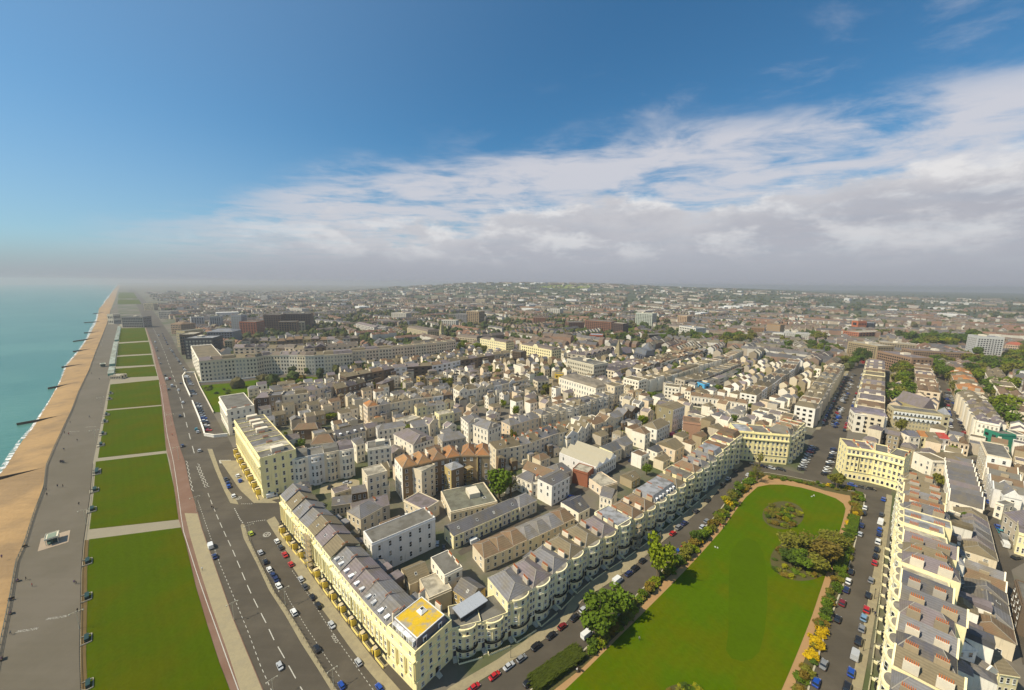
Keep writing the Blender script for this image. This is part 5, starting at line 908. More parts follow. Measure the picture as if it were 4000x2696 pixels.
# back streets right of the square
row(EL(6.5, ('6', 1395, 610), ('6', 1310, 330), ('6', 1235, 60)), 9, 6.5, 10, 'white gabled mews house', 'from the far end of the zigzag slate roofs', walls=(WHITE,), roofs=('cross',), rcols=(SLATE, (.12, .12, .135), PURPLE), rh=4.6, st=2, cols=1, chim=0, name='mews_house')
row(EL(6.0, ('6', 1570, 1240), ('6', 1500, 960), ('6', 1430, 680)), 6, 6, 9.5, 'mews house with broad hipped roof', 'from the far end beside the back street', walls=(OFFW,), roofs=('hip',), rcols=(SLATE, PURPLE, OLIVE, OLIVE, SLATE2), rh=2.8, st=2, cols=2, chim=0, name='mews_house')
row(EL(6.5, ('5', 1800, 1000), ('5', 1740, 740), ('5', 1680, 430), ('5', 1640, 140)), 6, 6.5, 9.5, 'white house with weathered roof', 'from the far end of the near back street', walls=(WHITE, OFFW), roofs=('cross', 'hip', 'gable'), rcols=(OLIVE, SLATE, BROWNR, SLATE2), rh=3.0, st=2, cols=2, chim=1, pots=0, name='mews_house')
one('tall white gable wall with small windows behind the east terrace', 13, 12, ('5', 945, 1060), ('5', 1322, 1070), 'house', 'gabled_house', wall=(.86, .86, .84), roof='cross', rcol=SLATE, rh=2.5, st=4, cols=3, chim=0)
one('white rear house with slate lean-to behind the east terrace', 8, 9, ('5', 880, 1400), ('5', 1190, 1500), wall=WHITE, roof='gable', rcol=SLATE, rh=2, st=2, cols=4, chim=0)
one('dark slate house with twin ridges near the bottom right corner', 7, 12, ('5', 1350, 1400), ('5', 1590, 1350), wall=WHITE, roof='cross', rcol=SLATE, rh=3, st=2, cols=2, chim=0)
one('cream end house with small windows at the bottom right', 7.5, 10, ('5', 1590, 1360), ('5', 1840, 1400), wall=CREAM2, roof='hip', rcol=OLIVE, rh=3, st=2, cols=3, chim=0)
row(EL(8, ('6', 930, 690), ('6', 1080, 740)), 2, 8, 8, 'white rear house', 'from the left behind the zinc-roofed bow houses', walls=(WHITE,), roofs=('flat',), rcols=(PALE,), st=2, cols=2, chim=0)
row(EL(7, ('6', 940, 1180), ('6', 1180, 1200)), 2, 8, 9, 'pale rear house with flat roof', 'from the left in the east yards', walls=(OFFW,), roofs=('flat', 'gable'), rcols=(PALE, SLATE2), st=2, cols=2, chim=0)
row(EL(7, ('5', 935, 210), ('5', 1175, 240)), 2, 7, 8, 'white low rear house', 'from the left in the lower east yards', walls=(WHITE, OFFW), roofs=('flat', 'gable'), rcols=(BROWNR, SLATE2), st=2, cols=2, chim=0)
one('white house with two shop windows and black frieze', 9, 11, ('6', 770, 10), ('6', 985, 20), wall=WHITE, roof='flat', rcol=OLIVE, st=3, cols=3, chim=0)
one('white house right of the black-friezed one', 8.5, 11, ('6', 990, 15), ('6', 1235, 35), wall=WHITE, roof='gable', rcol=OLIVE, st=3, cols=3, chim=0)
row(EL(10, ('6', 1400, -60), ('6', 1430, 60), ('6', 1470, 190), ('6', 1530, 330)), 5, 9.5, 10, 'white narrow house', 'from the far end across the back street', walls=(WHITE, BLUEW), roofs=('flat', 'cross'), rcols=(BROWNR, FELT), rh=2, st=3, cols=1, chim=1, pots=0)
one('white house with broad gable facing the camera', 9, 12, ('6', 1650, 430), ('6', 1880, 480), wall=(.86, .86, .84), roof='cross', rcol=SLATE2, rh=3.4, st=2, cols=1, chim=0, name='gabled_house')
one('small white flat-roofed house before the broad gable', 7, 7, ('6', 1545, 520), ('6', 1650, 560), wall=WHITE, roof='flat', rcol=FELT, st=2, cols=1, chim=0)
one('grey chapel-like house with steep slate roof at the right', 9, 14, ('6', 1650, 640), ('6', 1860, 800), wall=GREYW, roof='gable', rcol=(.16, .145, .175), rh=4, st=2, cols=3, chim=2, pots=0)
one('cream house with tall windows at the right edge', 9, 12, ('6', 1830, 900), ('6', 1960, 940), wall=CREAM2, roof='flat', rcol=PURPLE, st=2, cols=2, chim=0)
one('dark brick building on the right edge of the back street', 11, 14, ('5', 1790, 210), ('5', 1880, 520), wall=DBRICK, wm=brickw, roof='flat', rcol=FELT, st=3, cols=4, chim=0)
row(EL(9, ('6', 1640, 70), ('6', 1760, 110), ('6', 1900, 150)), 3, 9, 9, 'brown-roofed house', 'from the left at the upper right back street', walls=(OFFW, BROWN), roofs=('gable', 'hip'), rcols=(BROWNR, (.12, .09, .07)), st=3, cols=2, chim=1, pots=0)
# ---- larger blocks and towers further off
PAL1 = one('long white palazzo terrace with central pediment, left one', 19, 16, ('L', 235, 228), ('L', 552, 282), 'mansion block', 'mansion_block', wall=CREAM2, roof='mansard', rcol=(.16, .13, .12), rh=2, st=5, cols=13, chim=2)
PAL2 = one('long white palazzo terrace with central pediment, right one', 19, 18, ('L', 735, 300), ('L', 1112, 372), 'mansion block', 'mansion_block', wall=CREAM2, roof='mansard', rcol=(.16, .13, .12), rh=2, st=5, cols=14, chim=2)
for pb in (PAL1, PAL2):
    for xx in (-3, 0, 3): link('pediment', box_mesh(stucco), pb, (xx, .2, 19), (2.6 if xx else 5, .7, 2.2 if xx else 3.8), 0, CREAM2)
one('grey-white department store with rows of arched windows', 18, 22, ('L', 1300, 480), ('L', 1630, 558), 'store', 'department_store', wall=(.60, .56, .45), roof='flat+', rcol=FELT, st=4, cols=14, chim=0, ecols=8)
one('long white flat-roofed depository with small square windows', 14, 24, ('L', 1200, 705), ('L', 1655, 840), 'warehouse', 'depository', wall=WHITE, roof='mansard', rcol=(.24, .21, .17), rh=1.6, st=3, cols=14, chim=0)
one('dark brown brick apartment block near the palazzo terraces', 16, 12, ('L', 632, 385), ('L', 735, 400), 'apartment block', 'apartment_block', wall=DBRICK, wm=brickw, roof='flat', rcol=FELT, st=6, cols=5, chim=0, glassy=True)
one('white house with steep black roof and tall chimneys', 12, 9, ('L', 940, 755), ('L', 1080, 740), wall=OFFW, roof='gable', rcol=(.10, .10, .115), rh=4, st=3, cols=3, chim=2, pots=0)
one('yellow-painted narrow building behind the depository', 11, 8, ('L', 1150, 665), ('L', 1250, 672), wall=(.70, .50, .08), roof='flat', rcol=FELT, st=3, cols=2, chim=0)
one('plain white hall left of the yellow building', 10, 10, ('L', 645, 550), ('L', 740, 580), wall=WHITE, roof='flat', rcol=PALE, st=2, cols=2, chim=0, frontwin=False)
row(EL(13, ('L', 1300, 410), ('L', 1560, 440), ('L', 1880, 350)), 8, 13, 11, 'gabled red-brown mansion house', 'from the left behind the department store', walls=(GREYW, OFFW), roofs=('cross',), rcols=((.17, .14, .13), PURPLE), rh=3.6, st=4, cols=2, chim=2)
one('pink-grey shopping parade roof right of the church spire', 12, 14, ('L', 1850, 590), ('L', 2195, 510), wall=OFFW, roof='gable', rcol=PURPLE, rh=3, st=3, cols=9, chim=0)
one('dark mansard-roofed town hall annex', 13, 14, ('C', 880, 600), ('C', 960, 625), wall=(.10, .11, .14), roof='mansard', rcol=(.13, .15, .19), rh=6, st=2, cols=5, chim=0)
one('blue-grey tower-roofed annex by the church', 17, 9, ('C', 935, 570), ('C', 985, 585), wall=(.10, .11, .14), roof='pyr', rcol=(.13, .15, .19), rh=9, st=2, cols=3, chim=0)
def church(label, t, x, ybase, yspire, ytower, wd_, col, nave=True):
    hs = height_between(t, x, ybase, yspire); ht = height_between(t, x, ybase, ytower); g = G(t, x, ybase); root = link('church', None, loc=g, rz=R(40)); tag(root, label, 'church')
    link('tower', box_mesh(brickw), root, (0, 0, 0), (wd_, wd_, ht), 0, col); link('spire', hip_mesh(slate, .01), root, (0, 0, ht), (wd_ * 1.02, wd_ * 1.02, hs - ht), 0, tuple(c * .8 for c in col))
    for sx in (-1, 1):
        for sy in (-1, 1): link('pinnacle', hip_mesh(slate, .01), root, (sx * wd_ * .45, sy * wd_ * .45, ht - .2), (wd_ * .2, wd_ * .2, 4.5), 0, col)
    for rz, cx, cy_ in ((0, 0, -.5), (-math.pi / 2, -.5, 0)): link('belfry_window', window_mesh(True), root, (cx * wd_, cy_ * wd_, ht * .7), (wd_ * .35, 1, ht * .18), rz)
    if nave: link('nave', box_mesh(brickw), root, (wd_ * 1.9, wd_ * .6, 0), (wd_ * 3.2, wd_ * 2.2, 9), 0, col); link('nave_roof', gable_mesh(slate, brickw), root, (wd_ * 1.9, wd_ * .6, 9), (wd_ * 3.2, wd_ * 2.3, 7), 0, (.19, .16, .19))
    mark([(g.x - 8, g.y - 8), (g.x + 30, g.y - 8), (g.x + 30, g.y + 25), (g.x - 8, g.y + 25)])
church('stone church with tall pointed spire at centre right', 'L', 1925, 500, 225, 395, 7.5, (.40, .34, .20)); church('cream stone church spire left of centre', 'B', 1340, 515, 370, 455, 6.5, (.52, .44, .24), False)
TW = [('dark glass office block with white roof edges beside the crescent', ('J', 55, 232), ('J', 410, 225), 480, 26, (.07, .07, .075), 6, 8, 'flat+', LEAD), ('blue-grey office block with hipped roof behind the crescent', ('J', 335, 150), ('J', 655, 145), 290, 30, (.20, .21, .25), 5, 9, 'hip', (.19, .21, .26)), ('brown office wing with pale roof left of the glass block', ('J', 0, 185), ('J', 180, 180), 430, 30, (.17, .12, .08), 6, 6, 'flat', PALE),
      ('narrow cream block of flats behind the crescent roofs', ('J', 552, 262), ('J', 650, 258), 400, 14, (.55, .47, .28), 6, 3, 'flat', FELT),
      ('pale blue-white tower block, leftmost of the seafront towers', ('A', 1375, 352), ('A', 1470, 348), 438, 22, (.42, .44, .47), 8, 5, 'flat+', FELT), ('yellow-edged tower block second from the left', ('A', 1508, 347), ('A', 1590, 345), 432, 22, (.42, .43, .44), 8, 5, 'flat+', FELT), ('grey-blue tower block third from the left', ('A', 1662, 337), ('A', 1735, 337), 470, 20, (.36, .38, .41), 10, 4, 'flat+', FELT),
      ('red-brown brick tower block with orange end', ('A', 1722, 383), ('A', 1845, 385), 482, 22, (.27, .10, .06), 8, 6, 'flat', FELT), ('dark brick slab block behind the red-brown tower', ('A', 1895, 333), ('A', 2020, 333), 455, 24, (.12, .085, .065), 9, 7, 'flat', FELT), ('long dark brick slab block right of it', ('B', 185, 327), ('B', 395, 325), 440, 24, (.13, .09, .07), 8, 11, 'flat+', FELT), ('brown brick block in front of the long slab', ('B', 158, 385), ('B', 295, 382), 470, 18, (.24, .15, .09), 6, 7, 'flat', FELT), ('slim cream block right of the brown brick one', ('B', 300, 388), ('B', 352, 386), 455, 16, (.55, .50, .34), 6, 2, 'flat', FELT),
      ('white-striped office tower left of centre', ('B', 975, 318), ('B', 1080, 322), 372, 26, (.55, .53, .48), 5, 8, 'flat+', PALE), ('cream brick tower pair, right one', ('B', 1515, 305), ('B', 1605, 310), 388, 26, (.33, .25, .16), 7, 6, 'flat+', PALE), ('blue-grey office slab at centre distance', ('B', 1440, 325), ('B', 1525, 328), 385, 22, (.28, .28, .29), 6, 7, 'flat', FELT), ('white balconied block below the centre offices', ('B', 1335, 372), ('B', 1440, 375), 425, 20, (.66, .64, .58), 5, 7, 'flat', PALE), ('cream office building left of the white balconied block', ('B', 1382, 330), ('B', 1440, 330), 365, 18, (.5, .44, .32), 5, 4, 'flat', FELT),
      ('brown brick flats with balconies mid centre', ('C', 152, 352), ('C', 240, 354), 408, 22, (.26, .14, .09), 6, 6, 'flat', FELT), ('white block of flats far off near the centre', ('C', 272, 288), ('C', 343, 292), 332, 24, (.62, .6, .55), 6, 5, 'flat', FELT), ('long red-brown office block left part', ('C', 407, 388), ('C', 522, 388), 438, 30, (.17, .10, .075), 5, 9, 'flat', FELT), ('long red-brown office block right part', ('C', 525, 372), ('C', 715, 385), 450, 30, (.23, .12, .08), 6, 12, 'flat', FELT), ('dark shaded end office block with white roof edge', ('C', 718, 390), ('C', 800, 398), 470, 20, (.10, .07, .06), 6, 6, 'flat', PALE),  # the shaded end block has its shade as a darker wall colour
      ('large pale green-white slab block beyond the cricket ground', ('C', 892, 318), ('C', 1012, 325), 402, 30, (.50, .54, .49), 8, 9, 'flat+', PALE), ('brick and white flats right of the pale slab', ('C', 1195, 338), ('C', 1262, 343), 398, 24, (.48, .34, .22), 6, 5, 'flat', PALE), ('red-orange and blue school building', ('C', 560, 478), ('C', 655, 482), 520, 24, (.40, .10, .04), 2, 8, 'flat', (.3, .34, .42)), ('low white modern block among trees', ('C', 1205, 412), ('C', 1325, 430), 465, 26, (.66, .65, .60), 3, 9, 'flat+', LEAD), ('dark long low block before the trees', ('C', 985, 478), ('C', 1175, 470), 512, 18, (.16, .13, .10), 3, 14, 'flat', FELT), ('brown brick mansion flats, left of a pair', ('C', 1728, 425), ('C', 1815, 430), 470, 22, (.33, .20, .11), 5, 8, 'flat', OLIVE), ('brown brick mansion flats, right of a pair', ('C', 1838, 400), ('C', 1935, 408), 462, 22, (.36, .23, .12), 5, 9, 'flat', OLIVE),
      ('white modern terrace mid right', ('D', 128, 470), ('D', 182, 475), 500, 16, (.68, .67, .63), 3, 5, 'flat', LEAD), ('white modern flats right of it', ('D', 218, 462), ('D', 300, 470), 505, 18, (.66, .66, .62), 3, 7, 'flat', LEAD), ('grey-white modern flats further right', ('D', 312, 460), ('D', 495, 470), 515, 20, (.58, .58, .55), 4, 12, 'flat+', LEAD), ('dark glass office with orange brick stair tower', ('D', 835, 388), ('D', 950, 395), 440, 30, (.03, .045, .065), 5, 10, 'flat', LEAD), ('orange brick stair tower of the dark office', ('D', 790, 375), ('D', 836, 380), 440, 20, (.45, .14, .06), 2, 1, 'flat', FELT), ('low red-brick supermarket before the dark glass office', ('D', 840, 462), ('D', 1070, 455), 490, 30, (.40, .16, .09), 2, 10, 'flat', PALE),
      ('long curved brick flats, left wing', ('D', 762, 525), ('D', 975, 560), 625, 24, (.36, .29, .18), 7, 14, 'flat+', PALE), ('long brick flats, middle wing', ('D', 972, 592), ('D', 1222, 645), 705, 22, (.30, .20, .13), 6, 15, 'flat+', PURPLE), ('long brick flats, rear wing', ('D', 985, 530), ('D', 1255, 552), 600, 22, (.32, .27, .19), 6, 14, 'flat+', PALE), ('long brick flats, right wing', ('D', 1222, 590), ('D', 1660, 612), 680, 22, (.30, .21, .14), 6, 26, 'flat+', PURPLE),
      ('tall white striped tower block at the right', ('D', 1697, 490), ('D', 1892, 500), 655, 26, (.52, .53, .53), 11, 9, 'flat+', LEAD), ('red-roofed mansion right of the white tower', ('D', 1898, 545), ('D', 2020, 555), 610, 24, (.55, .42, .32), 4, 7, 'hip', (.35, .10, .06)), ('pale block right of the white tower foot', ('D', 1830, 690), ('D', 1915, 700), 735, 18, (.64, .62, .56), 3, 6, 'flat', PALE), ('white tower with balconies on the far right edge', ('D', 2000, 740), ('D', 2060, 748), 850, 18, (.66, .66, .64), 6, 4, 'flat', FELT),
      ('cream tower block, first of the distant five', ('B', 1262, 196), ('B', 1310, 197), 242, 20, (.52, .46, .36), 10, 5, 'flat', FELT), ('shaded tower block, second of the distant five', ('B', 1326, 201), ('B', 1375, 202), 246, 20, (.30, .26, .21), 10, 5, 'flat', FELT), ('shaded tower block, third of the distant five', ('B', 1418, 208), ('B', 1465, 209), 250, 20, (.32, .28, .23), 10, 5, 'flat', FELT), ('shaded tower block, fourth of the distant five', ('B', 1515, 216), ('B', 1562, 217), 258, 20, (.31, .27, .22), 10, 5, 'flat', FELT), ('cream tower block, last of the distant five', ('B', 1586, 221), ('B', 1650, 223), 266, 22, (.54, .47, .34), 10, 6, 'flat', FELT),  # middle three: shade painted in as darker walls than the cream pair
      ('pale grey slab far left beyond the seafront', ('A', 1878, 195), ('A', 1925, 196), 232, 22, (.50, .5, .5), 7, 5, 'flat', FELT), ('small white tower beyond the slab blocks', ('B', 243, 283), ('B', 330, 290), 318, 22, (.55, .53, .5), 5, 7, 'flat', FELT), ('seafront hotel block standing on the lawns', ('A', 872, 348), ('A', 1028, 348), 425, 22, (.24, .23, .22), 4, 12, 'flat+', FELT), ('white seafront baths building beside the promenade', ('A', 812, 330), ('A', 866, 326), 400, 14, (.62, .58, .48), 2, 7, 'flat', PALE),
      ('cream seafront flats on the far road', ('A', 1103, 252), ('A', 1135, 250), 300, 30, (.58, .50, .34), 5, 4, 'flat', FELT), ('white seafront flats right of the cream ones', ('A', 1140, 308), ('A', 1230, 308), 362, 30, (.50, .47, .42), 4, 8, 'flat', FELT), ('brown seafront flats on the far road', ('A', 1228, 398), ('A', 1300, 402), 470, 26, (.30, .22, .15), 5, 6, 'hip', BROWNR), ('cream corner flats with gold trim', ('A', 1268, 450), ('A', 1330, 452), 560, 30, (.50, .42, .25), 5, 5, 'flat', FELT), ('long white terrace between crescent and towers', ('B', 720, 395), ('B', 850, 425), 440, 16, (.62, .6, .56), 4, 12, 'gable', PURPLE), ('white house block at the end of the white terrace', ('B', 862, 422), ('B', 932, 424), 472, 16, (.62, .6, .56), 4, 6, 'flat', PURPLE), ('cream mansion block with corner turrets', ('B', 1088, 425), ('B', 1235, 455), 480, 24, (.50, .43, .28), 5, 12, 'mansard', (.17, .14, .12)), ('brown mansion block right of the turreted one', ('B', 1237, 455), ('B', 1322, 458), 500, 20, (.24, .18, .13), 5, 7, 'mansard', (.17, .14, .12)), ('cream mansion block behind the church spire', ('B', 1440, 490), ('B', 1590, 505), 545, 20, (.58, .5, .36), 4, 12, 'mansard', (.17, .14, .12))]
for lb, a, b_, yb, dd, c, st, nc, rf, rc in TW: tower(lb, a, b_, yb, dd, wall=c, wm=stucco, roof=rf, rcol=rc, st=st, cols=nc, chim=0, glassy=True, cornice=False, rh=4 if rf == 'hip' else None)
# ------------------------------------------------------------------ trees, shrubs
def leaf_mesh(name, seed, n, size, lobes, zs=.8, m_=leafm, box=None):
    r = np.random.default_rng(seed); v = np.zeros((n, 4, 3)); 
    if box is None:
        L = r.normal(0, 1, (lobes, 3)); L /= np.linalg.norm(L, axis=1)[:, None]; L *= r.uniform(.30, .66, (lobes, 1)); L[:, 2] *= zs; lr = r.uniform(.28, .46, lobes)
        k = r.integers(0, lobes, n); d = r.normal(0, 1, (n, 3)); d /= np.linalg.norm(d, axis=1)[:, None]
        c = L[k] + d * (lr[k] * r.uniform(.55, 1.06, n))[:, None]; c[:, 2] += .78
    else:
        c = r.uniform(-.5, .5, (n, 3)); ax = r.integers(0, 5, n); c[ax == 0, 0] = -.5; c[ax == 1, 0] = .5; c[ax == 2, 1] = -.5; c[ax == 3, 1] = .5; c[ax == 4, 2] = .5; c[:, 2] += .5; c += r.normal(0, .03, (n, 3)); d = r.normal(0, 1, (n, 3)) + np.array([0, 0, .8]); d /= np.linalg.norm(d, axis=1)[:, None]
    nn = d * .75 + r.normal(0, .55, (n, 3)) + np.array([0, 0, .25]); nn /= np.linalg.norm(nn, axis=1)[:, None]
    a = np.cross(nn, r.normal(0, 1, (n, 3))); a /= np.linalg.norm(a, axis=1)[:, None]; b = np.cross(nn, a); s = size * r.uniform(.6, 1.35, (n, 1))
    v[:, 0] = c - a * s - b * s * .6; v[:, 1] = c + a * s - b * s * .7; v[:, 2] = c + a * s * .8 + b * s * .8; v[:, 3] = c - a * s * .9 + b * s * .6
    return mesh_from(name, v.reshape(-1, 3), [(4 * i, 4 * i + 1, 4 * i + 2, 4 * i + 3) for i in range(n)], [m_])
CROWN = [leaf_mesh('crown', 10 + k, 1500, .075, 11 + k) for k in range(4)]
SPARSE = [leaf_mesh('crown', 30 + k, 420, .045, 9) for k in range(2)]
BUSH = [leaf_mesh('shrub', 50 + k, 520, .10, 7, .55) for k in range(4)]
HEDGE = leaf_mesh('hedge', 60, 2600, .03, 1, box=True)
def trunk_mesh(seed):
    r = random.Random(seed); b = MB(); b.tube((0, 0, -.1), (0, 0, .45), .045, .032, 7)
    for k in range(5):
        a = 2 * math.pi * k / 5 + r.uniform(-.4, .4); z0 = r.uniform(.3, .45); q = (math.cos(a) * .26, math.sin(a) * .26, r.uniform(.6, .85)); b.tube((0, 0, z0), q, .026, .012, 5)
        b.tube(q, (q[0] * 1.6, q[1] * 1.6, q[2] + .12), .012, .004, 4)
    b.tube((0, 0, .44), (.03, .02, .95), .03, .006, 5); return b.mesh('trunk', [barkm])
TRUNK = [trunk_mesh(k) for k in range(3)]
SPRING, GREEN, DARKG, OLIVEG, YELG, RUST, GOLD = (.150, .185, .006), (.088, .135, .008), (.060, .095, .010), (.150, .145, .018), (.24, .23, .008), (.165, .115, .016), (.50, .33, .006)
ti = [0]
big_ord = ordn
def tree(p, h, rad, col, label, group=None, sparse=False, name='tree'):
    ti[0] += 1; s_ = lsc(p.x, p.y); h *= s_; rad *= s_; root = link(name, None, loc=(p.x, p.y, 0), rz=random.uniform(0, 6.28)); tag(root, label, 'tree', group)
    link('trunk', TRUNK[ti[0] % 3], root, (0, 0, 0), (h, h, h)); me = SPARSE[ti[0] % 2] if sparse else CROWN[ti[0] % 4]
    link('crown', me, root, (0, 0, h * .30), (rad, rad, h * .70 / 1.5), 0, jit(col, .12)); return root
def shrub(p, r, h, col, label, group=None):
    ti[0] += 1; s_ = min(1.0, lsc(p.x, p.y) * 1.1); r *= s_; h *= s_; o = link('shrub', BUSH[ti[0] % 4], None, (p.x, p.y, -h * .12), (r, r, h / 1.3), random.uniform(0, 6.28), jit(col, .15)); return tag(o, label, 'shrub', group)
def hedge(p, q, w, h, col, label):
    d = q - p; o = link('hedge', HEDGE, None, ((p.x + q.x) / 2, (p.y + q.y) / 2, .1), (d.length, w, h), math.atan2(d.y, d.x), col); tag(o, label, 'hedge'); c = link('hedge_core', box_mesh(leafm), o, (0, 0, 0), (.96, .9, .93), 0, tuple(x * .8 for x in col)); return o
tree(G('G', 995, 815), 18.5, 6.8, SPRING, 'tall bright green street tree by the parked cars on the west road'); tree(G('G', 590, 1185), 13.5, 7.8, GREEN, 'broad green tree overhanging the west road and white van')
tree(G('G', 700, 1060), 12, 6.5, GREEN, 'green tree joined to the broad one over the west road')
tree(G('M', 470, 1085), 16, 8, GREEN, 'big dense green tree beside the long mews'); tree(G('M', 610, 1060), 13, 6, OLIVEG, 'olive tree right of the dense green one by the mews', sparse=True)
tree(G('G', 1490, 300), 8, 4, OLIVEG, 'bare twiggy tree by the north-west of the garden', sparse=True); tree(G('H', 97, 150), 10, 3.5, OLIVEG, 'slim bare tree at the garden north corner', sparse=True)
tree(G('C', 1780, 1435), 9, 3.6, OLIVEG, 'bare tree in front of the west palace block', sparse=True); tree(G('H', 640, 190), 8.5, 4.6, OLIVEG, 'greyish budding tree at the north-east garden corner'); tree(G('N', 340, 1170), 10, 4.5, SPRING, 'bright green tree behind the lane houses'); tree(G('N', 840, 1340), 8, 3.5, SPRING, 'green tree in the yard behind the bow houses')
tree(G('6', 1095, 1010), 9, 4.2, SPRING, 'bright green tree in the yards behind the east terrace'); tree(G('6', 1110, 850), 8, 3.0, GREEN, 'creeper-green tree above the bright yard tree'); tree(G('6', 860, 330), 7, 4, OLIVEG, 'russet green tree behind the east terrace')
for k, (x, y, h, r, c) in enumerate([(300, 560, 7, 4.5, OLIVEG), (370, 570, 9, 5.5, OLIVEG), (460, 590, 9.5, 6, (.16, .13, .02)), (560, 640, 9.5, 6.5, (.16, .12, .02)), (600, 560, 9, 5, OLIVEG), (500, 700, 7, 5, OLIVEG), (400, 670, 6.5, 5, GREEN), (330, 650, 6, 4.5, DARKG), (560, 540, 8, 4.5, OLIVEG)]):
    tree(G('H', x, y + 60), h, r, c, '%s tree from the left in the shrub island on the lawn' % ordn(k), 'trees of the shrub island', sparse=k in (2,))
n_ = 0
for t, cx, cy_, rx, ry, cnt, nm in (('H', 278, 375, 128, 84, 44, 'round shrub bed on the lawn'), ('H', 405, 690, 195, 125, 48, 'shrub island on the lawn'), ('G', 1170, 1590, 110, 45, 12, 'shrub bed at the near edge of the lawn')):
    for k in range(cnt):
        a = random.uniform(0, 6.28); q = math.sqrt(random.random()); p = G(t, cx + rx * q * math.cos(a), cy_ + ry * q * math.sin(a))
        shrub(p, random.uniform(1.0, 2.2), random.uniform(.9, 2.2), random.choice([GREEN, OLIVEG, OLIVEG, DARKG, RUST, YELG, SPRING]), 'low mixed shrub growing in the ' + nm, 'shrubs of the ' + nm)
def between(A, B, t, s): return resample(A, 60)[int(t * 59)].lerp(resample(B, 60)[int(t * 59)], s)
gw, pw = [G(*p) for p in GARD_W[1:]], [G(*p) for p in PATH_W[1:]]
for k in range(72):
    t = .10 + .90 * (k + random.random()) / 72; p = between(gw, pw, t, random.uniform(.25, .8)); shrub(p, random.uniform(1.7, 3.2), random.uniform(1.4, 3.4), random.choice([GREEN, DARKG, OLIVEG, SPRING, RUST, OLIVEG] + ([GOLD] if random.random() < .25 else [])), '%s shrub from the near end of the west garden bed' % big_ord(k), 'shrubs of the west garden bed')
for x, y, h, r, c, nm in ((1250, 560, 5.5, 3.2, DARKG, 'dark conical evergreen by the red car'), (1300, 540, 4.5, 3.0, GREEN, 'green rounded evergreen right of the conical one'), (1190, 650, 5, 3.2, OLIVEG, 'olive bushy tree by the silver car'), (1540, 210, 5, 3.2, GREEN, 'leafy tree in the upper west bed'), (1460, 300, 4.5, 3, YELG, 'yellow-green bushy tree in the upper west bed'), (940, 900, 4, 2.6, RUST, 'russet bushy tree beside the motorbikes'), (690, 1160, 4, 2.4, RUST, 'russet bush-like tree below the broad tree'), (1110, 700, 4.5, 3.2, DARKG, 'dark bushy tree in the shade of the tall street tree')): tree(G('G', x, y), h, r, c, nm)
hedge(G('G', 150, 1545), G('G', 455, 1325), 4.2, 1.7, (.062, .078, .008), 'long clipped green hedge beside the west road')
shrub(G('G', 1255, 620), 2.2, 1.8, SPRING, 'clipped round light green bush at the path edge')
ge, pe = [G(*p) for p in GARD_E], [G(*p) for p in PATH_E[5:]]
for k in range(78):
    t = (k + random.random()) / 78; p = between(ge, pe, t, random.uniform(.2, .82)); gold = (.80 < t < .97 and random.random() < .45) or (.16 < t < .3 and random.random() < .22)
    shrub(p, random.uniform(1.3, 2.7), random.uniform(1.0, 2.4), GOLD if gold else random.choice([GREEN, OLIVEG, OLIVEG, DARKG, RUST]), '%s %s from the far end of the east garden bed' % (big_ord(k), 'plant, a golden gorse,' if gold else 'plant, a green shrub,'), 'golden shrubs of the east bed' if gold else 'shrubs of the east garden bed')
hedge(G('H', 690, 650), G('H', 660, 770), 3.2, 1.6, GREEN, 'clipped green hedge in the middle of the east bed'); hedge(G('H', 765, 400), G('H', 745, 500), 3.0, 1.8, GREEN, 'clipped green hedge in the upper east bed'); hedge(G('H', 770, 232), G('H', 820, 245), 2.5, 1.6, GREEN, 'short clipped hedge at the north-east garden corner')
for k in range(22):
    t = k / 21; p = G('H', 190 + 560 * t, 110 + 95 * t + random.uniform(-8, 14)); shrub(p, random.uniform(1, 2.2), random.uniform(1, 2.2), random.choice([GREEN, OLIVEG, DARKG, GOLD if k % 5 == 0 else GREEN]), '%s shrub from the left along the north garden bed' % big_ord(k), 'shrubs of the north garden bed')
for k in range(26):
    p = G('J', random.uniform(960, 1560), random.uniform(720, 850)); shrub(p, random.uniform(3, 5), random.uniform(2.5, 5), random.choice([DARKG, GREEN, GREEN, RUST, (.06, .045, .02)]), 'large bush in the crescent garden', 'bushes of the crescent garden')
for k in range(13):
    p = G('J', random.uniform(290, 900), 0); 
    yy = random.uniform(820, 930); p = G('J', 300 + (yy - 800) * random.uniform(.3, 4.5), yy); shrub(p, random.uniform(1.6, 3), random.uniform(1.5, 3), random.choice([DARKG, GREEN, OLIVEG]), 'bush on the seaward side of the crescent garden', 'seaward bushes of the crescent garden')
tree(G('J', 1390, 690), 11, 6, (.10, .12, .05), 'grey-green tree in front of the crescent'); tree(G('J', 2150, 630), 10, 6, OLIVEG, 'olive tree at the inner end of the crescent')
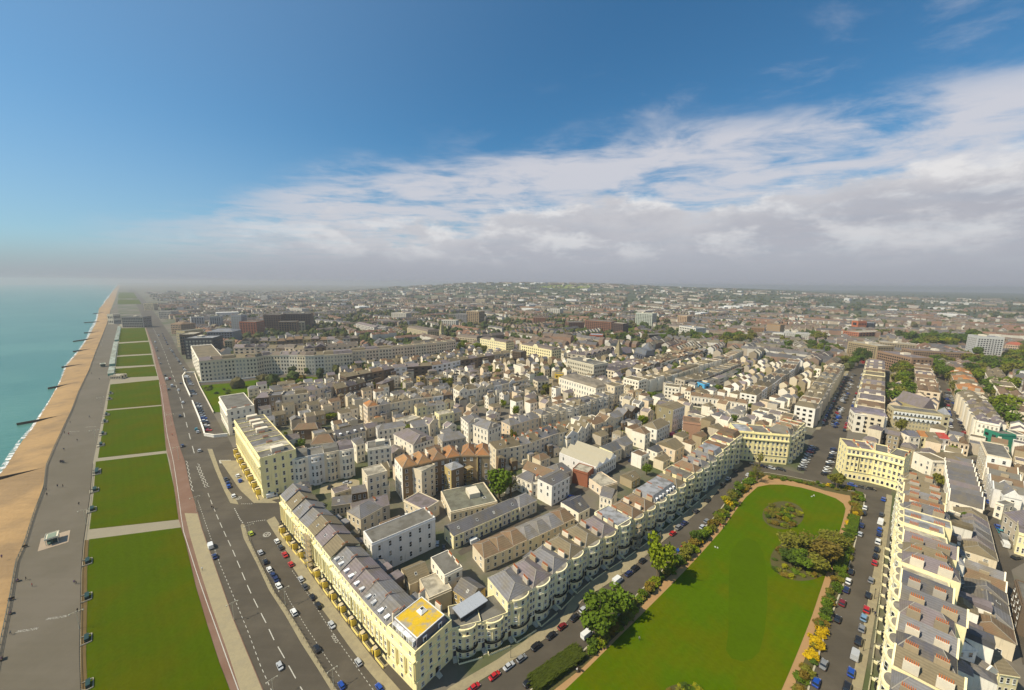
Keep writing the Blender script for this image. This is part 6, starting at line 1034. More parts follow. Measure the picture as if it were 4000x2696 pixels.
FT = [('B', 700, 735, 9, 6, OLIVEG), ('B', 780, 720, 8, 5, GREEN), ('B', 870, 705, 8, 5, OLIVEG), ('B', 1180, 620, 9, 5, OLIVEG), ('B', 1330, 620, 11, 6, OLIVEG), ('B', 1400, 605, 12, 7, GREEN), ('B', 1480, 600, 13, 7, SPRING), ('B', 1500, 570, 12, 6, SPRING), ('B', 1600, 595, 13, 7, SPRING), ('B', 1640, 600, 11, 6, OLIVEG), ('B', 1840, 600, 11, 5, OLIVEG), ('B', 890, 555, 9, 6, GREEN), ('B', 1690, 755, 9, 4, GREEN), ('B', 1100, 885, 8, 5, GREEN), ('B', 1180, 870, 7, 4, DARKG), ('B', 1290, 850, 9, 4, GREEN), ('B', 1350, 840, 8, 4, OLIVEG), ('B', 2100, 885, 8, 4.5, OLIVEG), ('B', 1105, 1190, 7, 3.5, SPRING), ('B', 325, 1300, 6, 3, GREEN), ('B', 540, 1080, 5, 5, SPRING), ('B', 470, 1085, 4, 5, SPRING), ('C', 240, 890, 8, 4.5, OLIVEG), ('C', 1455, 905, 9, 6, GREEN), ('C', 1490, 890, 8, 5, OLIVEG), ('C', 1600, 830, 8, 5, GREEN), ('C', 1640, 800, 8, 5, GREEN), ('C', 1460, 1120, 6, 4, GREEN), ('C', 770, 1215, 5, 3.5, YELG), ('C', 240, 980, 5, 3, GREEN), ('C', 200, 690, 9, 5, DARKG), ('C', 800, 520, 10, 7, DARKG), ('C', 850, 505, 11, 8, GREEN), ('C', 730, 500, 9, 6, SPRING), ('C', 400, 520, 9, 7, OLIVEG), ('C', 450, 525, 9, 6, SPRING), ('C', 550, 520, 9, 6, SPRING), ('C', 1330, 520, 12, 9, OLIVEG), ('C', 1400, 510, 12, 10, GREEN), ('C', 1530, 540, 14, 12, OLIVEG), ('C', 1580, 520, 16, 14, GREEN), ('C', 1640, 520, 16, 14, GREEN), ('C', 1690, 530, 14, 12, OLIVEG), ('C', 1560, 560, 12, 10, OLIVEG), ('C', 1200, 545, 10, 7, OLIVEG), ('C', 1900, 600, 10, 8, OLIVEG), ('C', 1960, 610, 10, 8, GREEN), ('C', 2010, 600, 10, 8, OLIVEG),
                          ('D', 1100, 930, 11, 5.5, GREEN), ('D', 1140, 880, 13, 6, SPRING), ('D', 1150, 960, 12, 6, GREEN), ('D', 1170, 830, 12, 6, SPRING), ('D', 1110, 840, 10, 5, OLIVEG), ('D', 1060, 900, 9, 4, DARKG), ('D', 1150, 720, 13, 6, DARKG), ('D', 1110, 770, 9, 5, OLIVEG), ('D', 830, 690, 14, 6, DARKG), ('D', 800, 700, 11, 5, GREEN), ('D', 880, 655, 10, 5, OLIVEG), ('D', 1400, 760, 13, 6, GREEN), ('D', 1440, 790, 13, 6, GREEN), ('D', 1380, 700, 12, 6, GREEN), ('D', 1500, 820, 10, 5, OLIVEG), ('D', 1460, 700, 12, 7, OLIVEG), ('D', 1530, 900, 10, 4, OLIVEG), ('D', 1560, 960, 10, 4, GREEN), ('D', 1650, 740, 14, 7, GREEN), ('D', 1690, 790, 14, 7, OLIVEG), ('D', 1640, 700, 14, 7, OLIVEG), ('D', 1740, 700, 12, 8, SPRING), ('D', 1780, 720, 12, 7, DARKG), ('D', 1890, 1120, 13, 6, GREEN), ('D', 1910, 1060, 13, 6, SPRING), ('D', 1930, 1170, 12, 5, GREEN), ('D', 1870, 1040, 11, 5, GREEN), ('D', 1800, 930, 11, 6, GREEN), ('D', 1770, 880, 11, 6, GREEN), ('D', 1840, 960, 10, 5, OLIVEG), ('D', 1960, 720, 14, 9, GREEN), ('D', 2010, 700, 14, 9, DARKG), ('D', 2020, 830, 12, 7, GREEN), ('D', 300, 620, 12, 8, DARKG), ('D', 250, 600, 11, 8, OLIVEG), ('D', 550, 520, 14, 11, OLIVEG), ('D', 520, 490, 12, 9, GREEN), ('D', 660, 600, 11, 6, GREEN), ('D', 700, 610, 10, 6, OLIVEG), ('D', 1140, 500, 13, 9, DARKG), ('D', 1010, 480, 12, 9, OLIVEG), ('D', 1230, 520, 13, 11, OLIVEG), ('D', 1290, 530, 15, 12, GREEN), ('D', 1350, 545, 17, 13, GREEN), ('D', 1400, 550, 15, 12, SPRING), ('D', 1460, 540, 16, 13, GREEN), ('D', 1530, 540, 16, 13, DARKG), ('D', 1590, 545, 16, 13, GREEN), ('D', 1650, 560, 16, 12, GREEN), ('D', 1500, 560, 13, 10, YELG)]
rt_ = random.Random(5)
for (x0, x1, y0, y1, n, hh) in ((1180, 1700, 500, 570, 26, 15), (1880, 2029, 600, 800, 14, 14), (1375, 1480, 660, 820, 9, 12), (1095, 1215, 720, 985, 12, 12), (1780, 1960, 880, 1160, 10, 12), (240, 620, 500, 620, 14, 11), (640, 900, 590, 700, 8, 11), (1620, 1800, 640, 820, 10, 13)):
    for _ in range(n): FT.append(('D', rt_.uniform(x0, x1), rt_.uniform(y0, y1), hh * rt_.uniform(.75, 1.2), hh * rt_.uniform(.35, .6), rt_.choice([GREEN, GREEN, OLIVEG, SPRING, DARKG])))
for (x0, x1, y0, y1, n, hh) in ((1300, 1750, 490, 560, 22, 14), (780, 1180, 470, 510, 14, 11), (350, 600, 490, 530, 8, 10)):
    for _ in range(n): FT.append(('C', rt_.uniform(x0, x1), rt_.uniform(y0, y1), hh * rt_.uniform(.75, 1.2), hh * rt_.uniform(.4, .7), rt_.choice([GREEN, OLIVEG, OLIVEG, DARKG])))
FT.sort(key=lambda q: src(*q[:3])[0]); fcnt = {}
for t, x, y, h, r, c in FT:
    z_ = {'B': 'left of centre', 'C': 'right of centre', 'D': 'on the far right'}[t]; n_ = fcnt.get((t, c), 0); fcnt[(t, c)] = n_ + 1; k_ = 1.35 if t == 'D' else 1.15
    cn = {SPRING: 'bright green', GREEN: 'green', DARKG: 'dark green', OLIVEG: 'olive', YELG: 'yellow-green'}[c]
    tree(G(t, x, y + 12), h * k_, r * k_, c, '%s %s tree from the left among houses %s' % (ordn(n_), cn, z_), 'trees among the far houses')
# ------------------------------------------------------------------ cars
def car_mesh(kind):
    L, Wd, belt, top, hood, boot, ws = {'hatch': (4.0, 1.7, .92, 1.46, 1.05, .22, .55), 'saloon': (4.5, 1.75, .90, 1.42, 1.25, .85, .6), 'van': (5.0, 1.95, 1.15, 2.15, .75, .05, .7), 'suv': (4.5, 1.8, 1.02, 1.66, 1.1, .15, .5)}[kind]
    b = MB(); hl = L / 2; st = [(-hl, .78, .42, belt * .86), (-hl + .15, .93, .30, belt * .96), (-hl + boot + .1, 1, .26, belt), (hl - hood, 1, .26, belt), (hl - .35, .96, .28, belt * .86), (hl - .05, .86, .34, belt * .70), (hl, .70, .42, belt * .62)]
    ring = []
    for x, wf, z0, z1 in st:
        w = Wd / 2 * wf; ring.append([(x, -w * .92, z0), (x, -w, z0 + .15), (x, -w, z1 - .12), (x, -w * .88, z1), (x, w * .88, z1), (x, w, z1 - .12), (x, w, z0 + .15), (x, w * .92, z0)])
    v = [p for r_ in ring for p in r_]; f = []
    for k in range(len(ring) - 1):
        for j in range(8): f.append((k * 8 + j, k * 8 + (j + 1) % 8, (k + 1) * 8 + (j + 1) % 8, (k + 1) * 8 + j))
    f = [q[::-1] for q in f] + [tuple(range(8)), tuple(range(len(v) - 1, len(v) - 9, -1))]
    b.add(v, f, 0); w0, w1 = Wd / 2 * .9, Wd / 2 * .74
    x0, x1, x2, x3 = -hl + boot, -hl + boot + (.35 if kind != 'van' else .05), hl - hood - ws, hl - hood + .05
    rv = [(x1, -w1, top - .04), (x2, -w1, top), (x2, w1, top), (x1, w1, top - .04), (x1, -w1, top - .1), (x2, -w1, top - .08), (x2, w1, top - .08), (x1, w1, top - .1)]
    b.add(rv, [(0, 1, 2, 3), (4, 5, 1, 0), (5, 6, 2, 1), (6, 7, 3, 2), (7, 4, 0, 3)], 0)
    body = b.mesh('car_body', [paintm], False)
    g = MB(); zb = belt - .02; gv = [(x0, -w0, zb), (x3, -w0, zb), (x3, w0, zb), (x0, w0, zb), (x1, -w1 * .99, top - .07), (x2, -w1 * .99, top - .05), (x2, w1 * .99, top - .05), (x1, w1 * .99, top - .07)]
    if kind == 'van':
        b2 = MB(); b2.box(-hl + .02, hl - hood - ws - .2, -w0, w0, belt - .1, top, 0); g.m = []
        g.add(b2.v, b2.f, 1)
    g.add(gv, BOXF, 0); glass = g.mesh('car_cabin', [carglass, paintm])
    return body, glass, L, Wd
CARK = {k: car_mesh(k) for k in ('hatch', 'saloon', 'van', 'suv')}
def wheel_mesh():
    b = MB(); b.tube((0, -.1, 0), (0, .1, 0), .31, .31, 12, 0); b.tube((0, -.105, 0), (0, .105, 0), .18, .18, 8, 1); return b.mesh('wheel', [tyrem, mat('alloy', (.35, .35, .36), .4)])
WHEEL = wheel_mesh(); LAMP = mesh_from('headlight', boxv(-.5, .5, -.5, .5, 0, 1), BOXF, [lampm]); TAIL = mesh_from('tail_light', boxv(-.5, .5, -.5, .5, 0, 1), BOXF, [tailm])
PAINT = {'black': (.012, .012, .014), 'dark grey': (.05, .052, .055), 'silver': (.42, .43, .44), 'white': (.72, .72, .70), 'red': (.42, .012, .012), 'dark red': (.17, .01, .012), 'blue': (.012, .06, .32), 'dark blue': (.015, .025, .09), 'light blue': (.16, .28, .42), 'grey': (.20, .205, .21), 'yellow-green': (.45, .52, .02), 'teal': (.03, .22, .26), 'pink': (.5, .05, .17)}
def car(p, az, colour, kind, label, group, z=.03, s=1.0):
    body, glass, L, Wd = CARK[kind]; root = link('parked_car' if kind != 'van' else 'van', None, loc=(p.x, p.y, z), rz=az, scale=(s, s, s)); tag(root, label, 'van' if kind == 'van' else 'car', group); c = PAINT[colour]
    link('body', body, root, col=c); link('cabin', glass, root, col=c); D = math.hypot(p.x, p.y)
    for sx in (-1, 1):
        for sy in (-1, 1): link('wheel', WHEEL, root, (sx * L * .31, sy * (Wd / 2 - .1), .31))
        if D < 190: link('headlight', LAMP, root, (L / 2 - .08, sx * Wd * .33, .52), (.14, .3, .14)); link('tail_light', TAIL, root, (-L / 2 + .06, sx * Wd * .36, .62), (.1, .22, .16))
U, Vx = R(38.9), R(136.5)
def cars(lst, az, where, group, s=1.0, z=.03):
    cnt = {}
    tot = {}
    for it in lst: tot[(it[3], it[4])] = tot.get((it[3], it[4]), 0) + 1
    for it in lst:
        t, x, y, c, k = it[:5]; a = it[5] if len(it) > 5 else az; i = cnt.get((c, k), 0); cnt[(c, k)] = i + 1
        nm = {'hatch': 'hatchback', 'saloon': 'saloon', 'van': 'van', 'suv': 'large car'}[k]
        p_ = G(t, x, y, .7 * .8); car(p_, a + random.uniform(-.03, .03), c, k, (ordn(i) + ' ' if tot[(c, k)] > 1 else '') + '%s %s ' % (c, nm) + where, group, z, s * lsc(p_.x, p_.y))
cars([('E', 1780, 625, 'silver', 'hatch'), ('E', 1812, 688, 'black', 'hatch'), ('E', 1841, 740, 'white', 'hatch'), ('E', 1865, 778, 'dark blue', 'hatch'), ('E', 1885, 806, 'dark blue', 'saloon'), ('E', 1905, 852, 'white', 'saloon'), ('E', 2008, 1033, 'white', 'suv'), ('F', 415, 1282, 'black', 'suv'), ('3', 895, 1500, 'blue', 'hatch')], Vx, 'parked by the railing hoops, counted from far', 'cars parked along the island of the service road')
cars([('E', 1893, 548, 'white', 'hatch'), ('E', 1918, 590, 'dark grey', 'hatch'), ('E', 1947, 640, 'red', 'saloon'), ('E', 1988, 705, 'red', 'hatch'), ('E', 2057, 806, 'silver', 'hatch'), ('E', 2086, 858, 'dark grey', 'saloon'), ('F', 385, 928, 'black', 'hatch'), ('F', 425, 986, 'black', 'suv'), ('F', 517, 1117, 'silver', 'saloon'), ('F', 700, 1372, 'silver', 'hatch'), ('F', 842, 1545, 'blue', 'hatch')], Vx, 'parked along the near terrace pavement, counted from far', 'cars parked along the terrace pavement')
cars([('E', 1714, 495, 'yellow-green', 'hatch'), ('E', 1438, 582, 'white', 'van'), ('E', 1466, 652, 'dark blue', 'saloon'), ('E', 1912, 1398, 'silver', 'saloon')], Vx, 'on the near stretch of seafront road', 'traffic on the near seafront road')
cars([('E', 1543, 125, 'dark grey', 'saloon'), ('E', 1556, 152, 'dark blue', 'hatch'), ('E', 1563, 174, 'blue', 'hatch'), ('E', 1625, 102, 'white', 'hatch'), ('E', 1641, 136, 'blue', 'hatch'), ('E', 1596, 240, 'white', 'hatch'), ('E', 1860, 240, 'white', 'van', U)], Vx, 'in front of the second seafront terrace', 'cars before the second terrace')
cars([('1', 1112, 1525, 'red', 'saloon'), ('1', 1365, 1383, 'red', 'saloon'), ('1', 1542, 1265, 'silver', 'saloon'), ('1', 1697, 1170, 'grey', 'hatch'), ('1', 1882, 1022, 'black', 'suv'), ('1', 2066, 888, 'black', 'saloon'), ('G', 343, 1130, 'dark red', 'hatch'), ('G', 430, 1070, 'black', 'saloon'), ('G', 490, 1015, 'silver', 'hatch'), ('G', 722, 818, 'white', 'van'), ('G', 798, 770, 'dark blue', 'hatch'), ('G', 840, 735, 'black', 'suv'), ('G', 893, 682, 'black', 'hatch'), ('G', 1100, 496, 'red', 'hatch'), ('G', 1140, 455, 'grey', 'suv'), ('G', 1178, 426, 'dark blue', 'saloon'), ('G', 1257, 344, 'dark grey', 'hatch'), ('G', 1335, 270, 'black', 'hatch'), ('G', 1442, 160, 'dark grey', 'hatch'), ('G', 1476, 122, 'silver', 'saloon'), ('G', 1526, 66, 'dark grey', 'hatch')], U, 'at the houses on the west road, counted from near', 'cars parked by the western houses')
cars([('1', 1790, 1465, 'black', 'suv'), ('1', 1958, 1333, 'light blue', 'saloon'), ('G', 320, 1352, 'black', 'suv'), ('G', 416, 1280, 'black', 'hatch'), ('G', 512, 1188, 'white', 'van'), ('G', 1070, 692, 'dark grey', 'hatch'), ('G', 1105, 657, 'silver', 'hatch'), ('G', 1140, 617, 'blue', 'hatch'), ('G', 1181, 577, 'red', 'hatch'), ('G', 1303, 452, 'silver', 'hatch'), ('G', 1333, 412, 'grey', 'hatch'), ('G', 1590, 130, 'dark grey', 'hatch'), ('G', 1614, 96, 'silver', 'hatch')], U, 'at the garden side of the west road, counted from near', 'cars parked by the west garden bed')
cars([('C', 1735, 1405, 'black', 'saloon'), ('C', 1808, 1420, 'dark blue', 'saloon'), ('C', 1870, 1435, 'silver', 'hatch'), ('C', 1937, 1445, 'black', 'suv'), ('H', 752, 165, 'blue', 'hatch'), ('H', 812, 178, 'dark grey', 'saloon'), ('H', 880, 190, 'black', 'hatch')], R(-42), 'parked before the palace blocks, counted from left', 'cars at the north end of the square')
EA = R(42)
cars([('H', 965, 262, 'blue', 'saloon'), ('H', 951, 365, 'dark grey', 'hatch'), ('H', 945, 420, 'white', 'van'), ('H', 939, 470, 'blue', 'hatch'), ('H', 935, 500, 'dark blue', 'hatch'), ('H', 928, 552, 'white', 'suv'), ('H', 920, 606, 'black', 'hatch'), ('H', 912, 652, 'black', 'saloon'), ('H', 905, 697, 'red', 'hatch'), ('H', 880, 816, 'grey', 'hatch'), ('H', 861, 918, 'black', 'hatch'), ('H', 849, 1015, 'red', 'hatch'), ('H', 831, 1072, 'light blue', 'hatch'), ('H', 817, 1145, 'grey', 'hatch'), ('H', 794, 1230, 'black', 'suv'), ('H', 771, 1327, 'silver', 'van'), ('H', 744, 1445, 'blue', 'hatch'), ('H', 716, 1548, 'black', 'suv')], EA, 'at the houses on the east road, counted from far', 'cars parked by the eastern houses')
cars([('H', 838, 320, 'white', 'hatch'), ('H', 831, 357, 'black', 'hatch'), ('H', 815, 440, 'dark blue', 'saloon'), ('H', 805, 500, 'silver', 'hatch'), ('H', 741, 757, 'black', 'hatch'), ('H', 725, 821, 'white', 'hatch'), ('H', 711, 880, 'dark blue', 'hatch'), ('H', 684, 970, 'dark red', 'hatch'), ('H', 651, 1080, 'black', 'hatch'), ('H', 556, 1390, 'grey', 'saloon'), ('H', 506, 1512, 'blue', 'hatch')], EA, 'at the garden side of the east road, counted from far', 'cars parked by the east garden bed')
cars([('6', 1300, 25, 'black', 'hatch'), ('6', 1330, 120, 'dark grey', 'hatch'), ('6', 1355, 178, 'white', 'hatch'), ('6', 1302, 222, 'dark grey', 'saloon'), ('6', 1382, 252, 'grey', 'hatch'), ('6', 1398, 312, 'dark grey', 'hatch'), ('6', 1421, 382, 'silver', 'hatch'), ('6', 1437, 432, 'dark blue', 'hatch'), ('6', 1462, 507, 'blue', 'hatch'), ('6', 1572, 812, 'blue', 'hatch'), ('6', 1603, 870, 'teal', 'hatch'), ('6', 1640, 945, 'grey', 'van'), ('6', 1665, 1035, 'white', 'van'), ('6', 1803, 1195, 'black', 'hatch', R(10)), ('5', 1820, 462, 'dark grey', 'suv'), ('5', 1858, 642, 'black', 'suv')], R(48), 'along the back street at the right, counted from far', 'cars in the right back street')
CC = ['black', 'silver', 'white', 'dark blue', 'grey', 'dark grey', 'red', 'silver', 'black', 'blue', 'white', 'dark grey']
def car_line(t, pts, n, az, where, group, s=1.0, kinds=('hatch', 'saloon', 'hatch', 'suv'), gap=0.0):
    P = resample([Vector((a, b, 0)) for a, b in pts], n); L = []
    for k, p in enumerate(P):
        if random.random() < gap: continue
        L.append((t, p.x, p.y, random.choice(CC), 'van' if random.random() < .05 else random.choice(kinds), az))
    cars(L, az, where, group, s)
car_line('D', [(503, 1285), (470, 1352), (425, 1445)], 10, R(4), 'in the left angled parking row, counted from far', 'cars in the left angled row'); car_line('D', [(662, 1305), (635, 1390), (600, 1480)], 9, R(4), 'in the right angled parking row, counted from far', 'cars in the right angled row')
car_line('D', [(582, 1110), (650, 970), (762, 745)], 22, R(48), 'at the left kerb of the parking street, counted from near', 'cars at the left kerb of the parking street', gap=.1); car_line('D', [(645, 1125), (700, 990), (795, 760)], 18, R(70), 'in the left middle row of the parking street, from near', 'cars in the left middle row', gap=.1); car_line('D', [(672, 1140), (735, 980), (815, 770)], 18, R(20), 'in the right middle row of the parking street, from near', 'cars in the right middle row', gap=.1); car_line('D', [(735, 1165), (790, 1000), (868, 740)], 20, R(48), 'at the right kerb of the parking street, counted from near', 'cars at the right kerb of the parking street', gap=.12)
car_line('A', [(1345, 772), (1378, 835)], 7, R(10), 'in the crescent car park upper part, from far', 'cars in the upper crescent car park'); car_line('A', [(1385, 880), (1400, 905)], 3, R(10), 'alone in the middle of the crescent car park, from far', 'cars in the middle crescent car park'); car_line('A', [(1425, 975), (1500, 1165)], 12, R(10), 'in the crescent car park lower part, from far', 'cars in the lower crescent car park')
car_line('O', [(1300, 1190), (1270, 940), (1235, 700)], 14, R(60), 'along the side street left kerb, counted from near', 'cars at the side street left kerb', gap=.1); car_line('O', [(1460, 1220), (1360, 960), (1270, 700)], 14, R(60), 'along the side street right kerb, counted from near', 'cars at the side street right kerb', gap=.1)
cars([('A', 1318, 963, 'white', 'hatch'), ('A', 1298, 1062, 'black', 'hatch'), ('A', 1313, 1276, 'dark blue', 'hatch'), ('A', 1437, 1311, 'silver', 'hatch'), ('A', 1285, 874, 'white', 'hatch'), ('A', 1240, 846, 'silver', 'van'), ('A', 1215, 870, 'dark grey', 'hatch'), ('A', 1200, 797, 'white', 'van'), ('A', 1191, 770, 'black', 'hatch'), ('A', 1225, 792, 'red', 'hatch'), ('A', 1303, 826, 'dark grey', 'saloon'), ('A', 1425, 1176, 'silver', 'hatch'), ('A', 1414, 1156, 'teal', 'hatch'), ('A', 1145, 646, 'white', 'hatch'), ('A', 1128, 571, 'silver', 'hatch'), ('A', 1118, 530, 'white', 'van'), ('A', 1143, 483, 'silver', 'van'), ('A', 1158, 684, 'grey', 'hatch'), ('A', 1133, 592, 'black', 'hatch')], R(134), 'on the far seafront road, counted from near', 'traffic on the far seafront road')
car_line('A', [(1340, 740), (1270, 640), (1215, 560), (1170, 470)], 20, R(134), 'at the far terrace kerb of the seafront, from near', 'cars at the far seafront kerb', gap=.1)
cars([('K', 275, 1420, 'black', 'hatch', R(100)), ('K', 490, 1365, 'silver', 'saloon', R(10)), ('2', 1855, 675, 'white', 'hatch', R(110)), ('F', 1495, 550, 'white', 'van', U), ('F', 1285, 590, 'dark grey', 'hatch', R(100)), ('F', 1240, 565, 'silver', 'hatch', R(100)), ('M', 1345, 1070, 'blue', 'hatch', U), ('M', 2085, 625, 'dark blue', 'hatch', U), ('M', 2040, 565, 'silver', 'hatch', R(10)), ('N', 712, 1245, 'pink', 'van', U), ('N', 605, 1318, 'white', 'hatch', U), ('N', 765, 1220, 'dark grey', 'hatch', U), ('K', 365, 620, 'dark grey', 'hatch', R(10)), ('K', 210, 700, 'black', 'hatch', R(10)), ('6', 890, 140, 'black', 'hatch', R(0))], U, 'in a yard or lane between the houses', 'cars in yards and lanes')
bus = G('O', 212, 370); ob = link('red_bus', None, loc=(bus.x, bus.y, 0), rz=R(60)); tag(ob, 'red double-deck bus at the far end of the parking street', 'bus'); link('body', box_mesh(paintm), ob, (0, 0, .35), (10, 2.6, 3.9), 0, (.5, .015, .01)); link('window_band', box_mesh(carglass), ob, (0, 0, 1.3), (10.05, 2.65, .8)); link('upper_window_band', box_mesh(carglass), ob, (0, 0, 3.0), (10.05, 2.65, .7))
for sx in (-3, 3):
    for sy in (-1, 1): link('wheel', WHEEL, ob, (sx, sy * 1.2, .45), (1.5, 1.5, 1.5))
# ------------------------------------------------------------------ street furniture
def lamp_mesh():
    b = MB(); b.tube((0, 0, 0), (0, 0, 1.2), .14, .11, 8); b.tube((0, 0, 1.2), (0, 0, 8.2), .09, .06, 8); return b.mesh('pole', [mat('lamp_paint', (.55, .52, .40), .6)])
def arm_mesh():
    b = MB(); b.tube((-1.9, 0, 8.0), (1.9, 0, 8.0), .05, .05, 6); b.tube((-1.2, 0, 8.0), (0, 0, 7.2), .03, .03, 5); b.tube((1.2, 0, 8.0), (0, 0, 7.2), .03, .03, 5); return b.mesh('arm', [mat('lamp_paint', (.55, .52, .40))])
def lantern_mesh():
    b = MB(); b.tube((0, 0, 0), (0, 0, .45), .17, .26, 8); b.tube((0, 0, .45), (0, 0, .65), .28, .05, 8); return b.mesh('lantern', [mat('lamp_paint', (.55, .52, .40)), lampm])
LP, LA, LL = lamp_mesh(), arm_mesh(), lantern_mesh()
def lamp(p, az, label, group):
    s_ = lsc(p.x, p.y); o = link('street_lamp', None, loc=p, rz=az, scale=(s_, s_, s_)); tag(o, label, 'street lamp', group); link('pole', LP, o); link('arm', LA, o)
    for s in (-1, 1): link('lantern', LL, o, (1.8 * s, 0, 7.4))
for k, (t, x, y) in enumerate([('3', 800, 1525), ('3', 205, 520), ('E', 1600, 1088), ('E', 1345, 350), ('E', 1712, 545), ('A', 1290, 1380), ('A', 1235, 1130), ('A', 1190, 900), ('3', 60, 1650)]): lamp(G(t, x, y), R(46), '%s twin-armed lamp post along the seafront road' % ordn(k), 'twin-armed seafront lamps')
for k, (t, x, y) in enumerate([('E', 543, 1150), ('E', 590, 440), ('A', 690, 1250), ('A', 735, 1000), ('A', 690, 640), ('A', 730, 560)]): lamp(G(t, x, y), R(46), '%s twin-armed lamp post from near on the promenade' % ordn(k), 'twin-armed promenade lamps')
bl = MB(); bl.tube((0, 0, 0), (0, 0, 4.2), .08, .05, 7); bl.tube((0, 0, 4.2), (0, 0, 4.5), .14, .22, 6); bl.tube((0, 0, 4.5), (0, 0, 4.8), .22, .04, 6); BLM = bl.mesh('black_lamp', [darkm])
for k, (t, x, y) in enumerate([('1', 1565, 1172), ('1', 1600, 1140), ('G', 745, 770), ('4', 1235, 672), ('4', 1595, 312), ('4', 1830, 62), ('H', 900, 945), ('H', 825, 1300)][0:1] + [('G', 745, 770), ('4', 1235, 672), ('4', 1595, 312), ('4', 1830, 62), ('H', 900, 945), ('H', 825, 1300)]): tag(link('lantern_post', BLM, None, G(t, x, y, .1), (.8, .8, .8)), '%s black lantern post on the square pavement, from near left' % ordn(k), 'street lamp', 'black lantern posts of the square')
hoop = MB(); hoop.tube((-.75, 0, 0), (-.75, 0, 1), .05, n=5); hoop.tube((.75, 0, 0), (.75, 0, 1), .05, n=5); hoop.tube((-.78, 0, 1), (.78, 0, 1), .05, n=5); hoop.tube((-.75, 0, .5), (.75, 0, .5), .03, n=4); HOOP = hoop.mesh('railing_hoop', [darkm])
HP = resample([G(*p) for p in [('E', 1690, 505), ('E', 1770, 690), ('E', 1880, 905), ('3', 200, 545), ('3', 430, 910), ('3', 640, 1270), ('3', 830, 1560)]], 44)
for k, p in enumerate(HP): tag(link('railing_hoop', HOOP, None, (p.x, p.y, .13), (.7, .7, .7), Vx + R(35)), '%s black railing hoop from the junction on the road island' % ordn(k) if k < 40 else 'black railing hoop on the road island near the bottom edge', 'railing', 'black railing hoops on the island')
# promenade railing
pr = [p for p in resample(prom_edge[1:19], 260)]; b = MB()
for a, c in zip(pr, pr[1:]):
    for z in (.45, .75, 1.1): b.tube((a.x, a.y, z), (c.x, c.y, z), .05, n=4, cap=False)
ro = link('promenade_railing', None); tag(ro, 'long railing along the seaward edge of the promenade', 'railing'); link('rail', b.mesh('rail', [mat('railing_paint', (.10, .12, .11))]), ro); b = MB()
for p in resample(prom_edge[1:19], 520): b.tube((p.x, p.y, 0), (p.x, p.y, 1.15), .07, n=5)
o = link('post_row', b.mesh('post_row', [mat('railing_paint', (.10, .12, .11))]), ro); o['kind'] = 'stuff'
# low fence along the lawns
fl = [G(*p) for p in LAWNL[:8]]; b = MB(); P = resample(fl, 160)
for a, c in zip(P, P[1:]): b.tube((a.x, a.y, .8), (c.x, c.y, .8), .045, n=4, cap=False)
fo = link('lawn_railing', None); tag(fo, 'low dark railing between promenade and lawns', 'railing'); link('rail', b.mesh('rail', [darkm]), fo); b = MB()
for p in resample(fl, 240): b.tube((p.x, p.y, 0), (p.x, p.y, .85), .05, n=4)
o = link('post_row', b.mesh('post_row', [darkm]), fo); o['kind'] = 'stuff'
def bay(p, az, label):
    s_ = .8 * lsc(p.x, p.y); o = link('bench_bay', None, loc=(p.x, p.y, 0), rz=az, scale=(s_, s_, s_)); tag(o, label, 'bench shelter', 'bench bays along the lawn edge'); cm = mat('bay_paving', (.33, .30, .23)); gm = mat('green_bench', (.012, .045, .045), .6)
    link('paving', box_mesh(cm), o, (0, -1.7, .03), (6.2, 4.0, .18)); link('back_wall', box_mesh(mat('bay_wall', (.36, .33, .25))), o, (0, -3.75, 0), (6.4, .3, .8))
    for s in (-1, 1): link('side_wall', box_mesh(mat('bay_wall', (.36, .33, .25))), o, (s * 3.15, -1.8, 0), (.3, 3.7, .8))
    link('seat', box_mesh(gm), o, (0, -1.9, .55), (4.4, 1.3, .12)); link('backrest', box_mesh(gm), o, (0, -2.2, .6), (4.4, .15, .9)); link('roof_panel', box_mesh(gm), o, (0, -2.1, 2.1), (4.6, 1.6, .12))
    for s in (-1, 1): link('leg', box_mesh(gm), o, (s * 2.0, -1.9, .1), (.14, 1.2, 2.0))
for k, (t, x, y) in enumerate([('E', 552, 1245), ('E', 556, 955), ('E', 562, 710), ('E', 596, 350), ('E', 616, 215), ('E', 632, 95), ('A', 668, 1470), ('A', 700, 1280), ('A', 716, 1200), ('A', 732, 1110), ('A', 745, 1060), ('A', 770, 945), ('A', 778, 905), ('E', 560, 1560)]): bay(G(t, x, y), Vx, '%s green bench bay in the lawn edge' % (ordn(k) if k < 13 else 'nearest'))
def kiosk(t, x, y, w, d, h, label, pad=True, s=1):
    p = G(t, x, y); o = link('promenade_shelter', None, loc=(p.x, p.y, 0), rz=R(136)); tag(o, label, 'shelter'); wm_ = mat('shelter_cream', (.62, .58, .45)); gm = mat('shelter_green', (.05, .10, .085))
    if pad: link('paved_pad', box_mesh(mat('pad_paving', (.36, .28, .20))), o, (.5, -.4, .03), (w * 2.0, d * 2.1, .04))
    link('wall', box_mesh(gm), o, (0, 0, 0), (w * .12, d * .8, h)); link('cross_wall', box_mesh(gm), o, (0, 0, 0), (w * .8, d * .1, h * .98)); link('seat', box_mesh(gm), o, (0, 0, .4), (w * .85, d * .7, .12))
    for sx in (-1, 1):
        for sy in (-1, 1): link('post', cyl_mesh(wm_), o, (sx * w * .42, sy * d * .42, 0), (.18, .18, h))
    link('roof', box_mesh(wm_), o, (0, 0, h), (w, d, .3)); link('roof_kerb', ring_mesh(wm_), o, (0, 0, h + .3), (w * .96, d * .96, .25)); link('roof_felt', box_mesh(mat('roof_green', (.22, .27, .20))), o, (0, 0, h + .3), (w * .7, d * .6, .1))
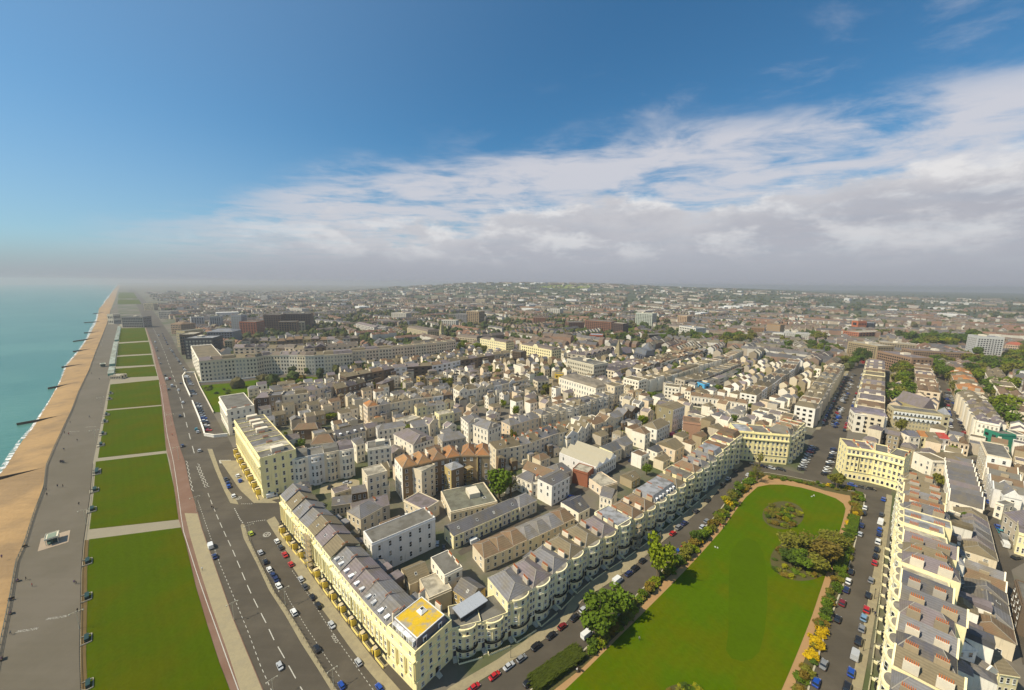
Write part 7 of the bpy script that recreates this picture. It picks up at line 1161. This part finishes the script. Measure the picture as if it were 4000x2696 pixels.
kiosk('E', 362, 552, 5.2, 3.6, 2.3, 'flat-roofed cream and green shelter on the near promenade'); kiosk('A', 743, 705, 7, 5, 3.2, 'pale kiosk on the far promenade', False)
cf = one('low pale cafe with wide canopy at the lawn edge', 3.5, 9, ('A', 790, 775), ('A', 868, 772), 'cafe', 'seafront_cafe', wall=OFFW, roof='flat', rcol=PALE, st=1, cols=6, chim=0)
k = 0
for a, c, n in (((863, 428), (843, 522), 11), ((838, 545), (826, 618), 9), ((823, 628), (812, 700), 8), ((811, 732), (803, 770), 4)):
    for q in resample([Vector((a[0], a[1], 0)), Vector((c[0], c[1], 0))], n):
        p = G('A', q.x, q.y); o = link('beach_hut', None, loc=(p.x, p.y, 0), rz=R(128) + math.pi); tag(o, '%s beach hut from far in the row beside the lawns' % ordn(k), 'beach hut', 'beach huts beside the lawns'); k += 1
        sc = 1.5; link('wall', box_mesh(stucco), o, (0, 0, 0), (4.6, 4.4, 2.9), 0, random.choice([(.16, .34, .26), (.60, .60, .55), (.16, .34, .26)])); link('roof', gable_mesh(slate, stucco), o, (0, 0, 2.9), (4.9, 4.6, 1.6), math.pi / 2, (.45, .5, .42)); link('door', box_mesh(doorm), o, (0, -2.25, .1), (1.6, .1, 2.3), 0, (.5, .5, .45))
def wall_line(t, pts, h, th, col, label, name='garden_wall'):
    P = [G(t, *p) for p in pts]; o = link(name, None, loc=(P[0].x, P[0].y, 0)); tag(o, label, 'wall')
    for a, c in zip(P, P[1:]):
        d = c - a; m_ = (a + c) / 2 - P[0]; link('wall_length', box_mesh(stucco), o, (m_.x, m_.y, 0), (d.length + th * .5, th, h), math.atan2(d.y, d.x), col); link('coping', box_mesh(stucco), o, (m_.x, m_.y, h), (d.length + th, th * 1.5, .18), math.atan2(d.y, d.x), col)
wall_line('J', [(190, 650), (75, 655), (42, 700), (60, 780), (135, 945)], 1.6, .5, WHITE, 'white balustrade wall round the far crescent car park'); wall_line('J', [(162, 1010), (240, 1200), (300, 1370), (310, 1420), (430, 1440), (590, 1425)], 1.8, .5, WHITE, 'white curved balustrade wall by the crescent entrance'); wall_line('J', [(190, 660), (250, 820), (330, 970), (420, 1145)], 1.2, .4, OFFW, 'stone wall between crescent car park and lawn'); wall_line('J', [(235, 770), (650, 742), (1060, 690)], 1.0, .4, WHITE, 'white kerb wall in front of the crescent')
def scaffold(p, az, w, d, h, label, col, name='scaffold'):
    o = link(name, None, loc=(p.x, p.y, 0), rz=az); tag(o, label, 'scaffold'); b = MB(); c = MB(); m_ = mat(name + '_metal', col)
    for i in range(int(w / 2) + 1):
        for y in (0, -d): b.tube((i * 2, y, 0), (i * 2, y, h), .06, n=4)
    for j in range(int(h / 2)):
        for y in (0, -d): b.tube((0, y, 2 * j + 2), (w, y, 2 * j + 2), .05, n=4)
        c.box(0, w, -d + .1, -.1, 2 * j + 1.85, 2 * j + 1.92); b.tube((0, -d, 2 * j), (w, -d, 2 * j + 2), .04, n=4)
    link('pole_frame', b.mesh('pole_frame', [m_]), o); link('deck', c.mesh('deck', [mat('scaffold_boards', (.36, .28, .16))]), o)
pW = WL[kl + round((59 - kl) * 7.2 / nW)]; scaffold(pW + Vector((wd.y, -wd.x, 0)) * 1.9, math.atan2(wd.y, wd.x), 2.6, 1.2, 11, 'tall narrow scaffold on the western bow houses', (.30, .28, .24))
pf = fr[13]; dfr = (fr[16] - fr[13]).normalized(); scaffold(pf - Vector((-dfr.y, dfr.x, 0)) * .7, math.atan2(dfr.y, dfr.x), 5, 1.2, 13, 'scaffold on the front of the near seafront terrace', (.55, .48, .33))
pe_ = EL(0, ('M', 40, 985))[0]; scaffold(Vector((pe_.x, pe_.y, 0)), U, 3.6, 3, 12, 'yellow steel fire escape behind the orange-roofed row', (.55, .33, .05), 'fire_escape')
# ------------------------------------------------------------------ people
def person_mesh(pose):
    J = {'pelvis': (0, 0, .92), 'chest': (0, .02, 1.28), 'neck': (0, .02, 1.48), 'head': (0, .04, 1.62), 'crown': (0, .03, 1.74)}
    if pose == 'stand': legs = [(-.09, 0, .5), (-.10, -.02, .08), (-.10, .10, .03)], [(.09, .02, .5), (.11, .03, .08), (.11, .15, .03)]
    elif pose == 'walk': legs = [(-.09, .16, .50), (-.10, .10, .08), (-.10, .22, .05)], [(.09, -.06, .5), (.10, -.32, .14), (.10, -.22, .04)]
    else:
        legs = [(-.10, .42, .48), (-.10, .46, .08), (-.10, .58, .03)], [(.10, .42, .48), (.10, .46, .08), (.10, .58, .03)]
        for k in J: J[k] = (J[k][0], J[k][1], J[k][2] - .44)
    z = J['chest'][2]; names = list(J); v = [J[n] for n in names]; e = [(0, 1), (1, 2), (2, 3), (3, 4)]; r = [.15, .16, .06, .10, .07]
    for s, L in zip((-1, 1), legs):
        b0 = len(v); v += [(s * .10, 0, J['pelvis'][2] - .06)] + list(L); r += [.10, .065, .045, .04]; e += [(0, b0), (b0, b0 + 1), (b0 + 1, b0 + 2), (b0 + 2, b0 + 3)]
        b0 = len(v); sw = .12 * s if pose == 'walk' else .03; v += [(s * .20, .02, z + .10), (s * .26, .0 - sw * .3, z - .18), (s * .26, .12 + sw, z - .40), (s * .25, .15 + sw, z - .50)]; r += [.065, .05, .04, .032]; e += [(1, b0), (b0, b0 + 1), (b0 + 1, b0 + 2), (b0 + 2, b0 + 3)]
    me = bpy.data.meshes.new('person'); me.from_pydata(v, e, []); o = bpy.data.objects.new('person_tmp', me); COL.objects.link(o); sk = o.modifiers.new('skin', 'SKIN')
    for i, sv in enumerate(me.skin_vertices[0].data): sv.radius = (r[i], r[i] * .85); sv.use_root = i == 0
    ss = o.modifiers.new('sub', 'SUBSURF'); ss.levels = 1; ss.render_levels = 1; bpy.context.view_layer.update()
    out = bpy.data.meshes.new_from_object(o.evaluated_get(bpy.context.evaluated_depsgraph_get())); bpy.data.objects.remove(o); out.name = 'person'; out.materials.clear()
    for m_ in (clothm, trousm, skinm, hairm): out.materials.append(m_)
    for p in out.polygons:
        c = p.center; p.use_smooth = True; hz_ = J['neck'][2]
        p.material_index = 3 if (c.z > hz_ + .17 or (c.z > hz_ + .08 and c.y < .0)) else (2 if c.z > hz_ + .02 else (1 if c.z < J['pelvis'][2] - .02 and abs(c.x) < .2 else (2 if c.z < z - .44 and abs(c.x) > .2 else 0)))
    return out
PM = {k: person_mesh(k) for k in ('stand', 'walk', 'sit')}
CL = [('dark', (.02, .02, .025)), ('navy', (.02, .03, .08)), ('red', (.40, .02, .02)), ('white', (.65, .65, .62)), ('grey', (.2, .2, .2)), ('purple', (.10, .03, .18)), ('black', (.012, .012, .012))]
PP = [('E', 395, 183, 'walk', 1, 'walking in the middle of the promenade'), ('E', 431, 183, 'walk', 0, 'walking just right of another promenade walker'), ('E', 415, 18, 'stand', 0, 'in the far trio on the promenade, left'), ('E', 426, 18, 'walk', 1, 'in the far trio on the promenade, middle'), ('E', 437, 18, 'walk', 4, 'in the far trio on the promenade, right'), ('E', 318, 205, 'stand', 4, 'by the promenade railing, far one'), ('E', 323, 242, 'stand', 0, 'by the promenade railing near the bench'), ('E', 541, 306, 'walk', 0, 'beside the lawn edge lamp'), ('E', 172, 592, 'sit', 6, 'sitting by the promenade railing'), ('E', 180, 818, 'walk', 0, 'walking beside the red-clad figure'), ('E', 222, 862, 'stand', 2, 'with a pushchair on the promenade'), ('E', 510, 842, 'walk', 5, 'beside the bench bays, left of a pair'), ('E', 522, 846, 'walk', 0, 'beside the bench bays, right of a pair'), ('E', 122, 825, 'sit', 5, 'sitting at the promenade edge steps'), ('E', 78, 955, 'sit', 1, 'sitting at the railing, second from near'), ('E', 73, 1048, 'sit', 5, 'sitting at the railing below the second'), ('E', 14, 1360, 'sit', 5, 'sitting at the left edge of the picture'), ('E', 74, 1190, 'walk', 4, 'walking near the white lettering'), ('E', 1383, 752, 'walk', 3, 'walking on the pale seafront pavement'), ('E', 532, 1035, 'stand', 0, 'standing by the near bench bay'), ('E', 14, 668, 'stand', 5, 'standing on the beach in purple'), ('A', 437, 1400, 'walk', 0, 'first from left of the promenade four'), ('A', 446, 1400, 'walk', 1, 'second from left of the promenade four'), ('A', 455, 1400, 'walk', 0, 'third from left of the promenade four'), ('A', 464, 1400, 'walk', 4, 'last of the promenade four'), ('A', 497, 1200, 'walk', 2, 'walking on the middle promenade'), ('A', 467, 1190, 'stand', 0, 'at the middle promenade railing'), ('A', 558, 1246, 'walk', 0, 'alone on the middle promenade'), ('A', 462, 1310, 'walk', 1, 'alone below the middle promenade'), ('A', 508, 1114, 'stand', 0, 'by the groyne end on the promenade'), ('A', 645, 1074, 'walk', 4, 'near the far lettering'), ('A', 718, 800, 'walk', 0, 'near the paved square on the promenade'), ('A', 660, 760, 'walk', 0, 'at the far promenade edge'), ('A', 1243, 1205, 'walk', 2, 'on the red brick path'),
      ('G', 870, 1232, 'walk', 4, 'alone on the garden lawn'), ('G', 1388, 597, 'sit', 3, 'sitting on the lawn, left of two'), ('G', 1404, 603, 'sit', 3, 'sitting on the lawn, right of two'), ('G', 1443, 468, 'walk', 6, 'walking on the garden path'), ('G', 1424, 455, 'stand', 2, 'standing at the garden path edge'), ('G', 447, 1437, 'sit', 3, 'in white on the path bench'), ('G', 465, 1440, 'sit', 6, 'in black on the path bench'), ('H', 476, 250, 'sit', 3, 'sitting at the far end of the lawn, left'), ('H', 488, 243, 'sit', 3, 'sitting at the far end of the lawn, right'), ('E', 1450, 330, 'walk', 0, 'crossing the seafront road, left'), ('E', 1462, 334, 'walk', 6, 'crossing the seafront road, right'), ('5', 20, 610, 'stand', 6, 'on the east pavement by the bicycles'), ('H', 905, 1062, 'walk', 1, 'in blue on the east pavement')]
for t, x, y, pose, ci, where in PP:
    p = G(t, x, y); s_ = max(.72, lsc(p.x, p.y)) * 1.05; o = link('person', PM[pose], None, (p.x, p.y, .14 if pose != 'sit' else .17), (s_, s_, s_), random.uniform(0, 6.28), CL[ci][1]); tag(o, 'person in %s clothes %s' % (CL[ci][0], where), 'person')
    if pose == 'sit' and t != 'H' and 'lawn' not in where: bn = link('bench', None, loc=(p.x, p.y, .12), rz=o.rotation_euler[2]); tag(bn, 'small bench under the person ' + where, 'bench'); link('seat', box_mesh(timberm), bn, (0, .05, .34), (1.4, .45, .07)); link('backrest', box_mesh(timberm), bn, (0, -.2, .4), (1.4, .06, .5)); [link('leg', box_mesh(timberm), bn, (s_ * .6, .05, 0), (.08, .4, .36)) for s_ in (-1, 1)]
    elif pose == 'sit': o.location.z = -.18
# ------------------------------------------------------------------ filling-in: small houses of the back yards, the town beyond, woods, haze
ua, va = Vector((math.cos(U), math.sin(U), 0)), Vector((math.cos(R(129)), math.sin(R(129)), 0))
def in_view(p, m=60):
    d = Vector((p[0], p[1], -CAMZ)); w = d.dot(FW)
    if w < 10: return False
    x, y = IW / 2 + FPX * d.dot(RT) / w, IH / 2 - FPX * d.dot(UP) / w; return -m * 4 < x < IW + m * 4 and y < IH + m * 4
nin = 0; XTRA = []; cand = []; gcnt = {}
SU, SV = 7.4, 8.4
for i in range(-18, 90):
    for j in range(-52, 66):
        p = ua * (i * SU) + va * (j * SV + random.uniform(-.5, .5)) + Vector((40, 90, 0))
        if p.y > 75 and p.length < 580 and in_view(p): p_ = p.copy(); cand.append((p_, i, j))
cand.sort(key=lambda q: q[0].length)
for p, gi, gj in cand:
    D = p.length
    if occupied(p.x, p.y, 2.4): continue
    q = random.random(); side = ('left of' if proj(p)[0] < 1900 else 'right of') + ' centre'
    if q < .80:
        rr = random.Random(gj * 997 + gi // 4); w, d = (SU, random.uniform(5.8, 7.2)) if rr.random() < .75 else (random.uniform(5, 7), random.uniform(5.5, 7)); e = ua if w == SU or random.random() < .5 else -va; a = p - e * w / 2; nrm = Vector((-e.y, e.x, 0)); a = a - nrm * d / 2; hh = ((4.2 + 3.8 * rr.random()) if D < 280 else (6.5 + 4.5 * rr.random())) * lsc(p.x, p.y) + random.uniform(-.3, .3)
        far = D > 300; wn, wc_ = random.choice([('white', WHITE), ('white', WHITE), ('white', (.88, .85, .78)), ('cream', OFFW), ('pinkish', PINKW), ('grey', GREYW), ('brown', (.36, .30, .2))]); rn, rc_ = random.choice([('slate', SLATE), ('grey', SLATE2), ('olive', OLIVE), ('brown', BROWNR), ('purple-grey', PURPLE), ('olive', OLIVE)]); rt_ = random.choice(['gable', 'hip', 'gable', 'flat', 'cross'])
        if nin >= 295: XTRA.append((p.x, p.y, math.atan2(e.y, e.x), w, d, hh, wc_, rc_)); mark([a, a + e * w, a + e * w + nrm * d, a + nrm * d])
        else:
            lb_ = '%s %s house with %s %s roof %s' % (wn, 'yard' if not far else 'terrace-packed', rn, {'gable': 'pitched', 'hip': 'hipped', 'flat': 'flat', 'cross': 'gable-fronted'}[rt_], side)
            building(a, a + e * w, hh, d, lb_, 'house', 'back_house', lb_.replace(' house ', ' houses ', 1), wall=jit(wc_, .08), roof=rt_, rcol=jit(rc_, .15), st=2 if hh < 8 else 3, cols=2, chim=1 if random.random() < .5 else 0, pots=0, backwin=False, ends=False); nin += 1
    elif q < .84 and D < 330: shrub(p, random.uniform(1.5, 3), random.uniform(1.5, 4), random.choice([GREEN, OLIVEG, SPRING, DARKG]), 'bush in a back garden between the houses', 'bushes in the back gardens')
    elif q < .91:
        cn, tc_ = random.choice([('green', GREEN), ('olive', OLIVEG), ('bright', SPRING)]); k_ = gcnt.get((cn, side), 0); gcnt[(cn, side)] = k_ + 1
        tree(p, random.uniform(6, 11), random.uniform(2.5, 4.5), tc_, '%s nearest %s garden tree between the houses %s' % (ordn(k_), cn, side), 'garden trees between houses')
    if q < .91 and q >= .80: mark([p + Vector((-3, -3, 0)), p + Vector((3, -3, 0)), p + Vector((3, 3, 0)), p + Vector((-3, 3, 0))])
# distant town: rows of houses as one mass
def attr_mat(name, rough=.9):
    M = bpy.data.materials.new(name); M.use_nodes = True; t = M.node_tree; t.nodes.clear(); node, m, mix, ramp, noise, l = NT(t)
    a = node('ShaderNodeAttribute', attribute_name='tone'); bs = node('ShaderNodeBsdfPrincipled', {'Roughness': rough, 'Specular IOR Level': .1}); l.new(a.outputs['Color'], bs.inputs['Base Color']); out = node('ShaderNodeOutputMaterial'); l.new(bs.outputs[0], out.inputs[0]); return M
def mass(name, verts, faces, tones, m_):
    me = bpy.data.meshes.new(name); me.from_pydata(verts.tolist(), [], faces.tolist()); me.materials.append(m_); at = me.attributes.new('tone', 'FLOAT_COLOR', 'FACE'); t = np.ones((len(faces), 4), np.float32); t[:, :3] = tones; at.data.foreach_set('color', t.ravel()); me.update(); return struct(name, me, 'stuff')
def coast_ok(x, y):
    return x > np.interp(y, [60, 200, 420, 700, 1200, 2000, 3500, 6000, 12000], [60, -150, -345, -610, -1110, -1890, -3350, -5850, -11900])
V_, F4, T4 = [], [], []
HB = np.array([(-.5, -.5, 0), (.5, -.5, 0), (.5, .5, 0), (-.5, .5, 0), (-.5, -.5, 1), (.5, -.5, 1), (.5, .5, 1), (-.5, .5, 1), (-.5, 0, 2), (.5, 0, 2)])
HF = [(0, 1, 5, 4), (1, 2, 6, 5), (2, 3, 7, 6), (3, 0, 4, 7), (4, 5, 9, 8), (6, 7, 8, 9), (5, 6, 9, 9), (7, 4, 8, 8)]
WALLC = np.array([(.60, .55, .46), (.44, .37, .28), (.68, .64, .56), (.30, .19, .13), (.36, .29, .20), (.25, .18, .13)]); ROOFC = np.array([(.165, .125, .095), (.20, .115, .075), (.13, .122, .118), (.16, .14, .10), (.15, .125, .11), (.11, .105, .105)])
rows_tried = 0; nh = 0; trees_pts = []
nv_ = [0]
def put_house(cx, cy_, ang, w, d, hh, z, wv_, rv_, win=False):
    global nh
    s = HB * np.array([w * .98, d, 1]); s[:, 2] = np.array([0] * 4 + [hh] * 4 + [hh + d * .36] * 2); f_ = list(HF); t_ = [wv_] * 4 + [rv_] * 2 + [wv_] * 2
    if win:      # windows on the two long walls
        ex = []
        for sy in (-1, 1):
            for fx in (-.27, .23):
                for fz in (.22, .62):
                    x0, x1, z0, z1, yy = w * (fx - .08), w * (fx + .08), hh * fz, hh * (fz + .2), sy * (d / 2 + .05); k0 = 10 + len(ex); ex += [(x0, yy, z0), (x1, yy, z0), (x1, yy, z1), (x0, yy, z1)]; f_.append((k0, k0 + 1, k0 + 2, k0 + 3)); t_.append(np.array((.03, .03, .032)))
        s = np.concatenate([s, np.array(ex)])
    c, sn = math.cos(ang), math.sin(ang)
    V_.append(np.stack([cx + s[:, 0] * c - s[:, 1] * sn, cy_ + s[:, 0] * sn + s[:, 1] * c, z + s[:, 2]], 1)); o = nv_[0]; nv_[0] += len(s); F4.extend(tuple(i + o for i in f) for f in f_); T4.extend(t_); nh += 1
for x_ in XTRA: put_house(x_[0], x_[1], x_[2], x_[3], x_[4], x_[5], 0, np.array(warm(x_[6])) * random.uniform(.85, 1.1), np.array(warm(x_[7])) * random.uniform(.8, 1.2), True)
while nh < 15500 and rows_tried < 9000:
    rows_tried += 1
    u = random.random(); D = 420 * (4600 / 420) ** (u ** .85); az = random.uniform(-50, 55); x, y = D * math.sin(R(az)), D * math.cos(R(az))
    if not coast_ok(x - 25, y) or y < 300: continue
    green = math.sin(x / 330 + 2) + math.sin(y / 410 + x / 600) + (.75 if x > 100 and y > 700 else -.2)
    if green > 1.1 and random.random() < .75: trees_pts.append((x, y)); continue
    dist = (math.floor(x / 400) + math.floor(y / 500)) % 3; ang = R(random.choice([40, 130]) + [0, 8, 20][dist] + random.uniform(-4, 4)) ; n = random.randint(3, 11); w = random.uniform(6.5, 9.5); d = random.uniform(8, 11); h = random.uniform(6, 9.5) if D > 700 else random.uniform(9, 14); wc = WALLC[random.randrange(6)]; rc = ROOFC[random.randrange(6)]; det = random.random() < .3
    for k in range(n):
        off = (k - n / 2) * (w + (4 if det else 0)); cx, cy_ = x + math.cos(ang) * off, y + math.sin(ang) * off
        if not coast_ok(cx - 20, cy_) or occupied(cx, cy_, 7): continue
        z = max(0, hill(cx, cy_) if cy_ > 1050 else 0) - .5; hh = h * random.uniform(.94, 1.06); wv_ = wc * random.uniform(.85, 1.12) if random.random() < .75 else WALLC[random.randrange(6)]; rv_ = rc * random.uniform(.8, 1.2); put_house(cx, cy_, ang, w, d, hh, z, wv_, rv_)
        if random.random() < .28: trees_pts.append((cx + math.sin(ang) * 12, cy_ - math.cos(ang) * 12))
V_ = np.concatenate(V_); me = bpy.data.meshes.new('distant_town'); me.from_pydata(V_.tolist(), [], [tuple(dict.fromkeys(f)) for f in F4]); me.materials.append(attr_mat('town_tones')); at = me.attributes.new('tone', 'FLOAT_COLOR', 'FACE'); tt = np.ones((len(F4), 4), np.float32); tt[:, :3] = np.array(T4); at.data.foreach_set('color', tt.ravel()); me.update(); struct('distant_town', me, 'stuff')
# distant sheds and long pale roofs
V_, F4, T4 = [], [], []
for k in range(90):
    D = random.uniform(1300, 4200); az = R(random.uniform(-45, 50)); x, y = D * math.sin(az), D * math.cos(az)
    if not coast_ok(x - 60, y): continue
    w, d, h = random.uniform(25, 80), random.uniform(15, 40), random.uniform(6, 14); a = R(random.choice([40, 130])); z = max(0, hill(x, y)) - .5; s = np.array(boxv(-w / 2, w / 2, -d / 2, d / 2, 0, h)); V = np.stack([x + s[:, 0] * math.cos(a) - s[:, 1] * math.sin(a), y + s[:, 0] * math.sin(a) + s[:, 1] * math.cos(a), z + s[:, 2]], 1); o = len(V_) * 8; V_.append(V); F4 += [tuple(i + o for i in f) for f in BOXF]; T4 += [np.array(random.choice([(.62, .60, .56), (.45, .4, .34), (.7, .69, .66)]))] * 6
mass('distant_sheds', np.concatenate(V_), np.array(F4), np.array(T4), attr_mat('shed_tones'))
# far woods: clumps
for k in range(7000):
    D = 450 * (5200 / 450) ** (random.random() ** .8); az = R(random.uniform(-52, 56)); x, y = D * math.sin(az), D * math.cos(az)
    green = math.sin(x / 330 + 2) + math.sin(y / 410 + x / 600) + (.75 if x > 100 and y > 700 else -.2)
    if coast_ok(x - 60, y) and (green > .75 or random.random() < .12) and not occupied(x, y, 8): trees_pts.append((x, y))
trees_pts += [(x + random.uniform(-18, 18), y + random.uniform(-18, 18)) for x, y in trees_pts]
ico = bpy.data.meshes.new('i'); bm = bmesh.new(); bmesh.ops.create_icosphere(bm, subdivisions=2, radius=1); iv = np.array([v.co[:] for v in bm.verts]); ifc = np.array([[v.index for v in f.verts] for f in bm.faces]); bm.free(); bpy.data.meshes.remove(ico)
pts = [p for p in trees_pts if coast_ok(p[0] - 25, p[1])][:11000]; NV = len(iv); VV = np.zeros((len(pts) * NV, 3)); FF = np.zeros((len(pts) * len(ifc), 3), int); TT = np.zeros((len(FF), 3)); TC = np.array([(.055, .075, .018), (.075, .090, .022), (.045, .060, .02), (.09, .095, .03), (.10, .085, .035)])
for k, (x, y) in enumerate(pts):
    r = random.uniform(3.2, 6.5); h = random.uniform(3.5, 6); z = max(0, hill(x, y) if y > 1050 else 0); j = RNG.normal(1, .17, (NV, 1)); VV[k * NV:(k + 1) * NV] = iv * j * np.array([r, r, h]) + np.array([x, y, z + h * .8]); FF[k * len(ifc):(k + 1) * len(ifc)] = ifc + k * NV; TT[k * len(ifc):(k + 1) * len(ifc)] = TC[random.randrange(5)] * RNG.uniform(.7, 1.25, (len(ifc), 1))
mass('distant_trees', VV, FF, TT, attr_mat('wood_tones'))
# haze
hz = link('haze', mesh_from('haze', boxv(-8990, 8990, -790, 12490, -6, 118), BOXF, [])); hz['kind'] = 'stuff'
HM = bpy.data.materials.new('haze'); HM.use_nodes = True; t = HM.node_tree; t.nodes.clear(); pv = t.nodes.new('ShaderNodeVolumePrincipled'); pv.inputs['Color'].default_value = (.60, .62, .67, 1); pv.inputs['Density'].default_value = .00018; pv.inputs['Anisotropy'].default_value = .2
ho = t.nodes.new('ShaderNodeOutputMaterial'); t.links.new(pv.outputs[0], ho.inputs['Volume']); hz.data.materials.append(HM)
print('STAT objects', len(bpy.data.objects), 'windows', NOBJ['win'], 'infill', nin, 'distant', nh, 'trees', len(pts), 'west', nW, round(wl, 1))
